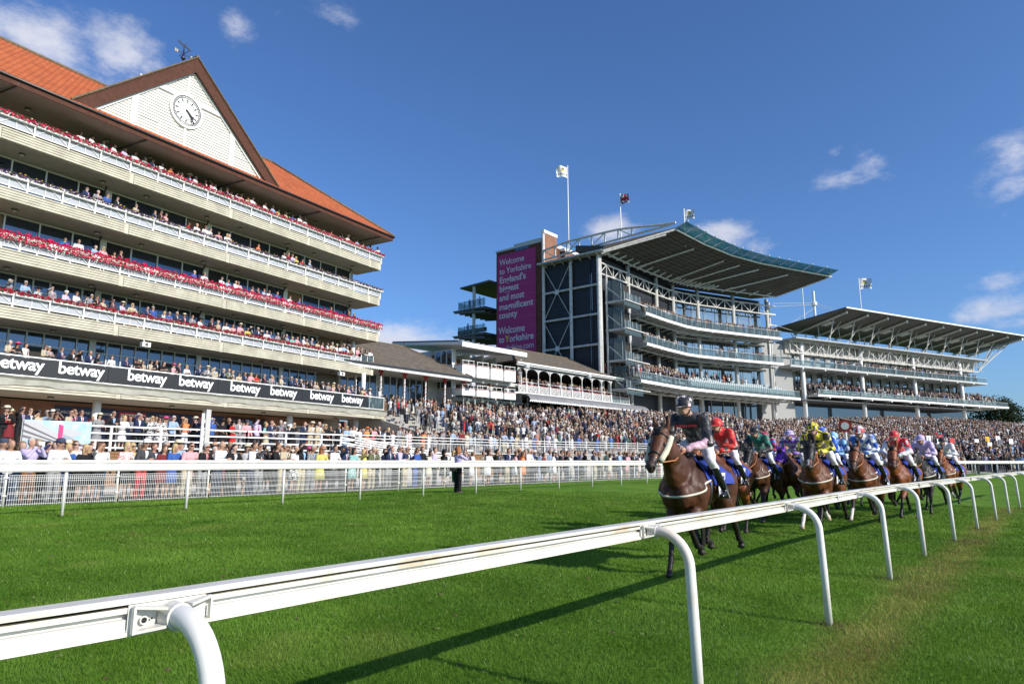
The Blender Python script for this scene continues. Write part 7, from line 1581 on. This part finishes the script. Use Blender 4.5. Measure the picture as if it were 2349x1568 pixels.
# (ray, depth, heading, ...)
HS = [
 dict(r=.2510, d=9.15, hd=215, coat=BAYD, hf=('fold', 'plant', 'back', 'tuck'), l='leading dark bay horse with white sheepskin cheekpieces nearest the camera', num=7, kw=dict(neck_up=.13, fleece='cheek', voxel=.02), j=(K1, STARH, 'jockey in black silks with pink sleeves and starred black cap on the leading horse', .9, ('fore', PK))),
 dict(r=.2990, d=13.3, hd=215, coat=CHEST, hf=('tuck', 'push', 'plant', 'fwd'), l='bay horse second behind the leader, ridden in red', num=2, kw=dict(girth=False), j=(RS, RS, 'jockey in red silks with black spots and red cap behind the leader', .3, None)),
 dict(r=.3545, d=16.6, hd=215, coat=BAYD, hf=('plant', 'tuck', 'back', 'plant'), l='dark bay horse in black hood with orange striped nose', num=9, kw=dict(hood=(.012, .012, .013), blaze=True), j=(GN, K1, 'jockey in green silks with black sleeves and black cap', .2, ('full', K1))),
 dict(r=.3680, d=21.0, hd=216, coat=BAYD, hf=('reach', 'tuck', 'back', 'tuck'), l='bay horse mostly hidden behind the black hooded horse', num=8, kw=dict(girth=False, voxel=.03), j=(BR, CR, 'jockey in blue and claret silks with claret cap, mostly hidden', .2, None)),
 dict(r=.4044, d=18.3, hd=216, coat=BAY, hf=('tuck', 'reach', 'plant', 'back'), l='bay horse wearing a bright purple hood', num=5, kw=dict(hood=(.16, .02, .42), girth=False), j=(GP, WPUR, 'jockey in grey and purple striped silks and purple hooped cap', .2, None)),
 dict(r=.4400, d=14.0, hd=217, coat=BAY, hf=('fold', 'reach', 'back', 'fwd'), l='bay horse in black hood with pale blaze and white socks, ridden in yellow check', num=1, kw=dict(hood=(.014, .013, .014), blaze=True, socks=(0, 1)), j=(YK, YKH, 'jockey in yellow and black check silks and cap', .0, None)),
 dict(r=.4520, d=17.0, hd=217, coat=DARKB, hf=('tuck', 'plant', 'tuck', 'back'), l='very dark horse hidden behind the yellow check jockey', num=6, kw=dict(girth=False, voxel=.03), j=(BWs, BWs, 'jockey in royal blue silks with white stars and blue starred cap', .5, None)),
 dict(r=.4690, d=19.6, hd=218, coat=BAYD, hf=('reach', 'fold', 'plant', 'tuck'), l='dark brown horse with plain head between the blue jockeys', num=3, kw=dict(girth=False), j=(LB, LBH, 'jockey in blue silks with sky blue cap', .2, None)),
 dict(r=.4980, d=21.5, hd=218, coat=DARKB, hf=('tuck', 'reach', 'tuck', 'plant'), l='dark horse behind the blue and white diamond jockey', num=12, kw=dict(girth=False, voxel=.03), j=(WH, RW, 'jockey in white silks half hidden behind the diamond silks', .2, None)),
 dict(r=.5070, d=15.7, hd=219, coat=BAY, hf=('fold', 'reach', 'fwd', 'back'), l='bay horse with white breast girth ridden in blue and white diamonds', num=4, kw=dict(socks=(1,)), j=(DI, RW, 'jockey in blue and white diamond silks with red and white cap', .1, None)),
 dict(r=.5569, d=17.3, hd=221, coat=CHEST, hf=('reach', 'tuck', 'plant', 'back'), l='bright bay horse with small white star ridden in red and white', num=10, kw=dict(girth=False, socks=(2,)), j=(RD, RD, 'jockey in red silks with white sleeves and red cap', .1, ('full', WH))),
 dict(r=.5950, d=20.0, hd=223, coat=(.018, .013, .011), hf=('plant', 'tuck', 'back', 'fwd'), l='black horse with white sheepskin noseband', num=11, kw=dict(fleece='nose'), j=(PL, PL, 'jockey in pink and lilac silks and cap on the black horse', .1, None)),
 dict(r=.6266, d=22.8, hd=226, coat=CHEST, hf=('fold', 'tuck', 'fwd', 'back'), l='chestnut horse at the rear right of the field', num=13, kw=dict(socks=(0,)), j=(WH, K1, 'jockey in plain white silks and black cap at the rear of the field', .2, None)),
]
for ih, H in enumerate(HS):
    if ih: H['kw'].setdefault('neck_up', (.02, .08, -.04, .10, -.02, .05, .12, 0, .06)[ih % 9]); H['kw'].setdefault('turn', (.2, -.25, .1, .3, -.15, .25, -.3)[ih % 7])
    x, y = place(H['r'], H['d'], H['hd']); airborne = 0.0 if 'plant' in H['hf'] else .02
    h = horse(x, y, H['hd'], H['coat'], H['hf'], H['l'], H['num'], dz=airborne, **H['kw'])
    jm, hm, jl, up, slv = H['j']; j = jockey(h, jm, hm, jl, up, slv)
    star_n = {7: 5, 6: 4}.get(H['num'], 0)
    for q in range(star_n):
        hb = Vector((.33 if up > .95 else .44 - .12 * up, 0, 2.225 if up > .95 else 2.105 + .12 * up)); a = R((20, -35, 65, 115, -80)[q]); e_ = R((48, 30, 25, 40, 45)[q]); nn_ = Vector((math.cos(e_) * math.cos(a), math.cos(e_) * math.sin(a), math.sin(e_))); xa = nn_.cross(Vector((0, 0, 1))).normalized(); ya = nn_.cross(xa)
        c_ = hb + Vector((nn_.x * .143, nn_.y * .123, nn_.z * .130)); mb = MB(); mb.prism([c_ + xa * (r_ * math.cos(t_)) + ya * (r_ * math.sin(t_)) for t_, r_ in [(k * math.pi / 5, .036 if k % 2 else .015) for k in range(10)]], nn_ * .004); mb.build('star', mat('star_pink', (.70, .58, .62), .6), j)
    if H['num'] == 7:
        mb = MB(); mb.v = []
        for i_, (t_, sz_, zz_) in enumerate((('OCEAN STAR', .052, 1.905),)):
            tm = text_mesh(t_, sz_, ext=.001, align='CENTER').copy(); M4 = Matrix(((0, -.35, .93, .345), (1, 0, 0, 0), (0, .93, .35, zz_), (0, 0, 0, 1))); tm.transform(M4); tm.materials.clear(); tm.materials.append(mat('chest_print', (.62, .05, .05), .6)); obj('chest_lettering', tm, j)

# hoof-thrown clods and divots on the turf
g = random.Random(5); mb = MB()
for i in range(420):
    d = g.uniform(3.5, 30); r_ = g.uniform(-.75, .72); x, y = r_ * d, d; b = x * TB[0] + y * TB[1]
    if b < 2.4 or b > 16: continue
    s_ = g.uniform(.008, .022) * (1 + d / 30); mb.ball((x, y, float(gz(x, y)) + .008), (s_ * g.uniform(.8, 1.6), s_ * g.uniform(.8, 1.6), s_ * .6), g.randrange(2), 6, 4)
for H in HS[:6] + HS[9:12]:
    x, y = place(H['r'], H['d'], H['hd'])
    for i in range(14): s_ = g.uniform(.008, .02); u_ = R(H['hd']); k_ = g.uniform(.2, 1.6); mb.ball((x - math.sin(u_) * k_ + g.uniform(-.3, .3), y - math.cos(u_) * k_ + g.uniform(-.3, .3), g.uniform(.03, .45)), (s_, s_ * 1.3, s_ * .7), g.randrange(2), 6, 4)
tag(mb.build('turf_clods', [mat('clod_soil', (.09, .055, .03), .95), mat('clod_grass', (.10, .14, .03), .95)]), 'small clods of soil and torn grass kicked up along the track', 'turf clods', kind='stuff')

# ================================================================ the rest of the crowd, one mass
def crowd():
    g = np.random.default_rng(21)
    # template: low detail figure facing +X
    def ring(z, a, b, n, x0=0, y0=0): return [(x0 + a * math.cos(2 * math.pi * k / n), y0 + b * math.sin(2 * math.pi * k / n), z) for k in range(n)]
    def stack(rows, n, part, V, F, P):
        k0 = len(V)
        for r_ in rows: V += ring(r_[0], r_[1], r_[2], n, *(r_[3:] if len(r_) > 3 else ())); P += [part] * n
        for i in range(len(rows) - 1):
            for k in range(n): F.append((k0 + i * n + k, k0 + i * n + (k + 1) % n, k0 + (i + 1) * n + (k + 1) % n, k0 + (i + 1) * n + k))
    def template(kind):
        V, F, P = [], [], []
        if kind < 2: stack([(0, .05, .05, .03, .1), (.45, .07, .07, .02, .1), (.9, .1, .1, 0, .08)], 4, 2, V, F, P); stack([(0, .05, .05, .03, -.1), (.45, .07, .07, .02, -.1), (.9, .1, .1, 0, -.08)], 4, 2, V, F, P)
        else: stack([(.0, .04, .04, .0, .07), (.5, .05, .05, 0, .07)], 4, 0, V, F, P); stack([(.0, .04, .04, .0, -.07), (.5, .05, .05, 0, -.07)], 4, 0, V, F, P); stack([(.5, .17, .21), (.95, .14, .17)], 6, 2, V, F, P)
        stack([(.85, .14, .19), (1.1, .12, .16), (1.32, .13, .20), (1.43, .07, .17), (1.46, .02, .06)], 7, 1, V, F, P)
        stack([(1.42, .05, .05), (1.52, .07, .06), (1.60, .10, .08, .02), (1.68, .09, .078, .01), (1.73, .03, .03)], 6, 0, V, F, P)
        stack([(1.56, .075, .09, -.045), (1.66, .10, .09, -.02), (1.73, .08, .07, -.01), (1.76, .02, .02)], 6, 3, V, F, P)
        for s_ in (-1, 1):
            if kind in (0, 2): stack([(1.40, .045, .045, 0, .20 * s_), (1.12, .04, .04, .03, .25 * s_)], 4, 1, V, F, P); stack([(1.13, .04, .04, .03, .24 * s_), (1.10, .035, .035, .25, .08 * s_)], 4, 1 if kind == 0 else 0, V, F, P)
            else: stack([(1.40, .045, .045, 0, .20 * s_), (1.35 if s_ > 0 else 1.12, .04, .04, .18 if s_ > 0 else .03, .28 * s_)], 4, 1, V, F, P); stack([(1.35, .035, .035, .18, .28 * s_), (1.62, .03, .03, .14, .05 * s_)] if s_ > 0 else [(1.12, .035, .035, .03, .25 * s_), (.9, .03, .03, .1, .24 * s_)], 4, 0, V, F, P)
        if kind in (1, 3): stack([(1.70, .19, .17), (1.705, .10, .095), (1.80, .085, .08), (1.81, .02, .02)], 8, 4, V, F, P)
        return np.array(V), np.array([f for f in F]), np.array(P)
    T = [template(k) for k in range(4)]
    tops = np.array([(.60, .60, .62)] * 5 + [(.50, .50, .50)] * 3 + [(.50, .47, .40)] * 2 + [(.015, .015, .018)] * 10 + [(.02, .025, .06)] * 8 + [(.06, .06, .065)] * 3 + [(.14, .14, .145)] * 2 + [(.24, .24, .25)] * 2 + [(.36, .31, .23)] * 2 + [(.30, .40, .56)] * 2 + [(.48, .36, .37), (.42, .04, .04), (.50, .20, .12), (.08, .16, .40), (.34, .30, .42), (.06, .12, .11), (.16, .03, .04), (.18, .10, .06)])
    bots = np.array([(.03, .03, .035), (.02, .025, .05), (.12, .12, .12), (.30, .26, .18), (.05, .06, .10), (.5, .5, .5)])
    skn = np.array([(.40, .25, .19), (.34, .21, .16), (.45, .30, .24), (.30, .18, .13)]); hrs = np.array([(.05, .03, .02), (.02, .016, .014), (.30, .22, .12), (.35, .34, .33), (.12, .06, .03), (.25, .14, .08)])
    pos = []   # x, y, z, heading, brightness class
    def band(s0, s1, w0, w1, n, zf, prob=None):
        s = s0 + (s1 - s0) * g.random(n); w_ = w0 + (w1 - w0) * g.random(n)
        if prob is not None: k = prob(s, w_); s = s[k]; w_ = w_[k]
        x, y = fr(s, w_); z = zf(s, w_); h = np.interp(s, [0, 35, 70, 200], [fhead(v) for v in (0, 35, 70, 200)]) - math.pi / 2 + g.normal(0, .3, len(s)); pos.append(np.c_[x, y, z, h])
    st = lambda s, w_: 2.0 + .22 * np.clip(np.floor((w_ - 17.3) / .95), 0, 20)
    band(40.0, 50.5, 22.5, 36.5, 190, st); band(50, 76, 19.0, 37, 980, st); band(44, 76, 18.6, 23.5, 150, st); band(36.5, 41.8, 19, 33, 110, lambda s, w_: 2.0 + 0 * s); band(54, 78, 37.2, 40.5, 150, lambda s, w_: 6.41 + 0 * s)
    band(29, 41.8, 18.6, 26, 130, lambda s, w_: 2.0 + 0 * s); band(9, 29, 18.3, 21, 42, lambda s, w_: 2.0 + 0 * s)
    band(30, 60, 5.8, 8.5, 110, lambda s, w_: .345 + 0 * s); band(4, 30, 5.8, 7.2, 48, lambda s, w_: .345 + 0 * s)
    bank = lambda s, w_: .20 + .152 * (w_ - 4)
    band(63, 84, 4.8, 38, 1150, lambda s, w_: heights(s, w_) if False else np.where(s < 76, bank(s, w_), bank(s, w_)), lambda s, w_: (w_ < 16.5) | (s > 76)); band(58, 76, 4.6, 9, 130, bank)
    band(76, 215, 4.8, 62, 9500, bank, lambda s, w_: (w_ < 40 + (s - 76) * .35) & (g.random(len(s)) < 1.05 - .004 * (s - 76)) & (((s < 150) | (w_ < 62 - (s - 150) * .75))))
    # balconies of the modern stands and the veranda
    def line(L, n, d0, d1, z, rise=0.0):
        L = [Vector(p) for p in L]; ln = [(b - a).length for a, b in zip(L[:-1], L[1:])]; out = []
        for _ in range(n):
            t_ = g.random() * sum(ln); i = 0
            while t_ > ln[i] and i < len(ln) - 1: t_ -= ln[i]; i += 1
            d = (L[i + 1] - L[i]).normalized(); q = g.random(); dd = d0 + (d1 - d0) * q; p = L[i] + d * t_ + Vector((-d.y, d.x)) * dd; out.append((p.x, p.y, z + rise * dd, math.atan2(d.y, d.x) - math.pi / 2 + g.normal(0, .3)))
        pos.append(np.array(out))
    line(BAL, 230, .3, 1.3, 23.55); line(BAL[:3], 26, .3, 1.0, 18.9); line(BAL[4:], 34, .3, 1.6, 18.9); line(LOWL[:4], 270, .8, 6.0, 12.75, .44); line([(8, 92.0), (18.1, 95.2)][:2], 10, 1, 3, 13.5) if False else None
    line([COLS[0], (18.1, 95.2)], 60, .2, 4.5, 13.2, .5); line(LOWL[3:], 26, 3.5, 6.0, 12.75, .44)
    line([TC(-8, 0, 0)[:2], TC(-58, 0, 0)[:2]], 190, .3, 1.4, 19.65); line([TC(1, .5, 0)[:2], TC(-66, .5, 0)[:2]], 520, .8, 5.5, 13.9, .42)
    line([TV(1.5, 0, 0)[:2], TV(-21.3, 0, 0)[:2]], 170, .3, 2.6, TV(0, 0, 9.25)[2], .16); line([TV(1.5, 0, 0)[:2], TV(-21.3, 0, 0)[:2]], 110, -1.5, 2.6, 6.6)
    line([TX(11.4, 0, 0)[:2], TX(1.6, 0, 0)[:2]], 22, -1.0, 1.0, TX(0, 0, 10.05)[2]); line([TX(11.4, 0, 0)[:2], TX(1.6, 0, 0)[:2]], 18, -1.0, 1.0, TX(0, 0, 8.0)[2]); line([TX(11.4, 0, 0)[:2], TX(1.6, 0, 0)[:2]], 30, -1.5, 2.0, 6.5)
    line([TA_(9.5, .5, 0)[:2], TA_(.6, .5, 0)[:2]], 22, .7, 1.8, 6.3); line([TA_(28, .5, 0)[:2], TA_(.6, .5, 0)[:2]], 16, 1.0, 1.8, 6.3); line([TB_(-1, -2, 0)[:2], TB_(-11, -2, 0)[:2]], 16, -1.2, 1.4, 6.41)
    pk_ = np.array([(*TK(.5, -24.5, 0)[:2], 22.4, -1.2), (*TK(.5, -25.6, 0)[:2], 22.4, -1.2), (*TK(.5, -23.0, 0)[:2], 26.7, -1.2), (*TK(.5, -25.3, 0)[:2], 26.7, -1.2)]); pos.append(pk_)
    pos_ = np.concatenate(pos); n = len(pos_); kinds = g.choice(4, n, p=[.60, .13, .19, .08]); VV = []; FF = []; CC = []; k0 = 0
    for kd in range(4):
        V, F, P = T[kd]; idx = np.where(kinds == kd)[0]; m = len(idx); nv = len(V)
        q = pos_[idx]; sc_ = g.uniform(.93, 1.04, m); wd_ = g.uniform(.95, 1.2, m); lx = V[None, :, 0] * (sc_ * wd_)[:, None]; ly = V[None, :, 1] * (sc_ * wd_)[:, None]; lz = V[None, :, 2] * sc_[:, None]; ca = np.cos(q[:, 3])[:, None]; sa_ = np.sin(q[:, 3])[:, None]
        VV.append(np.stack([q[:, :1] + lx * ca - ly * sa_, q[:, 1:2] + lx * sa_ + ly * ca, q[:, 2:3] + lz], -1).reshape(-1, 3))
        FF.append((F[None] + (k0 + np.arange(m) * nv)[:, None, None]).reshape(-1, 4)); k0 += m * nv
        tcol = tops[g.integers(len(tops), size=m)] * g.uniform(.8, 1.1, (m, 1)); bcol = bots[g.integers(len(bots), size=m)]; suit = g.random(m) < .4; bcol = np.where(suit[:, None], tcol, bcol); dress = kd >= 2; bcol = tcol if dress else bcol
        hcol = hrs[g.integers(len(hrs), size=m)]; hat = np.array([(.62, .57, .42), (.68, .66, .6), (.05, .05, .05), (.5, .3, .2)])[g.integers(4, size=m)]
        C = np.stack([skn[g.integers(4, size=m)], tcol, bcol, hcol, hat], 1); CC.append(C[:, P].reshape(-1, 3))
    V = np.concatenate(VV); F = np.concatenate(FF); C = np.concatenate(CC); me = bpy.data.meshes.new('crowd'); me.vertices.add(len(V)); me.vertices.foreach_set('co', V.astype(np.float32).ravel()); me.loops.add(F.size); me.loops.foreach_set('vertex_index', F.astype(np.int32).ravel()); me.polygons.add(len(F)); me.polygons.foreach_set('loop_start', np.arange(0, F.size, 4, dtype=np.int32))
    try: me.polygons.foreach_set('loop_total', np.full(len(F), 4, np.int32))
    except Exception: pass
    me.polygons.foreach_set('use_smooth', np.ones(len(F), bool)); me.update(); a_ = me.color_attributes.new('Col', 'FLOAT_COLOR', 'POINT'); a_.data.foreach_set('color', np.c_[C, np.ones(len(C))].astype(np.float32).ravel()); me.materials.append(attr_mat('crowd_cloth', .8, .2))
    return tag(obj('crowd', me), 'dense crowd of racegoers filling the terraces, lawns and stand balconies', 'crowd', kind='stuff')
crowd()
